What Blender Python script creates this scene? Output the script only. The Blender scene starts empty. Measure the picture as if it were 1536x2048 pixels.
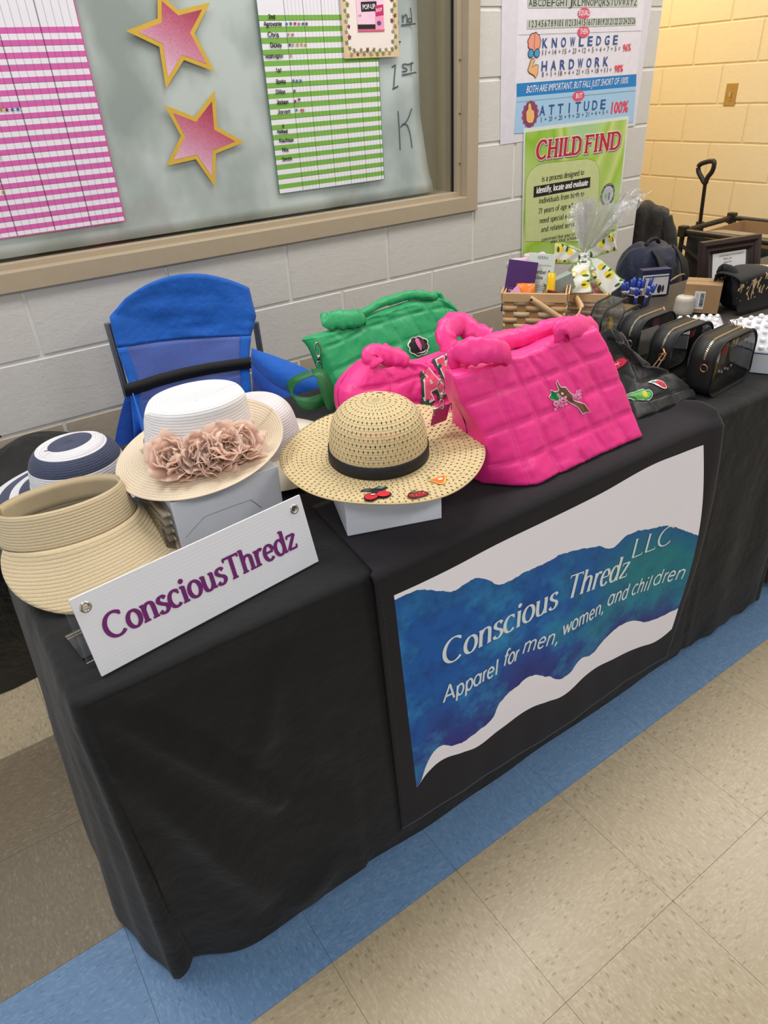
import bpy, bmesh, math, random
from mathutils import Vector, Matrix, noise
from mathutils.bvhtree import BVHTree
PI = math.pi
sc = bpy.context.scene
col = sc.collection
random.seed(7)

# ------------------------------------------------------------------ camera, world, lights, exposure
cd = bpy.data.cameras.new('camera'); cam = bpy.data.objects.new('camera', cd); col.objects.link(cam)
cam.matrix_world = Matrix(((0.82099768, 0.33641289, -0.46129078, -0.2388),
                           (-0.56845867, 0.40654758, -0.71524387, -0.6500),
                           (-0.05308061, 0.8494383, 0.52501145, 1.4129),
                           (0, 0, 0, 1)))
cd.sensor_fit = 'VERTICAL'; cd.sensor_height = 24.0; cd.lens = 24.0 * 1386.54 / 2048
cd.clip_start = 0.02
sc.camera = cam
world = bpy.data.worlds.new('world'); sc.world = world; world.use_nodes = True
world.node_tree.nodes['Background'].inputs[0].default_value = (0.92, 0.96, 1.0, 1)
world.node_tree.nodes['Background'].inputs[1].default_value = 0.78
sc.cycles.transparent_max_bounces = 24
sc.view_settings.view_transform = 'Standard'; sc.view_settings.look = 'None'
sc.view_settings.gamma = 1; sc.view_settings.exposure = 0.0
try: sc.view_settings.use_curve_mapping = False
except Exception: pass
def area_light(name, loc, rot, sx, sy, power, color):
    l = bpy.data.lights.new(name, 'AREA'); l.shape = 'RECTANGLE'; l.size = sx; l.size_y = sy
    l.energy = power; l.color = color
    o = bpy.data.objects.new(name, l); col.objects.link(o); o.location = loc; o.rotation_euler = rot
    return o
CEIL = 2.95
PANELS = [(-0.7, 0.75), (1.25, 0.75), (3.1, 0.3), (-0.3, -2.0), (2.0, -2.0)]
for i, (px, py) in enumerate(PANELS):
    area_light('ceiling_panel_lamp', (px, py, CEIL - 0.07), (0, 0, 0), 1.15, 0.55, 23 if py > 0.5 else 26, (1.0, 0.97, 0.94))
area_light('alcove_lamp', (3.4, 2.6, CEIL - 0.07), (0, 0, 0), 0.5, 0.5, 30, (1.0, 0.86, 0.60))

# ------------------------------------------------------------------ helpers
def lin(c):
    return tuple((x / 12.92 if x <= 0.04045 else ((x + 0.055) / 1.055) ** 2.4) for x in (v / 255.0 for v in c)) + (1.0,)
def tag(o, label=None, cat=None, group=None, kind=None):
    if label: o['label'] = label
    if cat: o['category'] = cat
    if group: o['group'] = group
    if kind: o['kind'] = kind
    return o
def empty(name, loc=(0, 0, 0), label=None, cat=None, group=None, kind=None, rot=(0, 0, 0)):
    o = bpy.data.objects.new(name, None); col.objects.link(o); o.location = loc; o.rotation_euler = rot
    o.empty_display_size = 0.02
    return tag(o, label, cat, group, kind)
class N:
    def __init__(s, name):
        s.m = bpy.data.materials.new(name); s.m.use_nodes = True; s.t = s.m.node_tree
        s.p = s.t.nodes['Principled BSDF']; s.out = s.t.nodes['Material Output']
    def n(s, typ, **kw):
        nd = s.t.nodes.new(typ)
        for k, v in kw.items():
            if k.startswith('i_'): nd.inputs[k[2:]].default_value = v
            elif k.startswith('I'): nd.inputs[int(k[1:])].default_value = v
            else: setattr(nd, k, v)
        return nd
    def l(s, a, ao, b, bi):
        s.t.links.new(a.outputs[ao], b.inputs[bi])
    def math(s, op, a, b=None, c=None):
        nd = s.t.nodes.new('ShaderNodeMath'); nd.operation = op
        for i, v in enumerate((a, b, c)):
            if v is None: continue
            if isinstance(v, (int, float)): nd.inputs[i].default_value = v
            else: s.t.links.new(v, nd.inputs[i])
        return nd.outputs[0]
    def mix(s, f, a, b):
        nd = s.t.nodes.new('ShaderNodeMix'); nd.data_type = 'RGBA'
        for i, v in ((0, f), (6, a), (7, b)):
            if isinstance(v, (int, float, tuple)): nd.inputs[i].default_value = v
            else: s.t.links.new(v, nd.inputs[i])
        return nd.outputs[2]
    def noise(s, scale, detail=3, src=None, rough=0.5):
        nd = s.n('ShaderNodeTexNoise'); nd.inputs['Scale'].default_value = scale; nd.inputs['Detail'].default_value = detail
        nd.inputs['Roughness'].default_value = rough
        if src is not None: s.t.links.new(src, nd.inputs['Vector'])
        return nd.outputs[0]
    def coord(s, which='Object', scale=None, rot=None):
        tc = s.n('ShaderNodeTexCoord'); o = tc.outputs[which]
        if scale or rot:
            mp = s.n('ShaderNodeMapping')
            if scale: mp.inputs['Scale'].default_value = scale
            if rot: mp.inputs['Rotation'].default_value = rot
            s.t.links.new(o, mp.inputs[0]); o = mp.outputs[0]
        return o
    def ramp(s, f, stops, interp='LINEAR'):
        nd = s.n('ShaderNodeValToRGB'); nd.color_ramp.interpolation = interp
        e = nd.color_ramp.elements
        while len(e) < len(stops): e.new(0.5)
        for i, (p, c) in enumerate(stops): e[i].position = p; e[i].color = c
        s.t.links.new(f, nd.inputs[0]); return nd.outputs[0]
    def bump(s, h, strength=0.3, dist=0.002):
        b = s.n('ShaderNodeBump'); b.inputs['Strength'].default_value = strength; b.inputs['Distance'].default_value = dist
        s.t.links.new(h, b.inputs['Height']); s.t.links.new(b.outputs[0], s.p.inputs['Normal'])
    def set(s, color=None, rough=None, metal=None, spec=None, trans=None, sheen=None, alpha=None, emis=None):
        I = s.p.inputs
        if color is not None:
            if isinstance(color, tuple): I['Base Color'].default_value = color
            else: s.t.links.new(color, I['Base Color'])
        if rough is not None: I['Roughness'].default_value = rough
        if metal is not None: I['Metallic'].default_value = metal
        if spec is not None: I['Specular IOR Level'].default_value = spec
        if trans is not None: I['Transmission Weight'].default_value = trans
        if sheen is not None: I['Sheen Weight'].default_value = sheen
        if alpha is not None: I['Alpha'].default_value = alpha
        return s
_mc = {}
def M(rgb, rough=0.6, metal=0.0, spec=0.4, var=0.06, bump=0.0, bscale=300, name=None):
    key = (rgb, rough, metal, spec, var, bump, bscale)
    if key in _mc: return _mc[key]
    a = N(name or 'mat_%d_%d_%d' % rgb)
    c = lin(rgb)
    if var:
        f = a.noise(35, 3, a.coord())
        d = tuple(max(0, x * (1 - var * 2)) for x in c[:3]) + (1,)
        e = tuple(min(1, x * (1 + var)) for x in c[:3]) + (1,)
        a.set(a.mix(f, d, e))
    else: a.set(c)
    a.set(rough=rough, metal=metal, spec=spec)
    if bump: a.bump(a.noise(bscale, 3, a.coord()), bump, 0.001)
    _mc[key] = a.m
    return a.m
def fabric(rgb, rough=0.85, weave=1400, sheen=0.15, name='fabric', wr=0.35, wsc=9, spec=0.25):
    a = N(name); c = lin(rgb)
    f = a.noise(6, 3, a.coord())
    a.set(a.mix(f, tuple(x * 0.88 for x in c[:3]) + (1,), tuple(min(1, x * 1.1) for x in c[:3]) + (1,)), rough=rough, sheen=sheen, spec=spec)
    h = a.math('ADD', a.math('MULTIPLY', a.noise(wsc, 4, a.coord(), 0.55), 6.0), a.math('MULTIPLY', a.noise(weave, 1, a.coord()), 0.12))
    a.bump(h, wr, 0.004)
    return a.m
class MB:
    def __init__(s): s.v = []; s.f = []; s.mi = []; s.uv = {}
    def add(s, vs, fs, mi=0, uvs=None):
        b = len(s.v); s.v += [tuple(v) for v in vs]
        for f in fs: s.f.append(tuple(i + b for i in f)); s.mi.append(mi)
        if uvs:
            for i, u in enumerate(uvs): s.uv[b + i] = u
        return s
    def box(s, c, d, mi=0, rz=0, R=None, taper=1.0):
        R = R or Matrix.Rotation(rz, 3, 'Z'); c = Vector(c)
        vs = [c + R @ Vector((x * d[0] / 2 * (taper if z > 0 else 1), y * d[1] / 2 * (taper if z > 0 else 1), z * d[2] / 2)) for x in (-1, 1) for y in (-1, 1) for z in (-1, 1)]
        return s.add(vs, [(0, 1, 3, 2), (4, 6, 7, 5), (0, 4, 5, 1), (2, 3, 7, 6), (0, 2, 6, 4), (1, 5, 7, 3)], mi)
    def grid(s, rows, mi=0, closed=False, uvs=None):
        n = len(rows); m = len(rows[0]); vs = [p for r in rows for p in r]
        fs = []
        for i in range(n - 1):
            for j in range(m if closed else m - 1):
                k = (j + 1) % m
                fs.append((i * m + j, i * m + k, (i + 1) * m + k, (i + 1) * m + j))
        return s.add(vs, fs, mi, [u for r in uvs for u in r] if uvs else None)
    def tube(s, pts, r, seg=8, mi=0, flat=1.0, cap=True, up=(0, 0, 1), jit=0):
        pts = [Vector(p) for p in pts]; rows = []; n = len(pts)
        for i, p in enumerate(pts):
            t = (pts[min(i + 1, n - 1)] - pts[max(i - 1, 0)]).normalized()
            a = t.cross(Vector(up))
            if a.length < 1e-3: a = t.cross(Vector((1, 0, 0)))
            a.normalize(); b = a.cross(t)
            rr = r[i] if isinstance(r, (list, tuple)) else r
            row = []
            for k in range(seg):
                an = 2 * PI * k / seg
                q = 1 + (jit * noise.noise(Vector((i * 0.9, k * 0.9, r[0] * 50 if isinstance(r, (list, tuple)) else r * 90))) if jit else 0)
                row.append(p + (a * math.cos(an) * rr + b * math.sin(an) * rr * flat) * q)
            rows.append(row)
        s.grid(rows, mi, True)
        if cap:
            b = len(s.v) - n * seg
            s.f.append(tuple(b + k for k in range(seg))); s.mi.append(mi)
            s.f.append(tuple(b + (n - 1) * seg + k for k in reversed(range(seg)))); s.mi.append(mi)
        return s
    def lathe(s, prof, seg=48, c=(0, 0, 0), mi=0, sx=1, sy=1, fn=None, uv=True):
        c = Vector(c); rows = []; uvs = []; L = 0
        for i, (r, z) in enumerate(prof):
            if i: L += math.hypot(r - prof[i - 1][0], z - prof[i - 1][1])
            row = []; ur = []
            for k in range(seg + 1):
                a = 2 * PI * k / seg
                p = Vector((r * math.cos(a) * sx, r * math.sin(a) * sy, z))
                if fn: p = fn(p, r, z, a)
                row.append(c + p); ur.append((k / seg, L))
            rows.append(row); uvs.append(ur)
        return s.grid(rows, mi, False, uvs)
    def poly(s, pts, mi=0):
        return s.add(pts, [tuple(range(len(pts)))], mi)
    def build(s, name, mats, parent=None, smooth=False, merge=0.0, solid=0, bevel=0, auto=None, off=0):
        me = bpy.data.meshes.new(name); me.from_pydata(s.v, [], s.f); me.update()
        for m in (mats if isinstance(mats, (list, tuple)) else [mats]): me.materials.append(m)
        me.polygons.foreach_set('material_index', s.mi)
        if s.uv:
            ul = me.uv_layers.new(name='UVMap')
            dat = []
            for lp in me.loops: dat += list(s.uv.get(lp.vertex_index, (0, 0)))
            ul.data.foreach_set('uv', dat)
        if merge or True:
            bm = bmesh.new(); bm.from_mesh(me)
            if merge: bmesh.ops.remove_doubles(bm, verts=bm.verts, dist=merge)
            if not s.uv or merge: bmesh.ops.recalc_face_normals(bm, faces=bm.faces)
            bm.to_mesh(me); bm.free()
        if smooth: me.shade_smooth()
        o = bpy.data.objects.new(name, me); col.objects.link(o)
        if smooth and auto:
            try: me.set_sharp_from_angle(angle=auto)
            except Exception: pass
        if parent: o.parent = parent
        if solid:
            md = o.modifiers.new('solid', 'SOLIDIFY'); md.thickness = solid; md.offset = off
        if bevel:
            md = o.modifiers.new('bevel', 'BEVEL'); md.width = bevel; md.segments = 2; md.limit_method = 'ANGLE'
        return o
def share(o, loc, parent=None, rz=0, name=None):
    c = o.copy(); col.objects.link(c); c.location = loc; c.rotation_euler = (0, 0, rz)
    if parent: c.parent = parent
    return c
def catmull(P, n=8, closed=False):
    P = [Vector(p) for p in P]; out = []; m = len(P)
    for i in range(m if closed else m - 1):
        g = (lambda k: P[k % m]) if closed else (lambda k: P[min(max(k, 0), m - 1)])
        a, b, c, d = g(i - 1), g(i), g(i + 1), g(i + 2)
        for k in range(n):
            t = k / n
            out.append(0.5 * ((2 * b) + (c - a) * t + (2 * a - 5 * b + 4 * c - d) * t * t + (3 * b - a - 3 * c + d) * t ** 3))
    if not closed: out.append(P[-1])
    return out

# ---- a small stroke alphabet (centre lines), used for serif, marker and round lettering
def A_(cx, cy, rx, ry, a0, a1, n=24):
    return [(cx + rx * math.cos(math.radians(a0 + (a1 - a0) * i / n)), cy + ry * math.sin(math.radians(a0 + (a1 - a0) * i / n))) for i in range(n + 1)]
def S_(*p):
    return [(v.x, v.y) for v in catmull([Vector((a, b, 0)) for a, b in p], 8)]
O_ = lambda cx, cy, rx, ry: A_(cx, cy, rx, ry, 0, 360, 32)
GL = {
 'C': (.72, [A_(.38, .36, .33, .36, 48, 315)], [('v', .6, .63)]),
 'T': (.62, [[(.02, .70), (.60, .70)], [(.31, .70), (.31, 0)]], [('h', .31, 0), ('v', .03, .66), ('v', .59, .66)]),
 'L': (.55, [[(.13, .72), (.13, .02)], [(.13, .02), (.52, .02)]], [('h', .13, .71), ('v', .51, .06)]),
 'H': (.74, [[(.14, .72), (.14, 0)], [(.60, .72), (.60, 0)], [(.14, .37), (.60, .37)]], [('h', .14, .71), ('h', .6, .71), ('h', .14, .01), ('h', .6, .01)]),
 'I': (.36, [[(.18, .72), (.18, 0)]], [('h', .18, .71), ('h', .18, .01)]),
 'D': (.72, [[(.14, .72), (.14, 0)], S_((.14, .70), (.40, .70), (.60, .56), (.62, .36), (.60, .16), (.40, .02), (.14, .02))], [('h', .10, .71), ('h', .10, .01)]),
 'F': (.58, [[(.14, .72), (.14, 0)], [(.14, .70), (.55, .70)], [(.14, .38), (.42, .38)]], [('h', .14, .01), ('v', .54, .66), ('h', .1, .71)]),
 'N': (.76, [[(.14, .72), (.14, 0)], [(.14, .72), (.62, 0)], [(.62, .72), (.62, 0)]], [('h', .12, .71), ('h', .62, .71), ('h', .14, .01)]),
 'A': (.70, [[(.35, .72), (.06, 0)], [(.35, .72), (.64, 0)], [(.17, .26), (.53, .26)]], [('h', .08, .01), ('h', .62, .01)]),
 'K': (.66, [[(.14, .72), (.14, 0)], [(.14, .30), (.56, .72)], [(.27, .42), (.60, 0)]], [('h', .14, .71), ('h', .14, .01), ('h', .55, .71), ('h', .58, .01)]),
 'B': (.62, [[(.12, .72), (.12, 0)], S_((.12, .71), (.40, .70), (.48, .55), (.38, .40), (.12, .38)), S_((.12, .38), (.44, .37), (.54, .20), (.42, .02), (.12, .01))], []),
 'J': (.45, [S_((.32, .72), (.32, .2), (.26, .03), (.12, .0), (.03, .1)), [(.12, .72), (.42, .72)]], []),
 'S': (.52, [S_((.45, .62), (.30, .72), (.12, .66), (.08, .54), (.20, .42), (.38, .32), (.46, .18), (.34, .03), (.16, 0), (.04, .10))], []),
 'W': (.9, [[(.03, .72), (.24, 0)], [(.24, 0), (.45, .6)], [(.45, .6), (.66, 0)], [(.66, 0), (.87, .72)]], []),
 'a': (.48, [S_((.08, .42), (.18, .50), (.30, .48), (.35, .38), (.35, .1), (.38, .02), (.46, .02)), S_((.35, .30), (.15, .26), (.06, .14), (.14, .02), (.26, .03), (.35, .14))], []),
 'b': (.52, [[(.1, .74), (.1, .02)], O_(.28, .25, .18, .25)], [('H', .06, .73)]),
 'c': (.45, [A_(.25, .25, .20, .25, 50, 315)], [('v', .385, .42)]),
 'd': (.54, [[(.42, .74), (.42, 0)], O_(.24, .25, .18, .25)], [('H', .37, .73), ('H', .47, .01)]),
 'e': (.46, [[(.06, .27), (.40, .27)], A_(.23, .25, .18, .25, 8, 320)], []),
 'f': (.34, [S_((.34, .68), (.28, .74), (.18, .70), (.15, .58), (.15, 0)), [(.03, .47), (.3, .47)]], [('h', .15, .01)]),
 'g': (.50, [O_(.22, .33, .16, .17), S_((.12, .2), (.1, .1), (.3, .04), (.42, -.06), (.30, -.22), (.10, -.2), (.06, -.1), (.16, 0)), [(.33, .46), (.46, .49)]], []),
 'h': (.56, [[(.12, .74), (.12, 0)], S_((.12, .34), (.2, .46), (.32, .50), (.42, .44), (.44, .3), (.44, 0))], [('H', .08, .73), ('h', .12, .01), ('h', .44, .01)]),
 'i': (.28, [[(.14, .5), (.14, 0)], 'dot'], [('H', .09, .49), ('h', .14, .01)]),
 'j': (.28, [S_((.16, .5), (.16, -.1), (.05, -.2)), 'dot'], []),
 'k': (.52, [[(.12, .74), (.12, 0)], [(.12, .2), (.4, .5)], [(.22, .3), (.46, 0)]], []),
 'l': (.28, [[(.14, .74), (.14, 0)]], [('H', .09, .73), ('h', .14, .01)]),
 'm': (.84, [[(.12, .5), (.12, 0)], S_((.12, .36), (.2, .46), (.30, .50), (.38, .44), (.4, .3), (.4, 0)), S_((.4, .36), (.48, .46), (.58, .50), (.68, .44), (.7, .3), (.7, 0))], [('H', .08, .49), ('h', .12, .01), ('h', .40, .01), ('h', .70, .01)]),
 'n': (.56, [[(.12, .5), (.12, 0)], S_((.12, .34), (.2, .46), (.32, .50), (.42, .44), (.44, .3), (.44, 0))], [('H', .08, .49), ('h', .12, .01), ('h', .44, .01)]),
 'o': (.50, [O_(.25, .25, .20, .25)], []),
 'p': (.54, [[(.12, .5), (.12, -.22)], O_(.30, .25, .18, .25)], [('H', .08, .49), ('h', .12, -.21)]),
 'r': (.40, [[(.12, .5), (.12, 0)], S_((.12, .32), (.18, .44), (.28, .50), (.37, .45))], [('H', .08, .49), ('h', .12, .01)]),
 's': (.40, [S_((.33, .42), (.24, .50), (.11, .47), (.08, .37), (.18, .28), (.30, .21), (.34, .10), (.24, .0), (.12, .01), (.05, .09))], []),
 't': (.34, [S_((.15, .64), (.15, .12), (.2, .01), (.33, .05)), [(.03, .47), (.30, .47)]], []),
 'u': (.56, [S_((.11, .5), (.11, .18), (.16, .03), (.28, 0), (.38, .07), (.43, .18)), [(.43, .5), (.43, 0)]], [('H', .07, .49), ('H', .39, .49), ('H', .48, .01)]),
 'v': (.48, [[(.06, .5), (.24, 0)], [(.42, .5), (.24, 0)]], [('h', .07, .49), ('h', .41, .49)]),
 'w': (.70, [[(.05, .5), (.2, 0)], [(.2, 0), (.35, .45)], [(.35, .45), (.5, 0)], [(.5, 0), (.65, .5)]], []),
 'x': (.48, [[(.06, .5), (.42, 0)], [(.42, .5), (.06, 0)]], []),
 'y': (.48, [[(.06, .5), (.24, .02)], [(.42, .5), (.24, .02)], [(.24, .02), (.14, -.2)]], [('h', .07, .49), ('h', .41, .49)]),
 'z': (.44, [[(.06, .48), (.39, .48)], [(.39, .48), (.05, .02)], [(.05, .02), (.40, .02)]], [('v', .06, .44), ('v', .395, .07)]),
 '1': (.36, [[(.2, .72), (.2, 0)], [(.2, .72), (.06, .58)]], [('h', .2, .01)]),
 '2': (.5, [S_((.07, .55), (.14, .69), (.28, .72), (.40, .62), (.40, .48), (.26, .26), (.06, .02)), [(.06, .02), (.45, .02)]], []),
 ',': (.22, [S_((.10, .05), (.14, 0), (.08, -.12))], []), ' ': (.30, [], []),
}
# round letters with a plain single-storey a and no serifs
GR = dict(GL)
GR['a'] = (.54, [O_(.25, .25, .2, .25), [(.45, .5), (.45, 0)]], [])
GR['A'] = (.68, [[(.34, .74), (.04, 0)], [(.34, .74), (.64, 0)], [(.15, .24), (.53, .24)]], [])
GR['r'] = (.32, [[(.1, .5), (.1, 0)], S_((.1, .32), (.16, .45), (.28, .49))], [])
GR['t'] = (.30, [[(.15, .7), (.15, 0)], [(.03, .47), (.27, .47)]], [])
def stext(mb, s, fn, p0, p1, h, wt=.085, thin=1.0, serif=0.0, font=GL, mi=0, shear=0.0, jit=0.0, grow=0.0, base=None):
    """stroke lettering from p0 to p1 (2-D) mapped to 3-D by fn; h = height of a capital"""
    p0 = Vector(p0); p1 = Vector(p1); adv = sum(font[c][0] for c in s)
    ex = (p1 - p0) / adv; eyl = h / 0.72
    L = (p1 - p0).length; ey = Vector((-ex.y, ex.x)).normalized() * eyl
    ey = ey * (1 - 0) + Vector((0, 0)); sx = ex.length
    def put(x, y):
        q = p0 + ex * (x + shear * y * eyl / sx) + ey * y
        if base: q = Vector((q.x, q.y + base(q.x)))
        return Vector(fn(q.x, q.y)) + lift
    e_ = 1e-3; A0 = Vector(fn(p0.x, p0.y)); cn = (Vector(fn(p0.x + e_, p0.y)) - A0).cross(Vector(fn(p0.x, p0.y + e_)) - A0).normalized(); lift = Vector()
    asp = sx / eyl
    def ribbon(pl, w0, w1=None):
        n = len(pl)
        if n == 2 and math.dist(pl[0], pl[1]) > .3:
            a, b = pl; pl = [(a[0] + (b[0] - a[0]) * i / 5, a[1] + (b[1] - a[1]) * i / 5) for i in range(6)]; n = 6
        Lr = []; Rr = []
        for i in range(n):
            a = pl[max(i - 1, 0)]; b = pl[min(i + 1, n - 1)]
            if n > 4 and math.dist(pl[0], pl[-1]) < 1e-6 and i in (0, n - 1): a = pl[-2]; b = pl[1]
            dx = (b[0] - a[0]) * asp; dy = b[1] - a[1]; d = math.hypot(dx, dy) or 1
            nx, ny = -dy / d, dx / d
            w = w0 * (thin + (1 - thin) * abs(dy / d) ** 1.4) + grow
            Lr.append((pl[i][0] + nx * w / 2 / asp, pl[i][1] + ny * w / 2)); Rr.append((pl[i][0] - nx * w / 2 / asp, pl[i][1] - ny * w / 2))
        return Lr, Rr
    x = 0; lv = 0
    for ch in s:
        a, strokes, sf = font[ch]; jy = random.uniform(-jit, jit)
        for st in strokes:
            lv += 1; lift = cn * (lv % 12) * 1.2e-5
            if st == 'dot':
                c = [(x + .14 + (wt * .62 + grow / 2) * math.cos(k * PI / 4) / asp, .66 + jy + (wt * .62 + grow / 2) * math.sin(k * PI / 4)) for k in range(8)]
                mb.poly([put(*q) for q in c], mi); continue
            pl = [(x + q[0] + (random.uniform(-jit, jit) if jit else 0), q[1] + jy) for q in st]
            Lr, Rr = ribbon(pl, wt)
            mb.grid([[put(*q) for q in Lr], [put(*q) for q in Rr]], mi)
        if serif:
            for k, sx_, sy_ in sf:
                lv += 1; lift = cn * (lv % 12) * 1.2e-5
                t = wt * max(thin, .35) * .8 + grow; w = serif + grow
                if k == 'h': r = (sx_ - w / 2 / asp, sx_ + w / 2 / asp, sy_ - t / 2, sy_ + t / 2)
                elif k == 'H': r = (sx_ - w * .3 / asp, sx_ + w * .3 / asp, sy_ - t / 2, sy_ + t / 2)
                else: r = (sx_ - t / 2 / asp, sx_ + t / 2 / asp, sy_ - w * .3, sy_ + w * .3)
                mb.add([put(x + r[0], r[2] + jy), put(x + r[1], r[2] + jy), put(x + r[1], r[3] + jy), put(x + r[0], r[3] + jy)], [(0, 1, 2, 3)], mi)
        x += a
_bt = {}
def btext(mb, s, fn, p0, p1, h, bold=0.0, shear=0.0, mi=0, space=1.0, spans=None):
    """plain sans lettering (Blender's built-in font) fitted from p0 to p1, mapped by fn"""
    key = (s, bold, shear, space)
    if key not in _bt:
        cu = bpy.data.curves.new('t', 'FONT'); cu.body = s; cu.offset = bold; cu.shear = shear; cu.resolution_u = 2
        cu.space_character = space
        o = bpy.data.objects.new('t', cu); col.objects.link(o)
        bpy.context.view_layer.update()
        dg = bpy.context.evaluated_depsgraph_get(); me = o.evaluated_get(dg).to_mesh()
        _bt[key] = ([tuple(v.co) for v in me.vertices], [tuple(p.vertices) for p in me.polygons])
        bpy.data.objects.remove(o); bpy.data.curves.remove(cu)
    vs, fs = _bt[key]
    if not vs: return
    x0 = min(v[0] for v in vs); x1 = max(v[0] for v in vs)
    p0 = Vector(p0); p1 = Vector(p1); ex = (p1 - p0) / (x1 - x0); ey = Vector((-ex.y, ex.x)).normalized() * h / 0.70
    out = []
    for v in vs:
        q = p0 + ex * (v[0] - x0) + ey * v[1]; out.append(fn(q.x, q.y))
    mb.add(out, fs, mi)
def ell2(cx, cy, rx, ry, n=24, a0=0):
    return [(cx + rx * math.cos(2 * PI * k / n + a0), cy + ry * math.sin(2 * PI * k / n + a0)) for k in range(n)]
def star2(cx, cy, R, r=0.42, rot=90, n=5):
    return [(cx + (R if k % 2 == 0 else R * r) * math.cos(math.radians(rot + 180 * k / n)), cy + (R if k % 2 == 0 else R * r) * math.sin(math.radians(rot + 180 * k / n))) for k in range(2 * n)]
def bvh_of(o):
    me = o.data; return BVHTree.FromPolygons([v.co.copy() for v in me.vertices], [tuple(p.vertices) for p in me.polygons])
def conform(bvh, origin, ex, ey, nrm, off=0.0012, reach=0.2):
    origin = Vector(origin); ex = Vector(ex); ey = Vector(ey); nrm = Vector(nrm).normalized()
    def f(x, y, k=0.0):
        q = origin + ex * x + ey * y
        h = bvh.ray_cast(q + nrm * reach, -nrm)
        return (h[0] if h[0] else q) + nrm * (off + k)
    return f
def fillpoly(mb, pts, fn, mi=0, k=0.0, step=.004):
    """filled outline, cut into small triangles so that it can follow a curved surface"""
    if math.dist(pts[0], pts[-1]) < 1e-7: pts = pts[:-1]
    bm = bmesh.new(); vs = [bm.verts.new((p[0], p[1], 0)) for p in pts]
    try: bm.faces.new(vs)
    except Exception: bm.free(); return
    bmesh.ops.triangulate(bm, faces=bm.faces)
    for _ in range(4):
        es = [e for e in bm.edges if e.calc_length() > step]
        if not es: break
        bmesh.ops.subdivide_edges(bm, edges=es, cuts=1); bmesh.ops.triangulate(bm, faces=bm.faces)
    bm.verts.index_update()
    mb.add([fn(v.co.x, v.co.y, k) for v in bm.verts], [tuple(v.index for v in f.verts) for f in bm.faces], mi); bm.free()
def grow2(pts, d):
    m = len(pts); out = []
    if math.dist(pts[0], pts[-1]) < 1e-7: pts = pts[:-1]; m -= 1
    for i, p in enumerate(pts):
        a = pts[i - 1]; b = pts[(i + 1) % m]; tx, ty = b[0] - a[0], b[1] - a[1]; l = math.hypot(tx, ty) or 1
        nx, ny = ty / l, -tx / l
        out.append((p[0] + nx * d, p[1] + ny * d))
    # choose outward
    def area(q): return sum(q[i - 1][0] * q[i][1] - q[i][0] * q[i - 1][1] for i in range(len(q)))
    if area(pts) < 0: out = [(2 * p[0] - o[0], 2 * p[1] - o[1]) for p, o in zip(pts, out)]
    return out
# ------------------------------------------------------------------ materials of the setting
W = 1.5225; XR = 4.116; XC = 2.632; T = .3048
def block_mat(name, rgb, dark):
    a = N(name); co = a.coord()
    n1 = a.noise(7, 3, co); a.set(a.mix(n1, lin(dark), lin(rgb)), rough=.62, spec=.35)
    v = a.noise(60, 4, co, .7)
    pits = a.math('MULTIPLY', a.math('LESS_THAN', a.noise(85, 3, co, .65), .36), -1.0)
    v3 = a.noise(170, 3, co, .7)
    h = a.math('ADD', a.math('ADD', a.math('MULTIPLY', v, .6), a.math('MULTIPLY', v3, .25)), a.math('MULTIPLY', pits, .5))
    a.bump(h, .55, .004); return a.m
m_block = block_mat('painted_block', (205, 202, 197), (196, 193, 188))
m_tanblock = block_mat('tan_painted_block', (180, 168, 150), (168, 156, 138))
m_cream = block_mat('cream_block', (232, 216, 182), (226, 210, 175))
m_mortar = M((222, 220, 215), .7, name='mortar', bump=.2, bscale=200)
m_mortar_c = M((233, 214, 172), .7, name='cream_mortar', bump=.2, bscale=200)
def tile_mat(name, base, tones, sc=(84, 190, 84)):
    a = N(name); co = a.coord('Object', sc, (0, 0, .5)); fine = a.coord('Object', (26, 60, 26), (0, 0, .5))
    dis = a.n('ShaderNodeVectorMath', operation='ADD')
    nz = a.n('ShaderNodeTexNoise'); nz.inputs['Scale'].default_value = 1.6; a.t.links.new(co, nz.inputs['Vector'])
    a.t.links.new(co, dis.inputs[0]); a.t.links.new(nz.outputs[1], dis.inputs[1])
    vo = a.n('ShaderNodeTexVoronoi'); vo.inputs['Scale'].default_value = 1.5; a.t.links.new(dis.outputs[0], vo.inputs['Vector'])
    sep = a.n('ShaderNodeSeparateColor'); a.t.links.new(vo.outputs['Color'], sep.inputs[0])
    c1 = a.ramp(sep.outputs[0], [(0, tones[0]), (.25, tones[1]), (.5, base), (.78, tones[2]), (1, base)], 'CONSTANT')
    c2 = a.mix(a.noise(2.0, 4, fine, .6), base, tones[3])
    blend = a.mix(.42, c2, c1)
    vo2 = a.n('ShaderNodeTexVoronoi'); vo2.inputs['Scale'].default_value = .75; a.t.links.new(dis.outputs[0], vo2.inputs['Vector'])
    s2 = a.n('ShaderNodeSeparateColor'); a.t.links.new(vo2.outputs['Color'], s2.inputs[0])
    mk = a.math('MULTIPLY', a.math('GREATER_THAN', s2.outputs[1], .80), a.math('LESS_THAN', vo2.outputs['Distance'], .33))
    oi = a.n('ShaderNodeObjectInfo')
    blend = a.mix(a.math('MULTIPLY', mk, .55), blend, tones[4])
    tint = a.mix(a.math('MULTIPLY', oi.outputs['Random'], .16), blend, tones[3])
    a.set(tint, rough=.33, spec=.42); a.bump(a.noise(40, 2, a.coord()), .05, .001); return a.m
m_beige = tile_mat('beige_speckled_tile', lin((164, 150, 124)), [lin((149, 134, 106)), lin((160, 146, 120)), lin((181, 168, 144)), lin((170, 157, 133)), lin((112, 96, 70))])
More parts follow.
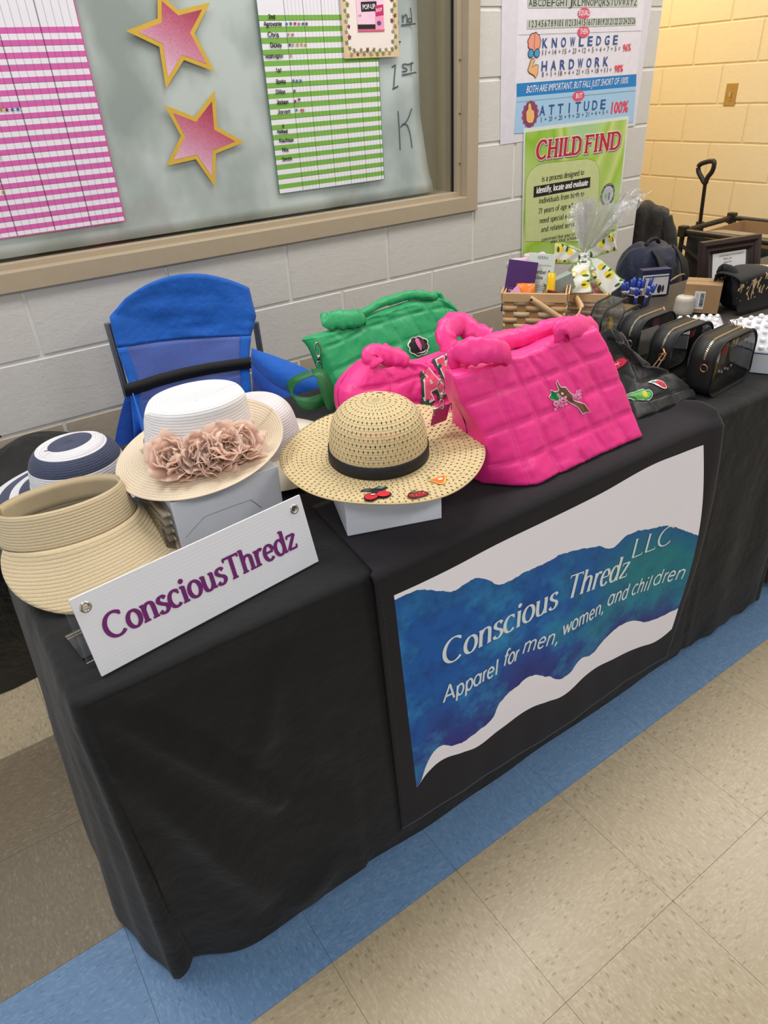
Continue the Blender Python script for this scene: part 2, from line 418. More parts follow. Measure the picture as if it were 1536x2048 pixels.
m_blue = tile_mat('blue_speckled_tile', lin((98, 131, 170)), [lin((82, 116, 158)), lin((92, 126, 166)), lin((120, 150, 184)), lin((108, 140, 176)), lin((78, 106, 142))])
m_brown = tile_mat('brown_speckled_tile', lin((124, 111, 92)), [lin((104, 92, 74)), lin((114, 102, 84)), lin((140, 127, 106)), lin((118, 108, 92)), lin((148, 136, 116))])

# ------------------------------------------------------------------ floor and its tiles
fl = MB().box((2.0, -.6, -.0258), (8.4, 8.6, .05)).build('floor', M((92, 82, 68), .8)); tag(fl, kind='structure')
def tile_mesh(m):
    b = MB(); g = .15225; h = .0046
    b.add([(-g, -g, -.001), (g, -g, -.001), (g, g, -.001), (-g, g, -.001), (-g + .0003, -g + .0003, 0), (g - .0003, -g + .0003, 0), (g - .0003, g - .0003, 0), (-g + .0003, g - .0003, 0)],
          [(4, 5, 6, 7), (0, 1, 5, 4), (1, 2, 6, 5), (2, 3, 7, 6), (3, 0, 4, 7)])
    return b
protos = {}
for key, m in (('be', m_beige), ('bl', m_blue), ('br', m_brown)):
    protos[key] = None
for i in range(-4, 14):
    for j in range(-6, 9):
        if i > 5 and j < -1 or (j >= 5 and i < 8): continue
        if i < -3 and j < 0 or (i < 0 and j < -3): continue
        key = 'bl' if j == 0 else ('br' if j in (1, 2) and i < 5 else 'be')
        m = {'be': m_beige, 'bl': m_blue, 'br': m_brown}[key]
        x, y = (i + .5) * T, (j + .5) * T
        if protos[key] is None:
            o = tile_mesh(m).build('tile', m, fl); protos[key] = o; o.location = (x, y, 0)
        else: o = share(protos[key], (x, y, 0), fl)
        o.rotation_euler = (0, 0, (PI / 2 if (i + j) % 2 else 0) + (PI if random.random() < .5 else 0))

# ------------------------------------------------------------------ block walls
def block_bm(w, h, d=.006):
    b = MB(); c = .003; x, z = w / 2, h / 2
    b.add([(-x, 0, -z), (x, 0, -z), (x, 0, z), (-x, 0, z), (-x + c, -d, -z + c), (x - c, -d, -z + c), (x - c, -d, z - c), (-x + c, -d, z - c)],
          [(4, 5, 6, 7), (0, 1, 5, 4), (1, 2, 6, 5), (2, 3, 7, 6), (3, 0, 4, 7)])
    return b
_bk = {}
def put_block(parent, u, z, w, h, m, place):
    key = (round(w, 3), round(h, 3), m.name)
    if key not in _bk:
        o = block_bm(w, h).build('block', m, parent); _bk[key] = o
    else:
        o = _bk[key].copy(); col.objects.link(o); o.parent = parent
    place(o, u, z)
BK, BZ, ZA, KX = .4064, .2032, .7968, .0252
wall = MB().box(((-1.6 + XC) / 2, W + .10, CEIL / 2), (XC + 1.6, .20, CEIL)).build('wall_back', m_mortar); tag(wall, kind='structure')
# the wall's face: blocks stand 6 mm proud of the joints; leave the window opening free
def rows_of(parent, u0, u1, kx, hole, place, matf):
    for r in range(-4, 11):
        z0 = ZA + r * BZ; z1 = z0 + BZ
        if z0 < 0: z0 = 0
        if z1 > CEIL: z1 = CEIL
        off = 0 if r % 2 == 0 else .5
        k = math.floor((u0 - kx) / BK) - 1
        while True:
            a = kx + (k + off) * BK; b = a + BK; k += 1
            if a >= u1: break
            a, b = max(a, u0), min(b, u1)
            if b - a < .02: continue
            if hole and z1 > hole[3] + .05:
                if b <= hole[1] + .01: continue
                if a < hole[1]: a = hole[1]
                if b - a < .02: continue
            g = .0042
            put_block(parent, (a + b) / 2, (z0 + z1) / 2, b - a - 2 * g, z1 - z0 - 2 * g, matf(r), place)
def pl_back(o, u, z): o.location = (u, W, z)
rows_of(wall, -1.6, XC, KX, (-9, 1.63, 9, .985), pl_back, lambda r: m_block if r >= -1 else m_tanblock)
# the back wall body must not fill the window: rebuild it as slabs around the opening
me = wall.data; bmx = bmesh.new()
def slab(bm, x0, x1, y0, y1, z0, z1):
    vs = [bm.verts.new((x, y, z)) for x in (x0, x1) for y in (y0, y1) for z in (z0, z1)]
    for f in [(0, 1, 3, 2), (4, 6, 7, 5), (0, 4, 5, 1), (2, 3, 7, 6), (0, 2, 6, 4), (1, 5, 7, 3)]: bm.faces.new([vs[i] for i in f])
slab(bmx, -1.6, XC - .0, W - .0022, W + .2, 0, 1.0); slab(bmx, 1.63, XC, W - .0022, W + .2, 1.0, CEIL); slab(bmx, -1.6, 1.63, W + .15, W + .2, 1.0, CEIL)
bmesh.ops.recalc_face_normals(bmx, faces=bmx.faces); bmx.to_mesh(me); bmx.free(); me.materials.clear(); me.materials.append(m_mortar)
wr = MB().box((XR + .1, .7, CEIL / 2), (.203, 5.4, CEIL)).build('wall_right', m_mortar_c); tag(wr, kind='structure')
def pl_right(o, u, z): o.location = (XR, u, z); o.rotation_euler = (0, 0, -PI / 2)
rows_of(wr, -1.4, 3.4, 2.569, None, pl_right, lambda r: m_cream)
# the alcove beyond the corner
wa = MB().box((XC - .1, 2.5, CEIL / 2), (.196, 1.75, CEIL)).build('wall_alcove_side', m_cream); tag(wa, kind='structure')
wb = MB().box(((XC + XR) / 2, 3.44, CEIL / 2), (1.7, .1, CEIL)).build('wall_alcove_back', m_cream); tag(wb, kind='structure')
ce = MB().box((2.0, -.6, CEIL + .03), (8.4, 8.6, .06)).build('ceiling', M((225, 224, 218), .9)); tag(ce, kind='structure')
wf = MB().box((1.0, -4.75, CEIL / 2), (6.4, .1, CEIL)).build('wall_front', M((200, 198, 192), .8)); tag(wf, kind='structure')
for i, (px, py) in enumerate(PANELS):
    e = N('lamp_diffuser'); e.p.inputs['Emission Color'].default_value = (1, .97, .93, 1); e.p.inputs['Emission Strength'].default_value = 3.0
    root = empty('ceiling_light', (px, py, CEIL), 'flat white ceiling light panel %s' % ['over the left end of the table', 'over the middle of the table', 'near the cream wall', 'over the open floor at left', 'over the open floor at right'][i], 'light', 'ceiling light panels')
    MB().box((0, 0, -.025), (1.2, .6, .05)).build('frame', M((235, 235, 232), .5), root)
    MB().box((0, 0, -.052), (1.14, .54, .004)).build('diffuser', e.m, root)
# cove strip along the foot of the back wall
MB().box(((-1.6 + XC) / 2, W - .010, .05), (XC + 1.6, .006, .1)).build('baseboard_back', M((62, 56, 50), .5)); tag(bpy.data.objects['baseboard_back'], kind='structure')

# ------------------------------------------------------------------ window (tan metal frame, glass, paper behind)
m_tan = M((170, 155, 132), .42, spec=.5, var=.03, name='tan_enamel')
win = empty('window_1', (0, 0, 0)); tag(win, kind='structure')
FX, FZ, IX, IZ = 1.657, .985, 1.606, 1.037
TOP = 2.3
MB().box(((-1.58 + FX) / 2, W + .012, (FZ + IZ) / 2), (FX + 1.58, .064, IZ - FZ)).build('frame_sill', m_tan, win, bevel=.002)
MB().box(((FX + IX) / 2, W + .012, (FZ + TOP) / 2), (FX - IX, .0638, TOP - FZ)).build('frame_jamb', m_tan, win, bevel=.002)
MB().box(((-1.58 + FX) / 2, W + .012, TOP + .025), (FX + 1.58, .064, .052)).build('frame_head', m_tan, win, bevel=.002)
MB().box(((-1.58 + IX) / 2, W + .030, 1.0435), (IX + 1.58, .028, .019)).build('glazing_bead', m_tan, win, bevel=.0015)
MB().box((1.5965, W + .030, (1.05 + TOP) / 2), (.019, .028, TOP - 1.05)).build('glazing_bead', m_tan, win, bevel=.0015)
MB().box((1.5855, W + .041, (1.05 + TOP) / 2), (.0045, .01, TOP - 1.05)).build('gasket', M((25, 25, 26), .5), win)
for z in (1.15, 1.31, 1.47): MB().lathe([(0, 0), (.004, 0), (.004, -.002), (0, -.002)], 10).build('screw', M((90, 85, 75), .4, .8), win).location = (1.597, W + .0155, z)
MB().box((1.5925, W + .095, (1.05 + TOP) / 2), (.012, .1, TOP - 1.05)).build('reveal', m_tan, win)
MB().box(((-1.58 + 1.6) / 2, W + .095, 1.046), (3.18, .1, .012)).build('reveal', m_tan, win)
MB().box(((-1.58 + 1.6) / 2, W + .146, (1.0 + TOP) / 2), (3.18, .006, TOP - 1.0)).build('backing', M((140, 134, 118), .8), win)
g = N('window_glass'); g.t.nodes.remove(g.p)
tr = g.n('ShaderNodeBsdfTransparent'); tr.inputs[0].default_value = (.95, .965, .962, 1)
gl = g.n('ShaderNodeBsdfGlossy'); gl.inputs['Roughness'].default_value = .06; gl.inputs[0].default_value = (.95, 1, 1, 1)
fr = g.n('ShaderNodeFresnel'); fr.inputs[0].default_value = 1.55
mx = g.n('ShaderNodeMixShader'); g.t.links.new(g.math('MINIMUM', g.math('MULTIPLY', fr.outputs[0], .55), .30), mx.inputs[0]); g.l(tr, 0, mx, 1); g.l(gl, 0, mx, 2); g.l(mx, 0, g.out, 0)
GY = W + .042
MB().box(((-1.58 + 1.585) / 2, GY + .0015, (1.05 + TOP) / 2), (3.165, .003, TOP - 1.05)).build('glass_pane', g.m, win)
# paper taped behind the glass, with a curled right edge and hand-drawn class headings
PY = GY + .0065
a = N('butcher_paper'); co = a.coord('Object', (1, 1, .8))
a.set(a.ramp(a.noise(4.2, 4, co, .5), [(.38, lin((172, 180, 177))), (.50, lin((200, 206, 203))), (.60, lin((222, 227, 225)))]), rough=.42, spec=.55); m_paper = a.m  # blotches in the paper colour stand in for soft reflections on the glass
rows = []
for i in range(41):
    z = 1.062 + (TOP - 1.062) * i / 40
    zz = min(1, max(0, (z - 1.1) / .22))
    xr = 1.508 - .046 * min(1, max(0, (z - 1.09) / .23)) ** .8 - .01 * max(0, z - 1.35)
    row = []
    for k in range(61):
        x = -1.57 + (xr + 1.57) * k / 60
        e = max(0, 1 - (xr - x) / .07); lo = max(0, 1 - (z - 1.062) / .05)
        y = PY + .0010 * noise.noise(Vector((x * 2.2, z * 2.2, 1))) + .030 * (1 - e) * 0 + e * e * .022 * (1 - .7 * lo) + .0
        row.append((x, y + .004 * lo * math.sin(x * 30) * e, z))
    rows.append(row)
pp = MB().grid(rows).build('window_paper', m_paper, None, True, solid=.0006); tag(pp, 'large pale grey paper sheet covering the window from behind the glass', 'paper')
fnP = lambda x, z: (x, PY - .0022, z)
mk = MB()
def hand(pts, w=.0042, fn=fnP, b=mk):
    P = [Vector((q[0], q[1], 0)) for q in pts]; P = catmull(P, 5) if len(P) > 2 else [P[0].lerp(P[1], i / 6) for i in range(7)]
    Lr = []; Rr = []
    for i, p in enumerate(P):
        t = (P[min(i + 1, len(P) - 1)] - P[max(i - 1, 0)]).normalized(); n = Vector((-t.y, t.x, 0)) * w / 2
        Lr.append(fn(*(p + n)[:2])); Rr.append(fn(*(p - n)[:2]))
    b.grid([Lr, Rr])
for st in ([(1.351,1.331),(1.353,1.274),(1.354,1.212)], [(1.41,1.335),(1.388,1.3),(1.357,1.282)], [(1.366,1.29),(1.387,1.286),(1.4,1.255),(1.406,1.214)],
           [(1.332,1.457),(1.347,1.463)], [(1.347,1.463),(1.341,1.429),(1.336,1.397)], [(1.331,1.395),(1.356,1.403)],
           [(1.402,1.462),(1.38,1.464),(1.377,1.456),(1.393,1.45),(1.39,1.444),(1.372,1.443)], [(1.415,1.469),(1.412,1.458),(1.411,1.443)], [(1.402,1.463),(1.421,1.466)],
           [(1.372,1.433),(1.433,1.439)], [(1.376,1.57),(1.435,1.574)],
           [(1.382,1.598),(1.384,1.577)], [(1.385,1.59),(1.394,1.598),(1.4,1.594),(1.401,1.577)], [(1.417,1.587),(1.407,1.588),(1.404,1.581),(1.413,1.577),(1.418,1.585)], [(1.414,1.617),(1.418,1.599),(1.419,1.576)],
           [(1.358,1.588),(1.364,1.578),(1.355,1.554)], [(1.347,1.526),(1.372,1.526)]):
    hand(st, .0042 if len(st) > 2 else .0046)
mk.build('heading', M((45, 50, 48), .5), pp)

# ------------------------------------------------------------------ incentive charts on the glass
CY = GY - .0015
def chart(name, label, x0, x1, z0, z1, hz, nrow, ncol, rgb, first, edge, phase):
    a = N(name + '_print'); uv = a.n('ShaderNodeUVMap'); sp = a.n('ShaderNodeSeparateXYZ'); a.l(uv, 0, sp, 0)
    u, v = sp.outputs[0], sp.outputs[1]
    row = a.math('FRACT', a.math('ADD', a.math('MULTIPLY', v, nrow / 2.0), phase))
    body = a.math('LESS_THAN', v, hz)
    st = a.math('MULTIPLY', a.math('GREATER_THAN', row, .5), body)
    c = a.mix(st, lin((226, 224, 232)), lin(rgb))
    uu = a.math('MULTIPLY', a.math('SUBTRACT', u, first), ncol / (1.0 - first))
    fu = a.math('FRACT', uu); gt = a.math('GREATER_THAN', uu, -.01)
    thin = a.math('MULTIPLY', a.math('LESS_THAN', fu, .085), gt)
    f5 = a.math('FRACT', a.math('MULTIPLY', uu, .2)); thick = a.math('MULTIPLY', a.math('LESS_THAN', f5, .035), gt)
    c = a.mix(a.math('MULTIPLY', thin, .45), c, lin((70, 55, 70))); c = a.mix(a.math('MULTIPLY', thick, .6), c, lin((40, 35, 40)))
    f6 = a.math('FRACT', a.math('MULTIPLY', v, nrow / 2.0 / 1.5)); hl = a.math('MULTIPLY', a.math('LESS_THAN', f6, .035), body)
    c = a.mix(a.math('MULTIPLY', hl, .6), c, lin((60, 50, 60)))
    bd = a.math('ADD', a.math('GREATER_THAN', u, 1 - edge[0]), a.math('ADD', a.math('LESS_THAN', v, edge[1]), a.math('LESS_THAN', u, edge[0])))
    c = a.mix(a.math('MINIMUM', bd, 1.0), c, lin(edge[2]))
    a.set(c, rough=.45, spec=.4)
    rows = []; uvs = []
    for i in range(25):
        r = []; ur = []
        for k in range(21):
            s, t = k / 20, i / 24; x = x0 + (x1 - x0) * s; z = z0 + (z1 - z0) * t
            r.append((x, CY - .0012 - .0012 * (.5 + .5 * noise.noise(Vector((x * 9, z * 9, 2)))), z)); ur.append((s, t))
        rows.append(r); uvs.append(ur)
    o = MB().grid(rows, 0, False, uvs).build(name, a.m, None, False, solid=.0004, off=-1)
    return tag(o, label, 'chart')
PZT = 1.75
chart('sticker_chart', 'pink and white striped sticker chart on the window at left', -.27, .358, 1.113, PZT, (1.578 - 1.113) / (PZT - 1.113), 36 * (PZT - 1.113) / (1.578 - 1.113), 30, (205, 95, 165), .06, (.004, .004, (205, 70, 150)), 0.0)
GZT = 1.72
gch = chart('sticker_chart', 'green and white striped sticker chart with handwritten names', .8625, 1.276, 1.127, GZT, (1.599 - 1.127) / (GZT - 1.127), 34 * (GZT - 1.127) / (1.599 - 1.127), 26, (118, 172, 72), .21, (.005, .003, (60, 120, 90)), 0.0)
fnC = lambda x, z, k=0: (x, CY - .0040 - k, z)
for s, q0, q1, h in (('2nd', (0.895,1.59), (0.917,1.59), .009), ('Agravante', (0.877,1.573), (0.936,1.573), .009), ('Chris', (0.886,1.547), (0.922,1.546), .010),
                     ('Dickey', (0.89,1.521), (0.928,1.521), .010), ('Washington', (0.869,1.495), (0.929,1.495), .008), ('1st', (0.899,1.459), (0.919,1.459), .009),
                     ('Banks', (0.896,1.43), (0.928,1.43), .009), ('Dillon', (0.89,1.404), (0.923,1.403), .009), ('Jackson', (0.89,1.377), (0.93,1.376), .009),
                     ('Jarrett', (0.889,1.351), (0.934,1.35), .009), ('K', (0.899,1.313), (0.906,1.312), .008), ('Holland', (0.879,1.299), (0.916,1.297), .009),
                     ('Kaufman', (0.882,1.274), (0.934,1.272), .009), ('Nix', (0.889,1.247), (0.912,1.246), .010), ('Smith', (0.886,1.221), (0.921,1.22), .009)):
    # the marker pen lettering uses the stroke alphabet
    ink = MB(); stext(ink, s, fnC, q0, q1, h * 1.12, wt=.15, font=GR, jit=.02); ink.build('handwritten_name', M((25, 25, 28), .6), gch)
stk = {}
def stickers(parent, lst):
    for (x, z), colr in lst:
        if colr not in stk: stk[colr] = M(colr, .25, .6)
        MB().poly([fnC(*p) for p in star2(x, z, .0062, .42, 90 + random.uniform(-15, 15))]).build('star_sticker', stk[colr], parent)
cB, cG, cR, cP, cY, cS, cO = (90, 130, 190), (50, 120, 110), (170, 40, 70), (100, 70, 120), (205, 165, 60), (200, 175, 150), (205, 120, 100)
pts_ = [(0.952,1.577),(0.966,1.578),(0.98,1.578),(0.993,1.577),(1.007,1.577),(1.019,1.577),(0.954,1.552),(0.968,1.551),(0.955,1.526),(0.966,1.526),(0.981,1.526),(0.995,1.526),(1.008,1.525),(0.955,1.499),(0.955,1.435),(0.967,1.434),(0.98,1.434),(0.955,1.408),(0.954,1.381),(0.968,1.385),(0.955,1.357),(0.972,1.356),(0.979,1.355)]
stickers(gch, list(zip(pts_, [cB, cG, cR, cO, cG, cP, cS, cO, cP, cS, cY, cY, cY, cS, cB, cB, cB, cG, cR, cP, cB, cO, cO])))
pch = [o for o in bpy.data.objects if o.get('label', '').startswith('pink and white')][0]
stickers(pch, list(zip([(0.116,1.408),(0.129,1.407),(0.142,1.407),(0.155,1.407),(0.076,1.302),(0.061,1.252),(0.063,1.224)], [cY, cR, cB, cB, cG, cR, cY])))
# glitter stars
def gstar(pts, label):
    a = N('pink_glitter_paper'); co = a.coord()
    xs = [p[0] for p in pts]; zs = [p[1] for p in pts]; cx, cz = sum(xs) / len(xs), sum(zs) / len(zs)
    uvn = a.n('ShaderNodeUVMap'); sp = a.n('ShaderNodeSeparateXYZ'); a.l(uvn, 0, sp, 0)
    gr = a.math('ADD', a.math('MULTIPLY', sp.outputs[0], .45), a.math('MULTIPLY', sp.outputs[1], .75))
    wn = a.noise(900, 2, co, .8)
    f = a.math('ADD', gr, a.math('MULTIPLY', a.math('SUBTRACT', wn, .5), 1.4))
    a.set(a.ramp(f, [(.05, lin((226, 196, 216))), (.4, lin((205, 150, 175))), (.75, lin((186, 84, 110))), (1, lin((150, 50, 78)))]), rough=.35, spec=.6)
    def inner(pts, d):
        m = len(pts); out = []
        for i, p in enumerate(pts):
            A = Vector(pts[i - 1]); B = Vector(pts[(i + 1) % m]); P = Vector(p)
            e1 = (P - A).normalized(); e2 = (B - P).normalized(); n1 = Vector((-e1.y, e1.x)); n2 = Vector((-e2.y, e2.x))
            bis = (n1 + n2).normalized(); s = d / max(.35, bis.dot(n1)); out.append(tuple(P + bis * s))
        return out
    def area(q): return sum(q[i - 1][0] * q[i][1] - q[i][0] * q[i - 1][1] for i in range(len(q)))
    if area(pts) < 0: pts = pts[::-1]
    inn = inner(pts, .011)
    r = empty('paper_star', (cx, CY, cz), label, 'star')
    y0 = -.0022
    MB().poly([(p[0] - cx, y0, p[1] - cz) for p in pts]).build('gold_border', M((206, 168, 62), .6), r, solid=.0006)
    b = MB(); b.add([(p[0] - cx, y0 - .0008, p[1] - cz) for p in inn], [tuple(range(len(inn)))], 0, [((p[0] - cx) / .2 + .5, (p[1] - cz) / .2 + .5) for p in inn])
    b.build('glitter_face', a.m, r)
gstar([(0.473,1.567),(0.565,1.593),(0.578,1.651),(0.627,1.611),(0.722,1.628),(0.662,1.559),(0.704,1.468),(0.618,1.498),(0.552,1.433),(0.555,1.53)], 'pink glitter paper star with gold edge, upper of the two on the window')
gstar([(0.539,1.394),(0.621,1.36),(0.695,1.421),(0.686,1.33),(0.765,1.284),(0.668,1.261),(0.648,1.172),(0.602,1.252),(0.51,1.243),(0.57,1.315)], 'pink glitter paper star with gold edge, lower of the two on the window')
# ivy-bordered sheet with the shop card
fx0, fx1, fz0, fz1 = 1.1425, 1.3545, 1.4855, 1.74
a = N('cream_sheet'); a.set(a.mix(a.noise(14, 3, a.coord()), lin((228, 216, 208)), lin((236, 226, 222))), rough=.5)
fly = MB().box(((fx0 + fx1) / 2, CY - .006, (fz0 + fz1) / 2), (fx1 - fx0, .0012, fz1 - fz0)).build('ivy_border_sheet', [a.m]); tag(fly, 'cream sheet with ivy leaf border holding a small pink shop card', 'poster')
fnF = lambda x, z, k=0: (x, CY - .0070 - k, z)
bd = MB(); e = .016
for r in ((fx0, fx0 + e, fz0, fz1), (fx1 - e, fx1, fz0, fz1), (fx0 + e, fx1 - e, fz0, fz0 + e)):
    bd.add([fnF(r[0], r[2]), fnF(r[1], r[2]), fnF(r[1], r[3]), fnF(r[0], r[3])], [(0, 1, 2, 3)])
bd.build('tan_margin', M((214, 190, 150), .5), fly)
ivy = MB(); rnd = random.Random(3)
def leaf(x, z, R, rot, mi):
    pts = [(x + R * rr * math.cos(math.radians(rot + aa)), z + R * rr * math.sin(math.radians(rot + aa))) for aa, rr in ((0, 1.1), (28, .55), (60, .9), (100, .5), (150, .75), (180, .35), (210, .75), (260, .5), (300, .9), (332, .55))]
    ivy.poly([fnF(p[0], p[1], .0006 + .0001 * rnd.random()) for p in pts], mi)
def vine(p0, p1, n):
    for i in range(n):
        t = (i + .5) / n; x = p0[0] + (p1[0] - p0[0]) * t; z = p0[1] + (p1[1] - p0[1]) * t
        dx, dz = (p1[0] - p0[0]), (p1[1] - p0[1]); l = math.hypot(dx, dz); nx, nz = -dz / l, dx / l
        s = (1 if i % 2 else -1) * .0055; leaf(x + nx * s, z + nz * s, .0075 + .002 * rnd.random(), rnd.uniform(0, 360), rnd.choice((0, 0, 0, 1, 2)))
    hand([(p0[0] + (p1[0] - p0[0]) * k / 12 + (.003 * (-1) ** k if dx == 0 else 0), p0[1] + (p1[1] - p0[1]) * k / 12 + (.003 * (-1) ** k if dz == 0 else 0)) for k in range(13)], .0011, fnF, vn)
vn = MB()
vine((fx0 + .018, fz0 + .02), (fx0 + .018, fz1), 17); vine((fx1 - .018, fz0 + .02), (fx1 - .018, fz1), 17); vine((fx0 + .02, fz0 + .015), (fx1 - .02, fz0 + .015), 14)
ivy.build('ivy_leaves', [M((126, 128, 84), .6), M((150, 142, 96), .6), M((120, 66, 52), .6)], fly); vn.build('ivy_vine', M((105, 92, 66), .6), fly)
cdp = [(1.198,1.555),(1.299,1.554),(1.303,1.632),(1.205,1.632)]
x0, x1, z0 = cdp[0][0], cdp[1][0], cdp[0][1]; z1 = 1.67; cw = x1 - x0
card = empty('shop_card', ((x0 + x1) / 2, CY - .008, z0), 'small pink pop-up shop card fixed on the ivy bordered sheet', 'card')
def cbx(nm, m, u0, u1, v0, v1, k=0, skew=0):
    MB().add([(x0 + cw * u0 - (x0 + x1) / 2, -.0006 - k, v0), (x0 + cw * u1 - (x0 + x1) / 2, -.0006 - k, v0 + skew), (x0 + cw * u1 - (x0 + x1) / 2, -.0006 - k, v1 + skew), (x0 + cw * u0 - (x0 + x1) / 2, -.0006 - k, v1)], [(0, 1, 2, 3)]).build(nm, m, card)
MB().box((0, 0, (z1 - z0) / 2), (cw, .001, z1 - z0)).build('card_sheet', M((238, 200, 222), .4), card)
cbx('black_panel', M((30, 28, 32), .5), .0, .66, .006, .018, .0002); cbx('pink_strip', M((214, 92, 130), .5), 0, 1, 0, .0065, .0001)
cbx('headline_panel', M((28, 26, 30), .5), .16, .74, .050, .075, .0003, .002); cbx('bag_panel', M((196, 42, 104), .5), .68, .99, .038, .066, .0004, .003); cbx('bag_side', M((240, 150, 180), .5), .66, .98, .004, .038, .0002)
tx = MB(); lf = lambda x, z, k=0: (x - (x0 + x1) / 2, -.0014, z - z0)
btext(tx, 'POP-UP', lf, (x0 + cw * .22, z0 + .056), (x0 + cw * .68, z0 + .058), .0125, .01)
btext(tx, 'SHOP', lf, (x0 + cw * .71, z0 + .049), (x0 + cw * .94, z0 + .052), .009, .01); tx.build('headline', M((245, 240, 245), .5), card)
tx = MB(); MB().poly([lf(*q) for q in ell2(x0 + cw * .80, z0 + .021, .0078, .0058)]).build('blue_splash', M((50, 80, 160), .5), card)
btext(tx, '13', lf, (x0 + cw * .05, z0 + .038), (x0 + cw * .14, z0 + .038), .006, .01); btext(tx, 'Pretty Girl', lf, (x0 + cw * .24, z0 + .080), (x0 + cw * .64, z0 + .080), .007); tx.build('small_print', M((190, 60, 100), .5), card)

# ------------------------------------------------------------------ posters on the block wall
fnW = lambda x, z, k=0: (x, W - .0092 - k, z)
def sheet(name, pts, m, y, parent=None, nx=14, nz=14, wav=.0012, solid=.0005, seed=0):
    rows = []
    (a0, a1), (b0, b1), (c0, c1), (d0, d1) = pts  # bl, br, tr, tl
    for i in range(nz + 1):
        t = i / nz; r = []
        for k in range(nx + 1):
            s = k / nx
            x = (a0 * (1 - s) + b0 * s) * (1 - t) + (d0 * (1 - s) + c0 * s) * t; z = (a1 * (1 - s) + b1 * s) * (1 - t) + (d1 * (1 - s) + c1 * s) * t
            r.append((x, y - wav * (.5 + .5 * noise.noise(Vector((x * 5 + seed, z * 5, seed)))), z))
        rows.append(r)
    return MB().grid(rows).build(name, m, parent, False, solid=solid)
bs = sheet('backing_sheet', [(1.775, 1.195), (2.545, 1.205), (2.56, 1.80), (1.757, 1.80)], M((214, 210, 220), .5), W - .0068); tag(bs, 'plain white backing sheet behind the word-sum poster, torn at its right corner', 'paper')
P1 = sheet('attitude_poster', [(1.842, 1.226), (2.520, 1.232), (2.506, 1.80), (1.834, 1.80)], M((224, 220, 230), .4), W - .0078, wav=.0004); tag(P1, 'classroom poster adding up KNOWLEDGE, HARDWORK and ATTITUDE on white and blue', 'poster')
t = {k: MB() for k in ('navy', 'black', 'red', 'white', 'grey', 'band', 'sky', 'line')}
def quadW(b, pts, k): b.poly([fnW(p[0], p[1], k) for p in pts])
quadW(t['band'], [(1.848,1.345),(2.518,1.348),(2.512,1.391),(1.846,1.387)], .0002)
quadW(t['sky'], [(1.843,1.227),(2.527,1.218),(2.518,1.348),(1.848,1.345)], .0001)
quadW(t['grey'], [(1.884,1.61),(2.472,1.614),(2.465,1.638),(1.881,1.634)], .0002); quadW(t['grey'], [(1.884,1.55),(2.472,1.555),(2.465,1.581),(1.884,1.577)], .0002)
for q in ([(1.844,1.533),(2.511,1.536),(2.511,1.537),(1.844,1.534)], [(1.85,1.328),(2.519,1.332),(2.519,1.334),(1.849,1.329)]): quadW(t['line'], q, .0004)
for i in range(25):
    for (p0, p1, p2, p3) in (((1.884,1.61), (2.472,1.614), (1.881,1.632), (2.466,1.636)), ((1.884,1.55), (2.472,1.555), (1.884,1.577), (2.465,1.581))):
        s = (i + 1) / 26; xa, za = p0[0] + (p1[0] - p0[0]) * s, p0[1] + (p1[1] - p0[1]) * s; xb, zb = p2[0] + (p3[0] - p2[0]) * s, p2[1] + (p3[1] - p2[1]) * s
        quadW(t['line'], [(xa, za), (xa + .0008, za), (xb + .0008, zb), (xb, zb)], .0004)
for (cx_, cy_), r in ((((2.172,1.594)), (.034, .017)), (((2.177,1.537)), (.033, .018)), (((2.178,1.331)), (.034, .018))):
    MB().poly([fnW(p[0], p[1], .0006) for p in ell2(cx_, cy_, *r)]).build('pink_oval', M((214, 82, 112), .5), P1)
k4 = lambda x, z: fnW(x, z, .0009); k6 = lambda x, z: fnW(x, z, .0012)
def seq(b, words, p0, p1, h, fn, bold=.012, shear=0, cw=.62):
    """words spread evenly from p0 to p1"""
    n = len(words); p0 = Vector(p0); p1 = Vector(p1); d = (p1 - p0); L = d.length; u = d / L
    wd = [cw * (len(w) if len(w) > 1 else 1) * h for w in words]; tot = sum(wd); gap = (L - tot) / max(1, n - 1); x = 0
    for w, ww in zip(words, wd):
        q = p0 + u * x; lw = ww * (.24 if w == 'I' else .30 if w == '1' else 1); o = (ww - lw) / 2
        btext(b, w, fn, q + u * o, q + u * (o + lw), h, bold, shear); x += ww + gap
seq(t['black'], list('ABCDEFGHIJKLMNOPQRSTUVWXYZ'), (1.887,1.615), (2.464,1.618), .021, k4, .0, cw=.80)
seq(t['black'], [str(i) for i in range(1, 27)], (1.89,1.555), (2.468,1.56), .0195, k4, .0, cw=.50)
seq(t['navy'], list('KNOWLEDGE'), (1.965,1.492), (2.375,1.495), .0295, k4, .02, cw=.90)
seq(t['navy'], list('HARDWORK'), (1.967,1.421), (2.332,1.425), .031, k4, .02, cw=.92)
seq(t['navy'], list('ATTITUDE'), (1.969,1.277), (2.341,1.279), .033, k4, .02, cw=.92)
seq(t['black'], '11 + 14 + 15 + 23 + 12 + 5 + 4 + 7 + 5 ='.split(), (1.967,1.47), (2.394,1.473), .0165, k4, .0, cw=.58)
seq(t['black'], '8 + 1 + 18 + 4 + 23 + 15 + 18 + 11 ='.split(), (1.971,1.402), (2.355,1.404), .0165, k4, .0, cw=.58)
seq(t['black'], '1 + 20 + 20 + 9 + 20 + 21 + 4 + 5 ='.split(), (1.977,1.255), (2.359,1.259), .0165, k4, .0, cw=.58)
btext(t['red'], '96%', k4, (2.411,1.47), (2.459,1.472), .024, .02); btext(t['red'], '98%', k4, (2.373,1.402), (2.425,1.403), .024, .02)
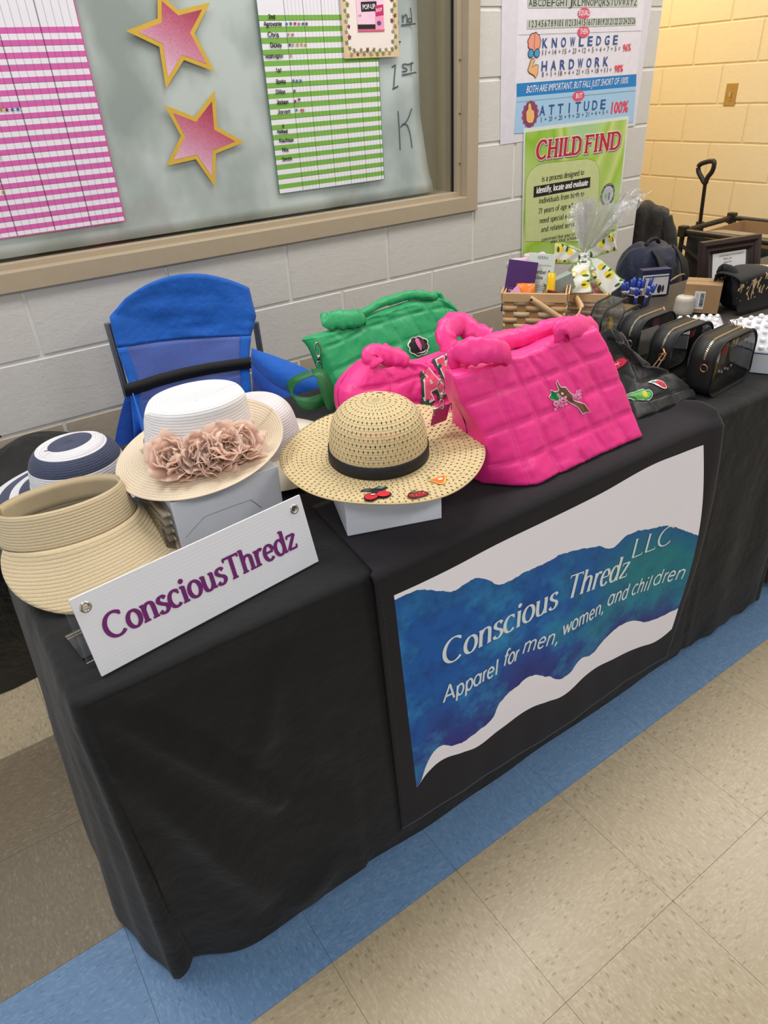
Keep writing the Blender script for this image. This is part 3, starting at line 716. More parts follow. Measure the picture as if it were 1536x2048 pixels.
btext(t['red'], '100%', k4, (2.378,1.259), (2.483,1.259), .040, .03)
for s_, a_, b_, h_ in (('EQUALS', (2.144,1.588), (2.204,1.588), .0165), ('THEN', (2.157,1.531), (2.199,1.531), .0165), ('BUT', (2.163,1.324), (2.198,1.324), .0165)):
    btext(t['white'], s_, k6, a_, b_, h_, .01)
btext(t['white'], 'BOTH ARE IMPORTANT, BUT FALL JUST SHORT OF 100%', k6, (1.895,1.355), (2.464,1.361), .023, .0, .25)
for k, c in (('navy', (45, 80, 140)), ('black', (45, 45, 48)), ('red', (222, 60, 84)), ('white', (240, 238, 240)), ('grey', (186, 192, 182)), ('band', (28, 122, 190)), ('sky', (158, 196, 226)), ('line', (110, 120, 125))):
    t[k].build({'navy': 'navy_words', 'black': 'black_figures', 'red': 'red_percentages', 'white': 'white_words', 'grey': 'letter_strips', 'band': 'blue_band', 'sky': 'light_blue_panel', 'line': 'rule_lines'}[k], M(c, .5, var=.02), P1)
# little pictures: brain with sunglasses, flexed arm, raised thumb
def pic(name, pts, c, k): MB().poly([fnW(p[0], p[1], k) for p in pts]).build(name, M(c, .5, var=.03), P1)
bx, bz = (1.924,1.51)
pic('brain_outline', [(bx + .033 * math.cos(q) * (1 + .06 * math.sin(9 * q)), bz + .030 * math.sin(q) * (1 + .06 * math.cos(9 * q))) for q in [2 * PI * i / 40 for i in range(40)]], (60, 45, 50), .0006)
pic('brain', [(bx + .030 * math.cos(q) * (1 + .06 * math.sin(9 * q)), bz + .027 * math.sin(q) * (1 + .06 * math.cos(9 * q))) for q in [2 * PI * i / 40 for i in range(40)]], (228, 150, 128), .0008)
pic('brain_crease', [(bx - .001, bz - .02), (bx + .001, bz - .02), (bx + .001, bz + .026), (bx - .001, bz + .026)], (90, 55, 55), .001)
for s in (-1, 1): pic('sunglass_rim', ell2(bx + s * .015, bz - .033, .0150, .0145), (45, 50, 60), .001); pic('sunglass_lens', ell2(bx + s * .015, bz - .033, .0120, .0115), (70, 150, 200), .0012)
arm = [(1.899,1.426),(1.912,1.456),(1.924,1.461),(1.93,1.454),(1.925,1.449),(1.918,1.433),(1.936,1.441),(1.949,1.44),(1.948,1.415),(1.939,1.401),(1.93,1.41),(1.906,1.419)]
pic('flexed_arm_outline', grow2(arm, .0025), (70, 50, 40), .0006); pic('flexed_arm', arm, (226, 172, 120), .0008)
tx_, tz_ = (1.921,1.285)
pic('burst', star2(tx_, tz_, .046, .86, 90, 14), (178, 60, 84), .0006); pic('oval', ell2(tx_, tz_, .036, .044), (128, 66, 110), .0007)
th = [(1.903,1.266),(1.899,1.293),(1.909,1.303),(1.909,1.319),(1.916,1.323),(1.923,1.315),(1.926,1.301),(1.94,1.295),(1.943,1.274),(1.936,1.257),(1.915,1.257)]
pic('thumb_outline', grow2(th, .0025), (80, 55, 40), .0009); pic('thumb', th, (232, 180, 110), .0011)

P2 = sheet('child_find_poster', [(1.915, .70), (2.508, .75), (2.4935, 1.243), (1.890, 1.240)], M((214, 222, 214), .3, spec=.5), W - .0098, wav=.0006); tag(P2, 'green poster headed CHILD FIND in red letters above the baskets', 'poster')
a = N('green_print'); co = a.coord('Object', (3.0, 1, 1.6), (0, -.7, 0)); f = a.noise(1.5, 1, co, .3)
a.set(a.ramp(f, [(.30, lin((150, 196, 150))), (.42, lin((176, 206, 128))), (.5, lin((150, 190, 48))), (.56, lin((196, 212, 132))), (.66, lin((132, 180, 40))), (.8, lin((204, 214, 150)))]), rough=.3)
fn2 = lambda x, z, k=0: (x, W - .0112 - k, z)
g2 = [(1.918, .71), (2.497, .755), (2.4835, 1.232), (1.900, 1.227)]
MB().poly([fn2(*p) for p in g2]).build('green_ground', a.m, P2)
R_ = [(1.926,0.831),(1.915,1.017),(1.916,1.058),(1.93,1.086),(1.964,1.105),(2.01,1.11),(2.26,1.104),(2.307,1.091),(2.333,1.064),(2.344,1.032),(2.355,0.922),(2.373,0.765)]
MB().poly([fn2(p[0], p[1], .0002) for p in grow2(R_, .002)]).build('panel_line', M((120, 140, 80), .4), P2)
MB().poly([fn2(p[0], p[1], .0004) for p in R_]).build('text_panel', M((196, 206, 146), .4), P2)
pb = [(1.96,0.992),(2.291,0.993),(2.288,1.034),(1.959,1.033)]
MB().poly([fn2(p[0], p[1], .0007) for p in pb]).build('black_bar', M((22, 20, 24), .4), P2)
for nm, gr_, k, c in (('heading_shadow', .10, .0004, (110, 105, 120)), ('heading_outline', .07, .0006, (238, 226, 232)), ('heading', 0, .0010, (176, 32, 46))):
    b = MB(); dx = .003 if nm == 'heading_shadow' else 0
    for w_, q0, q1 in (('CHILD', (1.962,1.13), (2.215,1.128)), ('FIND', (2.234,1.128), (2.455,1.127))):
        b = MB(); stext(b, w_, (lambda x, z, k=k, dx=dx: fn2(x + dx, z - dx, k)), q0, q1, .062, wt=.175, thin=.60, serif=.26, grow=gr_, shear=.04)
        b.build(nm, M(c, .35, var=.02), P2)
b = MB(); w = MB(); f3 = lambda x, z: fn2(x, z, .0010)
for s_, a_, b_, bb, h_ in (('is a process designed to', (2.001,1.046), (2.246,1.047), b, .0195), ('identify, locate and evaluate', (1.974,1.006), (2.276,1.004), w, .0215),
                      ('individuals from birth to', (1.992,0.966), (2.258,0.964), b, .0195), ('21 years of age who', (1.993,0.928), (2.215,0.926), b, .0195),
                      ('need special education', (2.002,0.89), (2.266,0.886), b, .0195), ('and related services', (2.015,0.854), (2.246,0.849), b, .0195),
                      ('concerned that your child', (2.02,0.817), (2.246,0.811), b, .0135), ('your local school district', (2.077,0.802), (2.305,0.792), b, .0135)):
    stext(b if bb is b else w, s_, f3, a_, b_, h_, wt=.15 if bb is w else .115, thin=.5, serif=.13)
b.build('black_lettering', M((30, 34, 26), .5), P2); w.build('white_lettering', M((242, 240, 240), .5), P2)
lx, lz = (2.411,0.951)
for nm, r, c, k in (('seal_ring', .046, (58, 62, 74), .0006), ('seal_white', .034, (214, 218, 224), .0008), ('seal_globe', .030, (176, 186, 190), .0010)): MB().poly([fn2(p[0], p[1], k) for p in ell2(lx, lz, r, r, 32)]).build(nm, M(c, .4, var=.1), P2)
MB().poly([fn2(p[0], p[1], .0013) for p in ell2(lx - .012, lz - .004, .007, .009)]).build('seal_tree', M((120, 170, 60), .4), P2)
b = MB().poly([fn2(p[0], p[1], .0013) for p in ell2(lx + .008, lz + .004, .0045, .0045)])
b.poly([fn2(lx + .004, lz - .02, .0013), fn2(lx + .012, lz - .02, .0013), fn2(lx + .011, lz, .0013), fn2(lx + .005, lz, .0013)]); b.build('seal_figure', M((40, 42, 60), .4), P2)
b = MB()
for i, ch in enumerate('REGIONAL STUDENT SERVICE'):
    if ch == ' ': continue
    an = math.radians(200 - i * 9.4); px_, pz_ = lx + .0385 * math.cos(an), lz + .0385 * math.sin(an); tx2, tz2 = math.sin(an) * .0026, -math.cos(an) * .0026
    btext(b, ch, lambda x, z: fn2(x, z, .001), (px_ - tx2, pz_ - tz2), (px_ + tx2, pz_ + tz2), .0065)
b.build('seal_lettering', M((190, 195, 205), .5), P2)
# light switch on the cream wall
sw = empty('light_switch', (XR - .006, 2.084, 1.25), 'brass toggle light switch plate on the cream block wall', 'switch')
m_br = M((190, 160, 100), .35, .6, name='brass'); mb = MB().box((0, 0, 0), (.006, .072, .115)); mb.build('plate', m_br, sw, bevel=.002)
MB().box((-.008, 0, .002), (.014, .010, .022)).build('toggle', M((200, 175, 120), .4), sw)
for s in (-1, 1): MB().box((-.004, 0, s * .032), (.003, .006, .006)).build('screw', m_br, sw)
# ------------------------------------------------------------------ tables and their cloths
TZ = .742
def table(x0, x1, y0, y1, label):
    r = empty('folding_table', ((x0 + x1) / 2, (y0 + y1) / 2, 0), label, 'table')
    MB().box((0, 0, TZ - .026), (x1 - x0 - .02, y1 - y0 - .02, .04)).build('tabletop', M((190, 188, 182), .5), r, bevel=.006)
    for sx in (-1, 1):
        for sy in (-1, 1):
            MB().tube([(sx * (x1 - x0 - .3) / 2, sy * (y1 - y0 - .2) / 2, 0), (sx * (x1 - x0 - .3) / 2, sy * (y1 - y0 - .2) / 2, TZ - .05)], .013, 10).build('leg', M((90, 90, 92), .4, .7), r)
    return r
table(-.235, 1.585, .135, .875, 'folding table hidden under the black cloth with the hats and bags')
table(1.69, 3.17, .135, .875, 'folding table hidden under the dark cloth beside the cream wall')
def nz(x, y, z=0): return noise.noise(Vector((x, y, z)))
def crease(x, z, x0, z0, x1, z1, w, amp):
    """a fold ridge running from (x0,z0) to (x1,z1) in cloth coordinates"""
    dx, dz = x1 - x0, z1 - z0; L2 = dx * dx + dz * dz; t = ((x - x0) * dx + (z - z0) * dz) / L2
    tt = min(1, max(0, t)); d = math.hypot(x - x0 - tt * dx, z - z0 - tt * dz); f = math.sin(PI * min(1, max(0, t * .9 + .05))) ** .5
    return amp * f * math.exp(-(d / w) ** 2)
def front_off(x, z, side):
    """how far the cloth stands out from the table side at height z; x runs along the side"""
    q = (TZ - z) / TZ
    k = .35 if (side == 0 and .15 < x < 1.22) else .8
    o = .003 + k * .010 * q + k * q * (.014 * nz(x * 3.0, 1.5 * q, side) + .007 * nz(x * 8, 2 * q, side + 5))
    if side == 0:
        o += crease(x, z, -.20, .70, .00, .34, .020, .020) + crease(x, z, -.22, .60, -.06, .12, .024, .020) - crease(x, z, -.17, .70, .03, .34, .018, .010) + crease(x, z, .05, .66, -.02, .45, .02, .007) + crease(x, z, .06, .66, .10, .40, .02, .006)
        o += crease(x, z, .02, .48, .16, .20, .03, -.006) + crease(x, z, -.24, .72, -.215, .0, .02, .016) + crease(x, z, .10, .12, .0, .03, .03, .008)
        o -= .065 * q ** 1.3 * math.exp(-((x + .245) / .075) ** 2)
        o -= .012 * (1 - min(1, max(0, (x - .05) / .15))) - q * .006
        if x > 1.2: o += q * .004 * math.sin(x * 34)
    if side == 1: o += crease(x, z, .20, .74, .22, .0, .03, .012) + crease(x, z, .42, .70, .46, .1, .04, .010) + .050 * q ** .8 * min(1, max(0, (x - .16) / .15))
    return o
def tablecloth(name, x0, x1, y0, y1, mat, label, hem, seed=0, drop_top=.0, div=1):
    sec = []  # perimeter: back-left -> front-left -> front-right -> back-right
    nx_, ny_ = int(150 / div), int(64 / div)
    R = .022
    per = []
    for i in range(ny_ + 1): per.append((1, x0, y1 - (y1 - y0 - R) * i / ny_, -1, 0, y1 - (y1 - y0 - R) * i / ny_))
    for i in range(1, 9): a = PI + PI / 2 * i / 9; per.append((9, x0 + R + R * math.cos(a), y0 + R + R * math.sin(a), math.cos(a), math.sin(a), i / 9))
    for i in range(nx_ + 1): x = x0 + R + (x1 - x0 - 2 * R) * i / nx_; per.append((0, x, y0, 0, -1, x))
    for i in range(1, 9): a = -PI / 2 + PI / 2 * i / 9; per.append((8, x1 - R + R * math.cos(a), y0 + R + R * math.sin(a), math.cos(a), math.sin(a), i / 9))
    for i in range(ny_ + 1): per.append((2, x1, y0 + R + (y1 - y0 - R) * i / ny_, 1, 0, y0 + R + (y1 - y0 - R) * i / ny_))
    rows = []
    nd = int(70 / div)
    for s, px, py, ox, oy, q in per:
        row = []
        # rounded edge, then the drop
        for k in range(4):
            a = k / 4 * PI / 2
            row.append((px - ox * (.012 - .012 * math.sin(a)), py - oy * (.012 - .012 * math.sin(a)), TZ - .012 + .012 * math.cos(a)))
        hb = hem(s, q)
        for k in range(nd + 1):
            t = k / nd; z = TZ - .012 - (TZ - .012 - hb) * t
            if s in (9, 8):
                c0 = front_off(y0 if s == 9 else 9, z, 1 if s == 9 else 2); c1 = front_off(x0 if s == 9 else x1, z, 0); o = c0 * (1 - q) + c1 * q
                if s == 9: o += .004 * math.sin(PI * q) * ((TZ - z) / TZ) ** .7 - .022 * math.exp(-((q - .62) / .12) ** 2) * ((TZ - z) / TZ)
                else: o += .015 * math.sin(PI * q) * (TZ - z) / TZ
            else: o = front_off(q, z, {1: 1, 0: 0, 2: 2}[s])
            e = min(1, (TZ - z) / .05); row.append((px + ox * o * e, py + oy * o * e, z))
        rows.append(row)
    b = MB().grid(rows)
    tx0, tx1, ty0, ty1 = x0 + .012, x1 - .012, y0 + .012, y1
    top = []
    for i in range(31):
        top.append([])
        for k in range(61):
            x = tx0 + (tx1 - tx0) * k / 60; y = ty0 + (ty1 - ty0) * i / 30
            ed = min(1, max(0, min(x - tx0, y - ty0)) / .04)
            top[-1].append((x, y, TZ - .0003 + ed * .0016 * (nz(x * 9, y * 9, seed) ) - (0 if ed else 0)))
    b.grid(top)
    o = b.build(name, mat, None, True, merge=.0008)
    return tag(o, label, 'tablecloth')
m_black = fabric((23, 23, 25), .8, 1600, .10, 'black_polyester', .5, 8, .22)
m_dk = fabric((52, 45, 38), .6, 1600, .1, 'dark_polyester', .5, 7, .3)  # black cloth; the cream wall's grazing sheen is put into the brown colour
def hem1(s, q):
    if s == 9: return .006 + .014 * abs(math.sin(PI * q))
    if s == 1: return .10 * math.sin(PI * min(1, max(0, (q - .10) / .8))) ** 1.0 * 0.25 + .01
    if s == 0: return .008 + .020 * max(0, nz(q * 3.2, .3, 3)) + .012 * math.exp(-((q - .2) / .1) ** 2) + (.012 * abs(math.sin(q * 40)) if q > 1.2 else 0)
    return .012
tablecloth('tablecloth', -.245, 1.590, .122, .885, m_black, 'plain black cloth reaching the floor under the hats and quilted bags', hem1, 1)
tablecloth('tablecloth', 1.665, 3.20, .122, .885, m_dk, 'dark wrinkled cloth on the farther table by the cream wall', lambda s, q: .03, 5, div=2)
# hem stitching line near the front fold of the near cloth (a seam strip)
# banner runner over the cloth
a = N('banner_print'); uvn = a.n('ShaderNodeUVMap'); sp = a.n('ShaderNodeSeparateXYZ'); a.l(uvn, 0, sp, 0)
u, v = sp.outputs[0], sp.outputs[1]     # metres along x and z
def fcurve(pts, lo, hi, x0, x1):
    fc = a.n('ShaderNodeFloatCurve'); c = fc.mapping.curves[0]; pts = sorted(pts)
    P = [((p[0] - x0) / (x1 - x0), (p[1] - lo) / (hi - lo)) for p in pts]
    while len(c.points) < len(P): c.points.new(.5, .5)
    for i, p in enumerate(P): c.points[i].location = (min(1, max(0, p[0])), p[1])
    fc.mapping.update(); nrm = a.math('DIVIDE', a.math('SUBTRACT', u, x0), x1 - x0); a.t.links.new(nrm, fc.inputs['Value'])
    return a.math('ADD', a.math('MULTIPLY', fc.outputs[0], hi - lo), lo)
nzz = a.noise(22, 6, uvn.outputs[0], .6); wob = a.math('MULTIPLY', a.math('SUBTRACT', nzz, .5), .020)
wt_ = fcurve([(.24, .694), (.354, .692), (.489, .697), (.624, .697), (.757, .699), (.919, .709), (1.01, .704), (1.12, .697)], .1, .8, .24, 1.16)
wb_ = fcurve([(.24, .17), (.281, .182), (.312, .207), (.347, .218), (.40, .204), (.45, .188), (.511, .196), (.608, .198), (.66, .184), (.714, .168), (.793, .188), (.889, .179), (.994, .159), (1.074, .140), (1.12, .150)], .1, .8, .24, 1.16)
bt_ = fcurve([(.24, .690), (.258, .685), (.297, .682), (.353, .657), (.383, .642), (.427, .645), (.459, .632), (.507, .597), (.548, .599), (.62, .597), (.696, .590), (.779, .563), (.825, .540), (.875, .554), (.941, .540), (1.01, .520), (1.091, .475), (1.16, .430)], .1, .8, .24, 1.16)
bb_ = fcurve([(.24, .17), (.288, .188), (.31, .232), (.338, .262), (.383, .240), (.434, .233), (.486, .247), (.507, .278), (.568, .298), (.599, .302), (.652, .267), (.716, .229), (.764, .258), (.802, .247), (.844, .270), (.909, .282), (1.009, .236), (1.063, .223), (1.12, .216), (1.16, .21)], .1, .8, .24, 1.16)
inw = a.math('MULTIPLY', a.math('LESS_THAN', v, wt_), a.math('GREATER_THAN', v, wb_))
xl = a.math('GREATER_THAN', u, a.math('ADD', .257, a.math('MULTIPLY', a.math('SUBTRACT', .69, v), .05)))
rcurve = a.math('SUBTRACT', 1.142, a.math('MULTIPLY', a.math('POWER', a.math('ABSOLUTE', a.math('SUBTRACT', v, .36)), 2.0), .42))
inw = a.math('MULTIPLY', inw, a.math('MULTIPLY', xl, a.math('LESS_THAN', u, rcurve)))
inb = a.math('MULTIPLY', a.math('LESS_THAN', v, a.math('ADD', bt_, wob)), a.math('GREATER_THAN', v, a.math('ADD', bb_, wob)))
# watercolour: deep blue at the rims, brighter blue within, teal to the right
n1 = a.noise(7, 6, uvn.outputs[0], .66); n2 = a.noise(20, 5, uvn.outputs[0], .65)
low = a.math('SUBTRACT', a.math('ADD', v, a.math('MULTIPLY', n1, .16)), a.math('ADD', bb_, .06))
c_deep = lin((52, 46, 128)); c_mid = lin((26, 92, 172)); c_lt = lin((48, 146, 200)); c_teal = lin((36, 150, 152)); c_green = lin((18, 104, 102))
depth = a.math('MULTIPLY', low, 6.5)
cc = a.mix(a.math('MINIMUM', a.math('MAXIMUM', depth, 0.0), 1.0), c_deep, c_mid)
cc = a.mix(a.math('MINIMUM', a.math('MAXIMUM', a.math('MULTIPLY', a.math('SUBTRACT', n1, .48), 5.0), 0.0), .8), cc, c_lt)
tq = a.math('ADD', a.math('MULTIPLY', a.math('SUBTRACT', u, .66), 3.6), a.math('MULTIPLY', a.math('SUBTRACT', n1, .5), 2.4))
cc = a.mix(a.math('MULTIPLY', a.math('MINIMUM', a.math('MAXIMUM', tq, 0.0), .85), a.math('MINIMUM', a.math('MAXIMUM', depth, 0.0), 1.0)), cc, a.mix(n2, c_green, c_teal))
rim = a.math('MINIMUM', a.math('MAXIMUM', a.math('SUBTRACT', 1.0, a.math('MULTIPLY', a.math('SUBTRACT', bt_, v), 16.0)), 0.0), 1.0)
cc = a.mix(a.math('MULTIPLY', rim, .75), cc, a.mix(n2, lin((36, 66, 140)), lin((30, 112, 172))))
cc = a.mix(a.math('MAXIMUM', a.math('MULTIPLY', a.math('SUBTRACT', n2, .46), 2.2), 0.0), cc, lin((22, 44, 104)))
col_ = a.mix(inb, lin((240, 238, 248)), cc)
col_ = a.mix(inw, lin((27, 24, 30)), col_)
a.set(col_, rough=.8, sheen=.1, spec=.2)
a.bump(a.math('ADD', a.math('MULTIPLY', a.noise(6, 3, a.coord()), 4.0), a.math('MULTIPLY', a.noise(1400, 1, a.coord()), .1)), .25, .003)
m_banner = a.m
def banner_y(x, z):
    q = min(1, max(0, (TZ - z) / .7)); y = .1045
    y -= q * (.003 + .006 * nz(x * 4.2, .6 * q, 11)) + .003 * q * math.sin(x * 17 + 1.0) ** 3
    y -= .016 * math.exp(-((x - 1.15) / .05) ** 2) * math.sin(PI * min(1, q * 1.2 + .1)) * .6
    return y
rows = []; uvs = []
NX = 170
for i in range(NX + 1):
    s = i / NX; r = []; ur = []
    def xl_(z): return .221 + .022 * (TZ - z) / .7
    def xr_(z):
        q = (TZ - z) / .7; return 1.150 + .038 * math.sin(PI * min(1, q * .9 + .05)) - .03 * q
    for k in range(16):   # on the table top, front to back order reversed later
        y = .36 - (.36 - .120) * k / 15
        xa = .253 - .025 * (.36 - y) / .25; xb = 1.155 + .0 * y
        x = xa + (xb - xa) * s; lift = .0042 + .0015 * (1 + nz(x * 6, y * 6, 8)) + .018 * math.exp(-((s - 1) / .03) ** 2) * math.exp(-((y - .16) / .05) ** 2)
        r.append((x, y, TZ + lift)); ur.append((x, .80))
    hemz = .072 - .028 * s + .006 * math.sin(s * 9)
    for k in range(1, 5):
        an = k / 5 * PI / 2; x = xl_(TZ) + (xr_(TZ) - xl_(TZ)) * s
        y = .120 - .0155 * math.sin(an); z = TZ - .012 + .0165 * math.cos(an); r.append((x, y, z)); ur.append((x, .76))
    for k in range(91):
        z = TZ - .014 - (TZ - .014 - hemz) * k / 90; x = xl_(z) + (xr_(z) - xl_(z)) * s
        r.append((x, banner_y(x, z), z)); ur.append((x, z))
    rows.append(r); uvs.append(ur)
ban = MB().grid(rows, 0, False, uvs).build('banner', m_banner, None, True, solid=.0008, off=0)
tag(ban, 'black and white cloth banner with blue watercolour band hanging on the table front', 'banner')
hemb = MB()
for i in range(60):
    z = .70 - i * .0105; x = .221 + .022 * (TZ - z) / .7 + .010
    hemb.add([(x, banner_y(x, z) - .0012, z), (x + .0012, banner_y(x, z) - .0012, z), (x + .0012, banner_y(x, z) - .0012, z - .006), (x, banner_y(x, z) - .0012, z - .006)], [(0, 1, 2, 3)])
hemb.build('hem_stitching', M((60, 56, 64), .8), ban)['kind'] = 'stuff'
fnB = lambda x, z: (x, banner_y(x, z) - .0016, z)
cw_ = lambda: b.build('company_word', M((222, 234, 240), .7, var=.03), ban)
b = MB(); stext(b, 'Conscious', fnB, (0.354,0.477), (0.662,0.464), .059, wt=.110, thin=.36, serif=.13); cw_()
b = MB(); stext(b, 'Thredz', fnB, (0.685,0.47), (0.889,0.434), .059, wt=.110, thin=.36, serif=.13); cw_()
b = MB(); stext(b, 'LLC', fnB, (0.889,0.481), (1.045,0.46), .050, wt=.10, thin=.38, serif=.13)
cw_()
b = MB()
for s_, p0, p1 in (('Apparel', (0.353,0.382), (0.499,0.371)), ('for', (0.51,0.384), (0.554,0.376)), ('men,', (0.562,0.387), (0.674,0.357)),
                   ('women,', (0.686,0.369), (0.822,0.365)), ('and', (0.831,0.377), (0.905,0.364)), ('chil', (0.917,0.365), (0.988,0.347)), ('dren', (0.995,0.356), (1.121,0.321))):
    b = MB(); stext(b, s_, fnB, p0, p1, .040, wt=.088, font=GR); b.build('slogan_word', M((214, 230, 238), .7, var=.03), ban)

# ------------------------------------------------------------------ tabletop sign
m_white = M((224, 226, 234), .35, spec=.5, var=.02, name='white_corrugated')
a = N('corrugated_white'); wv = a.n('ShaderNodeTexWave'); wv.bands_direction = 'Z'; wv.inputs['Scale'].default_value = 55; a.t.links.new(a.coord(), wv.inputs[0])
a.set(lin((226, 228, 236)), rough=.35, spec=.5); a.bump(wv.outputs[1], .06, .001)
az = math.radians(7.2); tl = math.radians(15)
Rm = Matrix.Rotation(az, 4, 'Z') @ Matrix.Rotation(-tl, 4, 'X')
sg = empty('tabletop_sign', (-.194, .154, TZ + .004), 'white board sign reading ConsciousThredz in purple letters, leaning behind the table edge', 'sign')
sg.rotation_euler = Rm.to_euler()
SWd, SH_ = .372, .119
# board with two round eyelet holes
def board():
    bm = bmesh.new(); outer = [(0, 0), (SWd, 0), (SWd, SH_), (0, SH_)]; holes = [(.0155, SH_ - .018), (SWd - .0165, SH_ - .018)]
    b = MB(); n = 20
    for side, y in ((1, 0), (-1, .004)):
        # left cap, middle, right cap : ring quads around each hole
        for h, (hx, hz) in enumerate(holes):
            sq = [(hx - .0155, hz - .018), (hx + .0155, hz - .018), (hx + .0155, hz + .018), (hx - .0155, hz + .018)]
            sqp = []; ring = []
            for k in range(n):
                an = -3 * PI / 4 + 2 * PI * k / n; c, s = math.cos(an), math.sin(an); m = max(abs(c), abs(s)); sqp.append((hx + .0155 * c / m, y, hz + .018 * s / m)); ring.append((hx + .0042 * c, y, hz + .0042 * s))
            b.grid([sqp, ring], 0, True)
        z1 = SH_ - .036
        b.add([(0, y, 0), (SWd, y, 0), (SWd, y, z1), (0, y, z1)], [(0, 1, 2, 3)])
        b.add([(.031, y, z1), (SWd - .032, y, z1), (SWd - .032, y, SH_), (.031, y, SH_)], [(0, 1, 2, 3)])
        b.add([(SWd - .001, y, z1), (SWd, y, z1), (SWd, y, SH_), (SWd - .001, y, SH_)], [(0, 1, 2, 3)])
    for p, q in zip(outer, outer[1:] + outer[:1]): b.add([(p[0], 0, p[1]), (q[0], 0, q[1]), (q[0], .004, q[1]), (p[0], .004, p[1])], [(0, 1, 2, 3)])
    return b
board().build('board', a.m, sg)
m_chrome = M((190, 188, 184), .22, 1.0, var=0, name='polished_metal')
for hx in (.0155, SWd - .0165):
    MB().lathe([(.0042, .004), (.0042, -.0005), (.005, -.002), (.0072, -.0018), (.0082, 0)], 24).build('eyelet', m_chrome, sg, True).matrix_local = Matrix.Translation((hx, 0, SH_ - .018)) @ Matrix.Rotation(PI / 2, 4, 'X') @ Matrix.Diagonal((1, 1, -1, 1))
b = MB(); stext(b, 'ConsciousThredz', lambda x, z: (x, -.0007, z), (0.02557,0.04339), (0.343,0.04028), .036, wt=.135, thin=.62, serif=.20)
b.build('sign_lettering', M((112, 38, 112), .4, var=.04), sg)
# clear stand behind the sign
cl = N('clear_acrylic'); cl.t.nodes.remove(cl.p)
tr = cl.n('ShaderNodeBsdfTransparent'); tr.inputs[0].default_value = (.86, .88, .92, 1); gl = cl.n('ShaderNodeBsdfGlossy'); gl.inputs['Roughness'].default_value = .04
lw = cl.n('ShaderNodeFresnel'); lw.inputs[0].default_value = 1.45; mx = cl.n('ShaderNodeMixShader'); cl.t.links.new(cl.math('ADD', cl.math('MULTIPLY', lw.outputs[0], 1.0), .05), mx.inputs[0]); cl.l(tr, 0, mx, 1); cl.l(gl, 0, mx, 2); cl.l(mx, 0, cl.out, 0); m_clear = cl.m
st = empty('sign_stand', (-.194, .154, TZ + .004), 'clear acrylic stand propping the white sign from behind', 'stand'); st.rotation_euler = Matrix.Rotation(az, 4, 'Z').to_euler()
MB().box((.185, .044, .043), (.383, .0025, .078), R=Matrix.Rotation(-tl, 3, 'X')).build('back_plate', m_clear, st)
MB().box((.185, .085, .0015), (.383, .07, .0025)).build('foot_plate', m_clear, st)
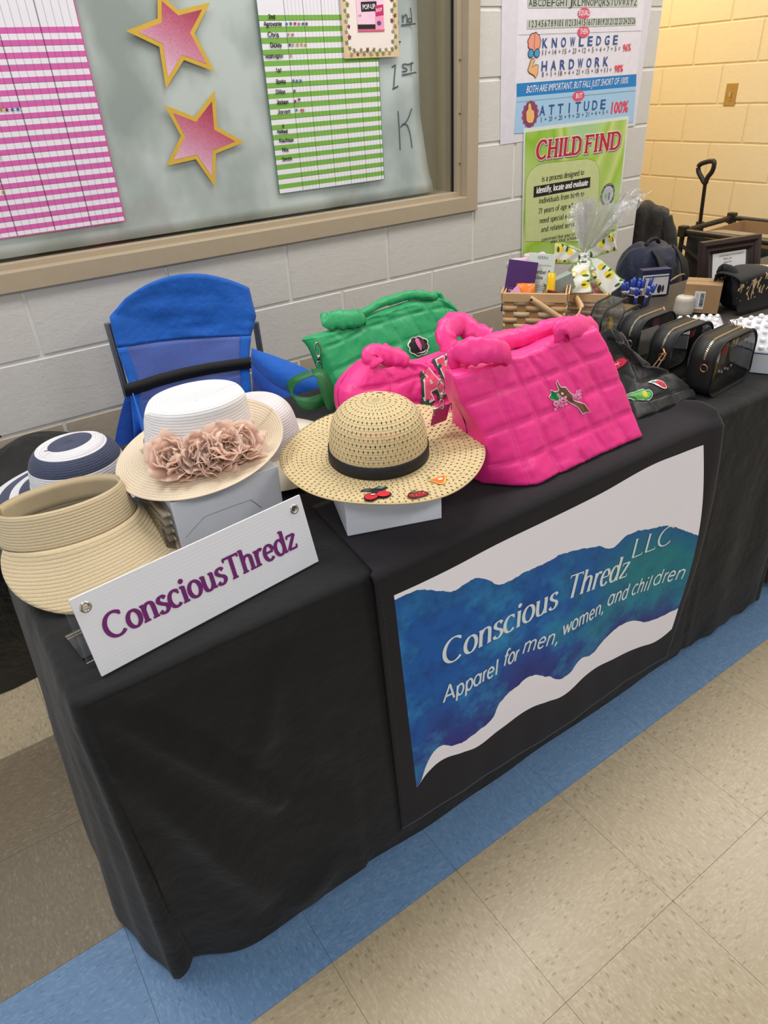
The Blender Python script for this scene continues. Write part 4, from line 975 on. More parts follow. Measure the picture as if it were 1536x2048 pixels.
# ------------------------------------------------------------------ straw goods
def straw(name, rgb, pitch=.0052, dark=.62, cream=None, split=None, stripes=None, holes=False, var=.1):
    a = N(name); uvn = a.n('ShaderNodeUVMap'); sp = a.n('ShaderNodeSeparateXYZ'); a.l(uvn, 0, sp, 0); u, v = sp.outputs[0], sp.outputs[1]
    row = a.math('DIVIDE', v, pitch); fr = a.math('FRACT', row)
    edge = a.math('ABSOLUTE', a.math('SUBTRACT', fr, .5))            # .5 at the seam between braids
    seam = a.math('GREATER_THAN', edge, .44)
    co = a.coord(); n = a.noise(260, 2, co, .6); base = lin(rgb)
    ch = a.math('FRACT', a.math('ADD', a.math('MULTIPLY', u, 150.0), a.math('MULTIPLY', edge, 1.6)))
    chev = a.math('LESS_THAN', ch, .22)
    c = a.mix(n, tuple(x * (1 - var * 2) for x in base[:3]) + (1,), tuple(min(1, x * (1 + var)) for x in base[:3]) + (1,))
    if stripes:
        stops = [(0, lin(stripes[0][1]))]
        c = None; L = stripes[-1][0]
        cr_ = a.ramp(a.math('DIVIDE', v, L), [((stripes[i - 1][0] / L) if i else 0, lin(stripes[i][1])) for i in range(len(stripes))], 'CONSTANT')
        c = a.mix(a.math('MULTIPLY', n, .25), cr_, lin((120, 125, 140)))
    if split: c = a.mix(a.math('GREATER_THAN', v, split), c, a.mix(n, tuple(x * .86 for x in lin(cream)[:3]) + (1,), lin(cream)))
    dk = a.mix(1.0, c, c)
    m2 = a.n('ShaderNodeMix'); m2.data_type = 'RGBA'; m2.blend_type = 'MULTIPLY'; a.t.links.new(a.math('ADD', a.math('MULTIPLY', seam, .8), a.math('MULTIPLY', chev, .3)), m2.inputs[0])
    a.t.links.new(c, m2.inputs[6]); m2.inputs[7].default_value = (dark, dark * .93, dark * .84, 1)
    a.set(m2.outputs[2], rough=.65, spec=.3, sheen=.1)
    h = a.math('SUBTRACT', a.math('SUBTRACT', 1.0, a.math('POWER', a.math('MULTIPLY', edge, 2.0), 3.0)), a.math('MULTIPLY', chev, .35))
    a.bump(h, .55, .0012)
    if holes:
        # openwork: offset rows of small lozenge gaps between the braids
        P = .0098; U = 44.0
        r2 = a.math('DIVIDE', v, P); ri = a.math('FLOOR', r2); rf = a.math('SUBTRACT', a.math('FRACT', r2), .5)
        half = a.math('MULTIPLY', a.math('MODULO', ri, 2.0), .5)
            # the number of gaps grows with the ring so that their spacing stays even
        rr = a.n('ShaderNodeSeparateXYZ'); a.t.links.new(a.coord(), rr.inputs[0])
        rad = a.math('SQRT', a.math('ADD', a.math('MULTIPLY', rr.outputs[0], rr.outputs[0]), a.math('MULTIPLY', rr.outputs[1], rr.outputs[1])))
        k = a.math('ROUND', a.math('DIVIDE', a.math('MULTIPLY', rad, 6.283), .0115))
        k = a.math('MULTIPLY', a.math('ROUND', a.math('DIVIDE', k, 8.0)), 8.0)
        uf = a.math('SUBTRACT', a.math('FRACT', a.math('ADD', a.math('MULTIPLY', u, k), half)), .5)
        lz = a.math('ADD', a.math('MULTIPLY', a.math('ABSOLUTE', uf), 2.3), a.math('ABSOLUTE', a.math('MULTIPLY', rf, 1.0)))
        jit = a.math('MULTIPLY', a.math('SUBTRACT', a.noise(120, 1, co), .5), .22)
        hole = a.math('LESS_THAN', a.math('ADD', lz, jit), .37)
        hole = a.math('MULTIPLY', hole, a.math('LESS_THAN', v, holes[1]))
        a.t.links.new(a.math('SUBTRACT', 1.0, a.math('MULTIPLY', hole, .97)), a.p.inputs['Alpha'])
    return a.m
def spline_prof(P, n=8): return [(v.x, v.y) for v in catmull([Vector((p[0], p[1], 0)) for p in P], n)]

# sun hat, wide open-weave brim, on its white box
bxm = M((222, 226, 236), .45, spec=.45, var=.02, name='white_card')
b1 = empty('gift_box', (.353, .262, TZ + .0075), 'small plain white box carrying the wide open-weave sun hat', 'box', rot=(0, 0, math.radians(-19.6)))
MB().box((0, 0, .0410), (.172, .134, .082)).build('body', bxm, b1, bevel=.0015)
MB().box((0, -.0675, .058), (.170, .001, .046)).build('tuck_flap', bxm, b1)
sh = empty('sun_hat', (.386, .312, .846), 'natural open-weave straw sun hat with wide brim and black band', 'hat')
sh.rotation_euler = (math.radians(2.5), math.radians(-1.0), 0)
m_sun = straw('openwork_straw', (222, 200, 152), .0049, .70, holes=(44, .95), var=.12)
CX_, CY_ = -.022, -.022
def sunfn(p, r, z, a):
    # crown sits slightly off the brim's centre; the brim is gently wavy
    k = min(1, max(0, (r - .085) / .10)); p = p.copy(); p.x += CX_ * (1 - k) * 1; p.y += CY_ * (1 - k)
    if r > .09: p.z += .005 * k * math.sin(2 * a + .8) + .002 * k * math.sin(5 * a)
    return p
prof = spline_prof([(.0005, .108), (.03, .1065), (.057, .098), (.076, .078), (.0845, .050), (.087, .026), (.088, .006), (.0915, .0005), (.12, -.001), (.15, -.002), (.175, -.003), (.187, -.005)], 7)
MB().lathe(prof, 128, fn=sunfn).build('straw_body', m_sun, sh, True, solid=.0014)
prof2 = spline_prof([(.1865, -.0035), (.1885, -.0045), (.1885, -.0065), (.1865, -.0065)], 3)
MB().lathe(prof2, 96, fn=sunfn).build('brim_edge', straw('edge_straw', (212, 190, 142), .003), sh, True)
m_bb = M((24, 24, 28), .55, name='black_ribbon', bump=.2, bscale=900)
def bandfn(p, r, z, a): p = p.copy(); p.x += CX_; p.y += CY_; return p
MB().lathe([(.0885, .026), (.0900, .025), (.0905, .014), (.0908, .003), (.0895, .002)], 96, fn=bandfn).build('hat_band', m_bb, sh, True)
bpy.context.view_layer.update()
shb = bvh_of([o for o in sh.children if o.name.startswith('straw_body')][0])
def brimfn(cx, cy, rot):
    c, s = math.cos(rot), math.sin(rot)
    def f(x, y, k=0.0):
        X, Y = cx + x * c - y * s, cy + x * s + y * c
        h = shb.ray_cast(Vector((X, Y, .3)), Vector((0, 0, -1)))
        return (h[0] if h[0] else Vector((X, Y, 0))) + Vector((0, 0, .0022 + k))
    return f
def patch(parent, name, label, layers, fn, cat=None):
    """embroidered patch: stacked filled outlines, one mesh per colour"""
    p = empty(name, (0, 0, 0)); p.parent = parent
    if label: p['label'] = label
    for i, (nm, pts, c) in enumerate(layers):
        b = MB(); fillpoly(b, pts, fn, k=.0006 * (i + 1)); b.build(nm, M(c, .7, bump=.3, bscale=1200, var=.08), p, True)
    return p
BLK = (22, 20, 22)
ME = Matrix.Translation((-.386, -.312, -.846))
def hatpos(P): return (P[0] - .386, P[1] - .312)
q = hatpos((0.285,0.181,0.848))
f = brimfn(q[0], q[1], math.radians(-18))
ch = [ell2(-.011, -.006, .011, .0085), ell2(.010, -.005, .011, .0085)]
patch(sh, 'cherry_patch', 'embroidered pair of red cherries with dark leaves', [
    ('dark_outline', S_((-.024, -.006), (-.018, .005), (-.006, .008), (-.012, .016), (-.024, .017), (-.014, .023), (0, .019), (.010, .022), (.024, .016), (.016, .010), (.012, .006), (.022, .002), (.023, -.008), (.012, -.015), (0, -.013), (-.012, -.017), (-.022, -.013)), BLK),
    ('left_leaf', [(-.020, .0175), (-.012, .020), (-.003, .015), (-.010, .013)], (60, 88, 96)), ('right_leaf', [(.003, .016), (.012, .019), (.020, .0155), (.012, .012)], (96, 130, 136)),
    ('left_cherry', ch[0], (196, 24, 40)), ('right_cherry', ch[1], (204, 30, 46)), ('highlight', ell2(-.007, -.003, .004, .0018), (238, 190, 196))], f)
q = hatpos((0.342,0.146,0.848)); f = brimfn(q[0], q[1], math.radians(-14))
patch(sh, 'strawberry_patch', 'embroidered dark red strawberry', [('dark_outline', S_((-.020, -.004), (-.012, .007), (0, .009), (.012, .006), (.019, .001), (.017, -.006), (.004, -.009), (-.012, -.010), (-.020, -.004)), (80, 14, 22)),
    ('berry', ell2(0, -.002, .016, .006), (168, 26, 40)), ('cap', star2(-.003, .006, .006, .5, 90, 6), (96, 100, 60))] + [('seed', ell2(x, y, .0009, .0011, 8), (236, 150, 130)) for x, y in ((-.010, -.002), (-.004, -.005), (.003, -.001), (.009, -.004), (-.001, .002), (.012, .0))], f)
q = hatpos((0.398,0.16,0.848)); f = brimfn(q[0], q[1], math.radians(-8))
patch(sh, 'pear_patch', 'embroidered orange pear half with green leaf', [('yellow_outline', S_((-.018, .006), (-.006, .008), (.010, .009), (.018, .008), (.013, -.002), (.004, -.012), (-.004, -.011), (-.010, -.003), (-.018, .006)), (246, 186, 70)),
    ('pear', S_((-.014, .005), (0, .006), (.014, .0065), (.010, -.002), (.003, -.009), (-.003, -.008), (-.008, -.001), (-.014, .005)), (238, 110, 62)), ('core', ell2(.003, 0, .005, .003), (250, 214, 190)), ('leaf', [(-.019, .007), (-.012, .014), (-.009, .009)], (98, 116, 44))], f)

# white fedora on its white box
b2 = empty('gift_box', (.100, .432, TZ), 'larger white box with a curved tuck slit carrying the flowered fedora', 'box', rot=(0, 0, math.radians(1)))
MB().box((.004, .010, .050), (.200, .130, .100)).build('body', bxm, b2, bevel=.0015)
cv = [(-.085, .028), (-.052, .050), (-.040, .054), (.036, .054), (.045, .050), (.06, .030)]
b = MB(); P = catmull([Vector((x, -.0560, z)) for x, z in cv], 5); b.tube(P, .0006, 4); b.build('tuck_slit', M((150, 152, 160), .6), b2)
b = MB(); b.box((-.112, 0, .045), (.016, .11, .088)); b.build('side_window', m_clear, b2)
b = MB()
for i in range(5):
    z = .012 + .016 * i; b.tube([(-.105, -.05, z), (-.1075, -.01, z + .006), (-.106, .05, z - .002)], .007, 6, flat=.6, jit=.4)
b.build('tissue', M((212, 196, 170), .7), b2, True)
fe = empty('fedora', (.108, .490, .868), 'white straw fedora with taupe band and peach fabric flowers', 'hat')
m_wcrown = straw('white_straw', (232, 232, 236), .0052, .74, var=.03); m_cbrim = straw('cream_straw', (226, 210, 186), .0044, .72, var=.05)
ma = math.radians(-20)    # long axis of the oval crown
def fedfn(p, r, z, a):
    ca, sa = math.cos(a - ma), math.sin(a - ma)
    if z > 0 and r < .1:
        ax = r * 1.13 * ca; ay = r * .96 * sa
        t = min(1, max(0, z / .098)); ax += .006 * t * 1  # leans a little
        dent = -.016 * math.exp(-((ay) / .022) ** 2) * (t ** 6) * (1 - .3 * (ax / .09)) if z > .07 else 0
        zz = z + dent + .004 * t ** 5 * ca
    else:
        k = min(1, max(0, (r - .088) / .062)); ax = r * (1.13 - .10 * k) * ca; ay = r * (.96 + .09 * k) * sa
        up = math.cos(a - math.radians(22)); zz = z + k ** 1.4 * (.004 + .026 * up) - .0 + (.010 * k * k if up > .5 else 0) * (up - .5) * 2
    c, s = math.cos(ma), math.sin(ma)
    return Vector((ax * c - ay * s + (.006 if z > 0 else .006 * (1 - min(1, max(0, (r - .088) / .062)))), ax * s + ay * c + .010 * (1 - min(1, max(0, (r - .09) / .06))), zz))
MB().lathe(spline_prof([(.0005, .0985), (.03, .0985), (.056, .098), (.070, .096), (.0775, .089), (.080, .070), (.083, .045), (.0855, .026)], 8), 96, fn=fedfn).build('crown', m_wcrown, fe, True, solid=.0012)
MB().lathe(spline_prof([(.0855, .026), (.0868, .010), (.088, .003), (.093, -.0005), (.11, -.003), (.13, -.004), (.1475, -.003)], 8), 96, fn=fedfn).build('brim', m_cbrim, fe, True, solid=.0014)
MB().lathe([(.0866, .0265), (.0878, .026), (.0890, .012), (.0900, .003), (.0888, .0015)], 96, fn=fedfn).build('hat_band', M((186, 160, 134), .6, bump=.2, bscale=700, name='taupe_ribbon'), fe, True)
pm = N('peach_chiffon'); pm.set(pm.mix(pm.noise(40, 2, pm.coord()), lin((255, 238, 226)), lin((255, 247, 240))), rough=.8, sheen=.3)
tl_ = pm.n('ShaderNodeBsdfTranslucent'); tl_.inputs[0].default_value = lin((252, 230, 216)); mxp = pm.n('ShaderNodeMixShader'); mxp.inputs[0].default_value = .6; pm.l(pm.p, 0, mxp, 1); pm.l(tl_, 0, mxp, 2); pm.l(mxp, 0, pm.out, 0)
def petal_mesh(seed, L=.020, Wd=.0135):
    rr = random.Random(seed); rows = []
    for i in range(7):
        t = i / 6; row = []
        for k in range(7):
            s = k / 6 * 2 - 1; w = Wd * (.25 + .75 * math.sin(PI * min(1, t * .62 + .08)))
            x = s * w; z = .010 * t * t + .005 * s * s * t + .0026 * math.sin(s * 6 + seed * 2) * t * t; y = t * L * (1 - .12 * abs(s) * t)
            row.append((x, y, z))
        rows.append(row)
    return MB().grid(rows)
pet = [petal_mesh(i).build('petal', pm.m, None, True, solid=.0004) for i in range(4)]
used = [False] * 4
def flower(cx, cy, cz, out, R, k0):
    root = empty('fabric_flower', (cx, cy, cz)); root.parent = fe
    q = Vector(out).to_track_quat('Z', 'Y'); root.rotation_mode = 'QUATERNION'; root.rotation_quaternion = q
    n = 0
    for ring, (cnt, tilt, sc_) in enumerate(((9, 12, 1.25), (8, 30, 1.05), (6, 46, .8), (3, 62, .5))):
        for i in range(cnt):
            j = (i + ring + k0) % 4
            if not used[j]: o = pet[j]; used[j] = True
            else: o = pet[j].copy(); col.objects.link(o)
            an = 2 * PI * i / cnt + ring * .4 + random.uniform(-.35, .35)
            o.parent = root
            s = R * sc_ * random.uniform(.8, 1.25)
            o.matrix_local = Matrix.Rotation(an, 4, 'Z') @ Matrix.Translation((0, .002, .001 * ring)) @ Matrix.Rotation(math.radians(tilt + random.uniform(-20, 20)), 4, 'X') @ Matrix.Scale(s, 4)
for i, (adeg, zz, R) in enumerate(((-134, .018, 1.55), (-110, .024, 1.35), (-90, .026, 1.5), (-70, .022, 1.4), (-100, .006, 1.25), (-122, .006, 1.2), (-80, .008, 1.2))):
    aa = math.radians(adeg); P = fedfn(None, .0895 + (.006 if i == 4 else 0), .012, aa); P.z = zz
    flower(P.x + .004 * math.cos(aa), P.y + .004 * math.sin(aa), P.z, (math.cos(aa), math.sin(aa), .75), R, i)
# white capeline behind the fedora
wh = empty('brimmed_hat', (.272, .612, TZ + .006), 'plain white straw hat with cream brim, partly behind the fedora', 'hat')
def whfn(p, r, z, a):
    p = p.copy(); k = min(1, max(0, (r - .09) / .09)); p.z += .006 * k * math.sin(2 * a); return p
MB().lathe(spline_prof([(.0005, .132), (.03, .131), (.055, .124), (.074, .104), (.083, .075), (.087, .045), (.088, .030)], 7), 96, fn=whfn).build('crown', straw('white_straw_pale', (226, 222, 226), .0052, .72, var=.03), wh, True, solid=.0014)
MB().lathe(spline_prof([(.088, .030), (.092, .024), (.115, .020), (.145, .014), (.172, .006), (.180, .003)], 7), 96, fn=whfn).build('brim', straw('cream_straw_pale', (228, 220, 202), .0044, .80, var=.03), wh, True, solid=.0014)
# navy and white striped floppy hat
NVc, WHc = (42, 52, 84), (226, 226, 232)
nv = empty('striped_hat', (-.075, .700, TZ + .005), 'floppy straw hat striped navy and white, behind the visor', 'hat')
m_nv = straw('striped_straw', NVc, .0048, .72, stripes=[(.040, NVc), (.066, WHc), (.100, NVc), (.136, WHc), (.166, NVc), (.186, WHc), (.210, NVc), (.24, WHc), (.30, NVc)])
def nvfn(p, r, z, a):
    p = p.copy(); k = min(1, max(0, (r - .09) / .09)); p.z += .007 * k * math.sin(3 * a + 1) + .003 * k * math.sin(5 * a); p.z += .004 * math.sin(a * 1.0 + 2.2) * (1 if r < .06 else 0); return p
MB().lathe(spline_prof([(.0005, .113), (.03, .1135), (.052, .110), (.070, .101), (.082, .085), (.088, .064), (.091, .044), (.100, .034), (.125, .024), (.155, .015), (.180, .007)], 8), 96, fn=nvfn).build('straw_body', m_nv, nv, True, solid=.0014)
MB().tube([(-.040, -.016, .1145), (-.046, -.020, .117), (-.049, -.017, .116)], .0008, 5).build('straw_tag', M(NVc, .6), nv)
# woven visor at the left end
vz = empty('sun_visor', (-.140, .492, TZ + .002), 'tan woven straw visor with open top and deep brim, at the left end', 'visor')
m_vis = straw('visor_straw', (204, 186, 152), .0046, .74, var=.08); m_lin = M((206, 188, 154), .8, bump=.3, bscale=600, name='sweatband')
def vring(t, a):   # t 0 top .. 1 band bottom
    rx, ry = .098 + .012 * t, .078 + .012 * t
    z = .118 - .054 * t - .013 * math.sin(a) * (1 - .25 * t) - .002 * math.cos(a)
    return Vector((rx * math.cos(a), ry * math.sin(a) - .012 * t, z))
rows = []; uvs = []
for k in range(97):
    a_ = 2 * PI * k / 96; rows.append([vring(i / 8, a_) for i in range(9)]); uvs.append([(k / 96, .058 * i / 8) for i in range(9)])
MB().grid(rows, 0, False, uvs).build('head_band', m_vis, vz, True, solid=.0022)
rows = []; uvs = []
for k in range(97):
    a_ = 2 * PI * k / 96; rows.append([vring(.04 + i / 4 * .8, a_) * 1.0 for i in range(5)])
rows = [[Vector((p.x * .965, p.y * .955, p.z)) for p in r] for r in rows]
MB().grid(rows).build('sweatband', m_lin, vz, True, solid=.001)
b = MB(); rows = []
a_ = math.radians(165)
b.tube([vring(0, a_) + Vector((.004, 0, 0)), vring(.5, a_) + Vector((.004, 0, 0)), vring(1, a_) + Vector((.004, 0, 0))], .004, 6, flat=.4)
b.build('closure_strip', m_vis, vz)
rows = []; uvs = []
for k in range(73):
    s = k / 72; a_ = math.radians(-163 + 180 * s); w = math.sin(PI * s) ** .8
    P0 = vring(.92, a_) ; d = Vector((math.cos(a_ * 1.0), math.sin(a_), 0))
    ext = .088 * w; row = []; ur = []
    for i in range(15):
        t = i / 14; P = P0 + d * (.004 + ext * t) ; P.z = P0.z + (.0015 - P0.z) * (t ** .75) * min(1, w * 1.15) + .003 * math.sin(t * PI) * w
        row.append(P); ur.append((s * .5, .06 + t * ext))
    rows.append(row); uvs.append(ur)
MB().grid(rows, 0, False, uvs).build('brim', m_vis, vz, True, solid=.002)

# ------------------------------------------------------------------ quilted bags
def quilt_mat(name, rgb, rough=.42):
    a = N(name); c = lin(rgb)
    a.set(a.mix(a.noise(12, 3, a.coord()), tuple(x * .93 for x in c[:3]) + (1,), tuple(min(1, x * 1.04) for x in c[:3]) + (1,)), rough=rough, spec=.45, sheen=.05)
    st = a.coord('Object', (1, 1, .4)); s2_ = a.coord('Object', (.35, 1, 1)); h = a.math('ADD', a.noise(34, 3, st, .5), a.math('MULTIPLY', a.noise(46, 2, s2_, .45), .6))
    a.bump(h, .42, .005); return a.m
m_pink = quilt_mat('pink_nylon', (236, 44, 138)); m_green = quilt_mat('green_nylon', (22, 152, 92)); m_blk = quilt_mat('black_nylon', (26, 26, 28), .5)
def ease(f): return (1 - abs(2 * f - 1) ** 4.5)
def quilted(name, label, net, back, mat, thread, puff=.0036, sub=10, cat='handbag', seed=0, zmin=TZ + .001, gus=.02, stitch=True):
    """net: rows (bottom to top) of front corner points; back: list of backward vectors per row"""
    nr, nc = len(net), len(net[0]); net = [[Vector(p) for p in r] for r in net]
    nrm = (net[0][-1] - net[0][0]).cross(net[-1][0] - net[0][0]).normalized()
    if nrm.y > 0: nrm = -nrm
    def fp(r, c):   # smooth position on the net, r and c real
        def row(i, c):
            i = min(max(i, 0), nr - 1); k = min(int(c), nc - 2); f = c - k; P = net[i]
            a, b, d, e = P[max(k - 1, 0)], P[k], P[k + 1], P[min(k + 2, nc - 1)]
            cr = 0.5 * ((2 * b) + (d - a) * f + (2 * a - 5 * b + 4 * d - e) * f * f + (3 * b - a - 3 * d + e) * f ** 3)
            return cr
        i = min(int(r), nr - 2); f = r - i; a, b, d, e = row(i - 1, c), row(i, c), row(i + 1, c), row(i + 2, c)
        return 0.5 * ((2 * b) + (d - a) * f + (2 * a - 5 * b + 4 * d - e) * f * f + (3 * b - a - 3 * d + e) * f ** 3)
    def front(r, c, extra=0):
        P = fp(r, c); f, g = c - math.floor(c), r - math.floor(r); sd = seed * 7.1
        d = puff * (ease(f) * ease(g)) ** .6 * (1 - .45 * abs(2 * f - 1) ** 1.5) + .0035 * noise.noise(Vector((c * .9 + sd, r * .9, 8)))

        d += .0030 * noise.noise(Vector((c * 7.5 + sd, r * 2.2, 1))) * (1 - .4 * ease(f)) + .0026 * noise.noise(Vector((c * 2.1, r * 9 + sd, 4))) * (1 - ease(g) * .6)
        d -= .0012 * max(0, 1 - min(f, 1 - f) * 14) + .0012 * max(0, 1 - min(g, 1 - g) * 14)
        Q = P + nrm * (d + extra); return Q
    R_n, C_n = (nr - 1) * sub, (nc - 1) * sub
    F = [[front(min(i / sub, nr - 1 - 1e-6), min(k / sub, nc - 1 - 1e-6)) for k in range(C_n + 1)] for i in range(R_n + 1)]
    def bvec(i):
        t = i / sub; j = min(int(t), nr - 2); f = t - j; return Vector(back[j]).lerp(Vector(back[j + 1]), f)
    cols = []
    for k in range(C_n + 1):
        ring = []
        for i in range(R_n + 1): ring.append(F[i][k].copy())
        top = F[R_n][k]; bt = bvec(R_n)
        for i in range(1, 4): t = i / 4; ring.append(top + bt * t + Vector((0, 0, .006 * math.sin(PI * t))))
        for i in range(R_n, -1, -3):
            bk = F[i][k] + bvec(i) - nrm * .004 * math.sin(PI * k / C_n); ring.append(bk)
        for i in range(1, 3): ring.append(F[0][k].lerp(F[0][k] + bvec(0), 1 - i / 3))
        cols.append(ring)
    def shrink(ring, s, out):
        n = len(ring); nf = R_n + 1; res = []
        # pull every point towards the mid-depth line of its height
        for j, P in enumerate(ring):
            if j <= R_n: mid = P + bvec(j) * .5
            else:
                zt = (P.z - ring[0].z) / max(1e-6, ring[R_n].z - ring[0].z); jj = min(R_n, max(0, zt * R_n)); mid = ring[int(jj)] + bvec(jj) * .5
            res.append(P.lerp(mid, s) + out)
        return res
    ax = (cols[-1][R_n // 2] - cols[0][R_n // 2]).normalized()
    L = [shrink(cols[0], s, -ax * gus * q) for s, q in ((.97, 1.0), (.8, .96), (.5, .78), (.22, .45))]
    Rr = [shrink(cols[-1], s, ax * gus * q) for s, q in ((.22, .45), (.5, .78), (.8, .96), (.97, 1.0))]
    allc = L + cols + Rr
    for ring in allc:
        for P in ring:
            if zmin is not None and P.z < zmin: P.z = zmin
    body = MB().grid(allc, 0, True)
    root = empty(name, tuple((net[0][0] + net[0][-1]) / 2), label, cat)
    bpy.context.view_layer.update()
    inv = Vector(root.location); body.v = [tuple(Vector(v) - inv) for v in body.v]
    bo = body.build('body', mat, root, True)
    if stitch:
        sm = MB(); tl = .0042
        def dash(P, Q, w=.00042):
            t = (Q - P).normalized(); s = t.cross(nrm) * w; sm.add([P + s - inv, P - s - inv, Q - s - inv, Q + s - inv], [(0, 1, 2, 3)])
        for c in range(1, nc - 1):
            n = 0; prev = None; S = (nr - 1) * 34
            for i in range(0, S, 2): dash(front(i / 34 * .9999, c, .0014), front((i + 1.0) / 34 * .9999, c, .0014))
        for r in range(1, nr - 1):
            S = (nc - 1) * 30
            for i in range(0, S, 2): dash(front(r, i / 30 * .9999, .0010), front(r, (i + 1.0) / 30 * .9999, .0010), .0003)
        sm.build('stitching', thread, root)['kind'] = 'stuff'
    return root, bo, inv, nrm, front
def hook(parent, P, down, s=1.0, name='swivel_hook', mat=None):
    """lobster clasp hanging from P along 'down'"""
    P = Vector(P); d = Vector(down).normalized(); side = d.cross(Vector((.3, 1, 0))).normalized(); b = MB()
    b.tube([P + side * .0055 * s * math.sin(2 * PI * k / 16) + d * (.013 * s - .013 * s * math.cos(2 * PI * k / 16)) for k in range(17)], .0016 * s, 8, cap=False)
    b.tube([P + d * .024 * s, P + d * .034 * s], .0030 * s, 10)
    b.tube([P + d * .036 * s + side * .0045 * s * math.sin(2 * PI * k / 14) + d * (.009 * s - .009 * s * math.cos(2 * PI * k / 14)) for k in range(15)], .0013 * s, 8, cap=False)
    return b.build(name, mat or m_chrome, parent, True)
def puffy(b, pts, w, t, seg=14, up=(0, 0, 1)):
    P = catmull(pts, 8); n = len(P); rows = []
    for i, p in enumerate(P):
        tg = (P[min(i + 1, n - 1)] - P[max(i - 1, 0)]).normalized(); a = tg.cross(Vector(up))
        if a.length < .05: a = Vector((1, 0, 0))
        a.normalize(); c = a.cross(tg); e_ = min(i, n - 1 - i) / (n * .22); pin = (1 + .10 * noise.noise(Vector((i * .33, w * 90, 3)))) * (.72 + .28 * min(1, e_)); rows.append([])
        for k in range(seg):
            an = 2 * PI * k / seg; wr = 1 + .24 * noise.noise(Vector((i * .42, math.cos(an) * 1.4, math.sin(an) * 1.4)))
            rows[-1].append(p + (a * math.cos(an) * w + c * math.sin(an) * t) * pin * wr)
    b.grid(rows, 0, True); m = len(b.v)
    b.f.append(tuple(m - n * seg + k for k in range(seg))); b.mi.append(0); b.f.append(tuple(m - 1 - k for k in range(seg))); b.mi.append(0)
th_p = M((250, 130, 190), .6); th_g = M((130, 215, 175), .6); th_b = M((44, 44, 46), .7)

# --- pink bag in front
PN = [[Vector(p) for p in r] for r in (
 [(0.583,0.16,0.765),(0.613,0.15,0.742),(0.692,0.149,0.741),(0.757,0.15,0.741),(0.822,0.151,0.743),(0.889,0.15,0.742),(0.937,0.151,0.744)],
 [(0.532,0.177,0.804),(0.608,0.175,0.799),(0.678,0.176,0.801),(0.741,0.177,0.802),(0.803,0.177,0.803),(0.867,0.178,0.805),(0.929,0.178,0.804)],
 [(0.527,0.203,0.86),(0.602,0.203,0.861),(0.668,0.203,0.861),(0.729,0.203,0.861),(0.789,0.204,0.864),(0.846,0.206,0.867),(0.914,0.206,0.867)],
 [(0.513,0.229,0.92),(0.591,0.23,0.921),(0.65,0.23,0.922),(0.705,0.23,0.921),(0.764,0.23,0.923),(0.822,0.231,0.924),(0.9,0.232,0.926)],
 [(0.504,0.251,0.97),(0.584,0.251,0.969),(0.636,0.252,0.97),(0.684,0.25,0.966),(0.738,0.251,0.97),(0.786,0.253,0.973),(0.879,0.252,0.972)])]
PN[0][0] += Vector((-.035, .055, .0)); PN[0][0].z = TZ + .006; PN[1][0] += Vector((.012, .020, -.006)); PN[2][0] += Vector((.012, .004, 0))
for p in PN[0]: p.z = max(p.z, TZ + .010)
bk = [(.0, .135, .004), (.004, .125, .006), (.010, .10, .006), (.018, .075, .002), (.028, .055, -.012)]
pk, pko, inv, nrm, fr_ = quilted('quilted_handbag', 'hot pink quilted handbag at the front, with a hand and SKEE WEE patch', PN, bk, m_pink, th_p, seed=1, gus=.004)
NUP = (0, -.85, .5)
def PKP(L): return [Vector(p) - inv for p in L]
b = MB(); puffy(b, PKP(((0.64,0.255,0.974), (0.605,0.247,0.992), (0.57,0.253,1.001), (0.543,0.269,0.996), (0.542,0.291,0.98), (0.574,0.309,0.965))), .0245, .0095, up=NUP); b.build('front_handle', m_pink, pk, True)
b = MB(); puffy(b, PKP(((0.779,0.257,0.974), (0.781,0.254,0.989), (0.83,0.263,0.983), (0.888,0.28,0.967), (0.925,0.292,0.949))), .0235, .0095, up=NUP); b.build('front_handle', m_pink, pk, True)
b = MB(); puffy(b, PKP(((0.602,0.307,0.983), (0.669,0.317,0.977), (0.729,0.318,0.971), (0.781,0.317,0.97), (0.838,0.312,0.972), (0.882,0.301,0.968))), .021, .012, up=NUP); b.build('back_handle', m_pink, pk, True)
bv = bvh_of(pko)
eX = (Vector((0.8,0.203,0.861)) - Vector((0.724,0.205,0.865))).normalized(); eY = nrm.cross(eX); eY = eY if eY.z > 0 else -eY
o_ = Vector((0.757,0.208,0.872)) - inv
cf = conform(bv, o_, eX, eY, nrm, .0012)
def pkp(lst):   # pixel-free patch outlines, metres in the bag's own face plane
    return [((Vector(p) - inv - o_).dot(eX), (Vector(p) - inv - o_).dot(eY)) for p in lst]
hnd = pkp([(0.735,0.224,0.909),(0.738,0.221,0.901),(0.742,0.218,0.895),(0.754,0.217,0.892),(0.759,0.213,0.884),(0.766,0.21,0.876),(0.766,0.206,0.867),(0.774,0.203,0.861),(0.796,0.198,0.85),(0.805,0.191,0.834),(0.785,0.192,0.836),(0.776,0.198,0.851),(0.764,0.202,0.86),(0.755,0.206,0.867),(0.746,0.209,0.874),(0.737,0.211,0.88),(0.732,0.215,0.888),(0.737,0.217,0.892),(0.733,0.223,0.906)])
p_ = patch(pk, 'hand_patch', 'sewn patch of a brown hand with a green ivy leaf', [('white_edge', grow2(hnd, .0016), (240, 226, 232)), ('brown_hand', hnd, (110, 72, 52)),
   ('fingers', pkp([(0.74,0.215,0.887),(0.746,0.213,0.884),(0.744,0.212,0.881),(0.739,0.213,0.883)]), (232, 222, 226))], cf)
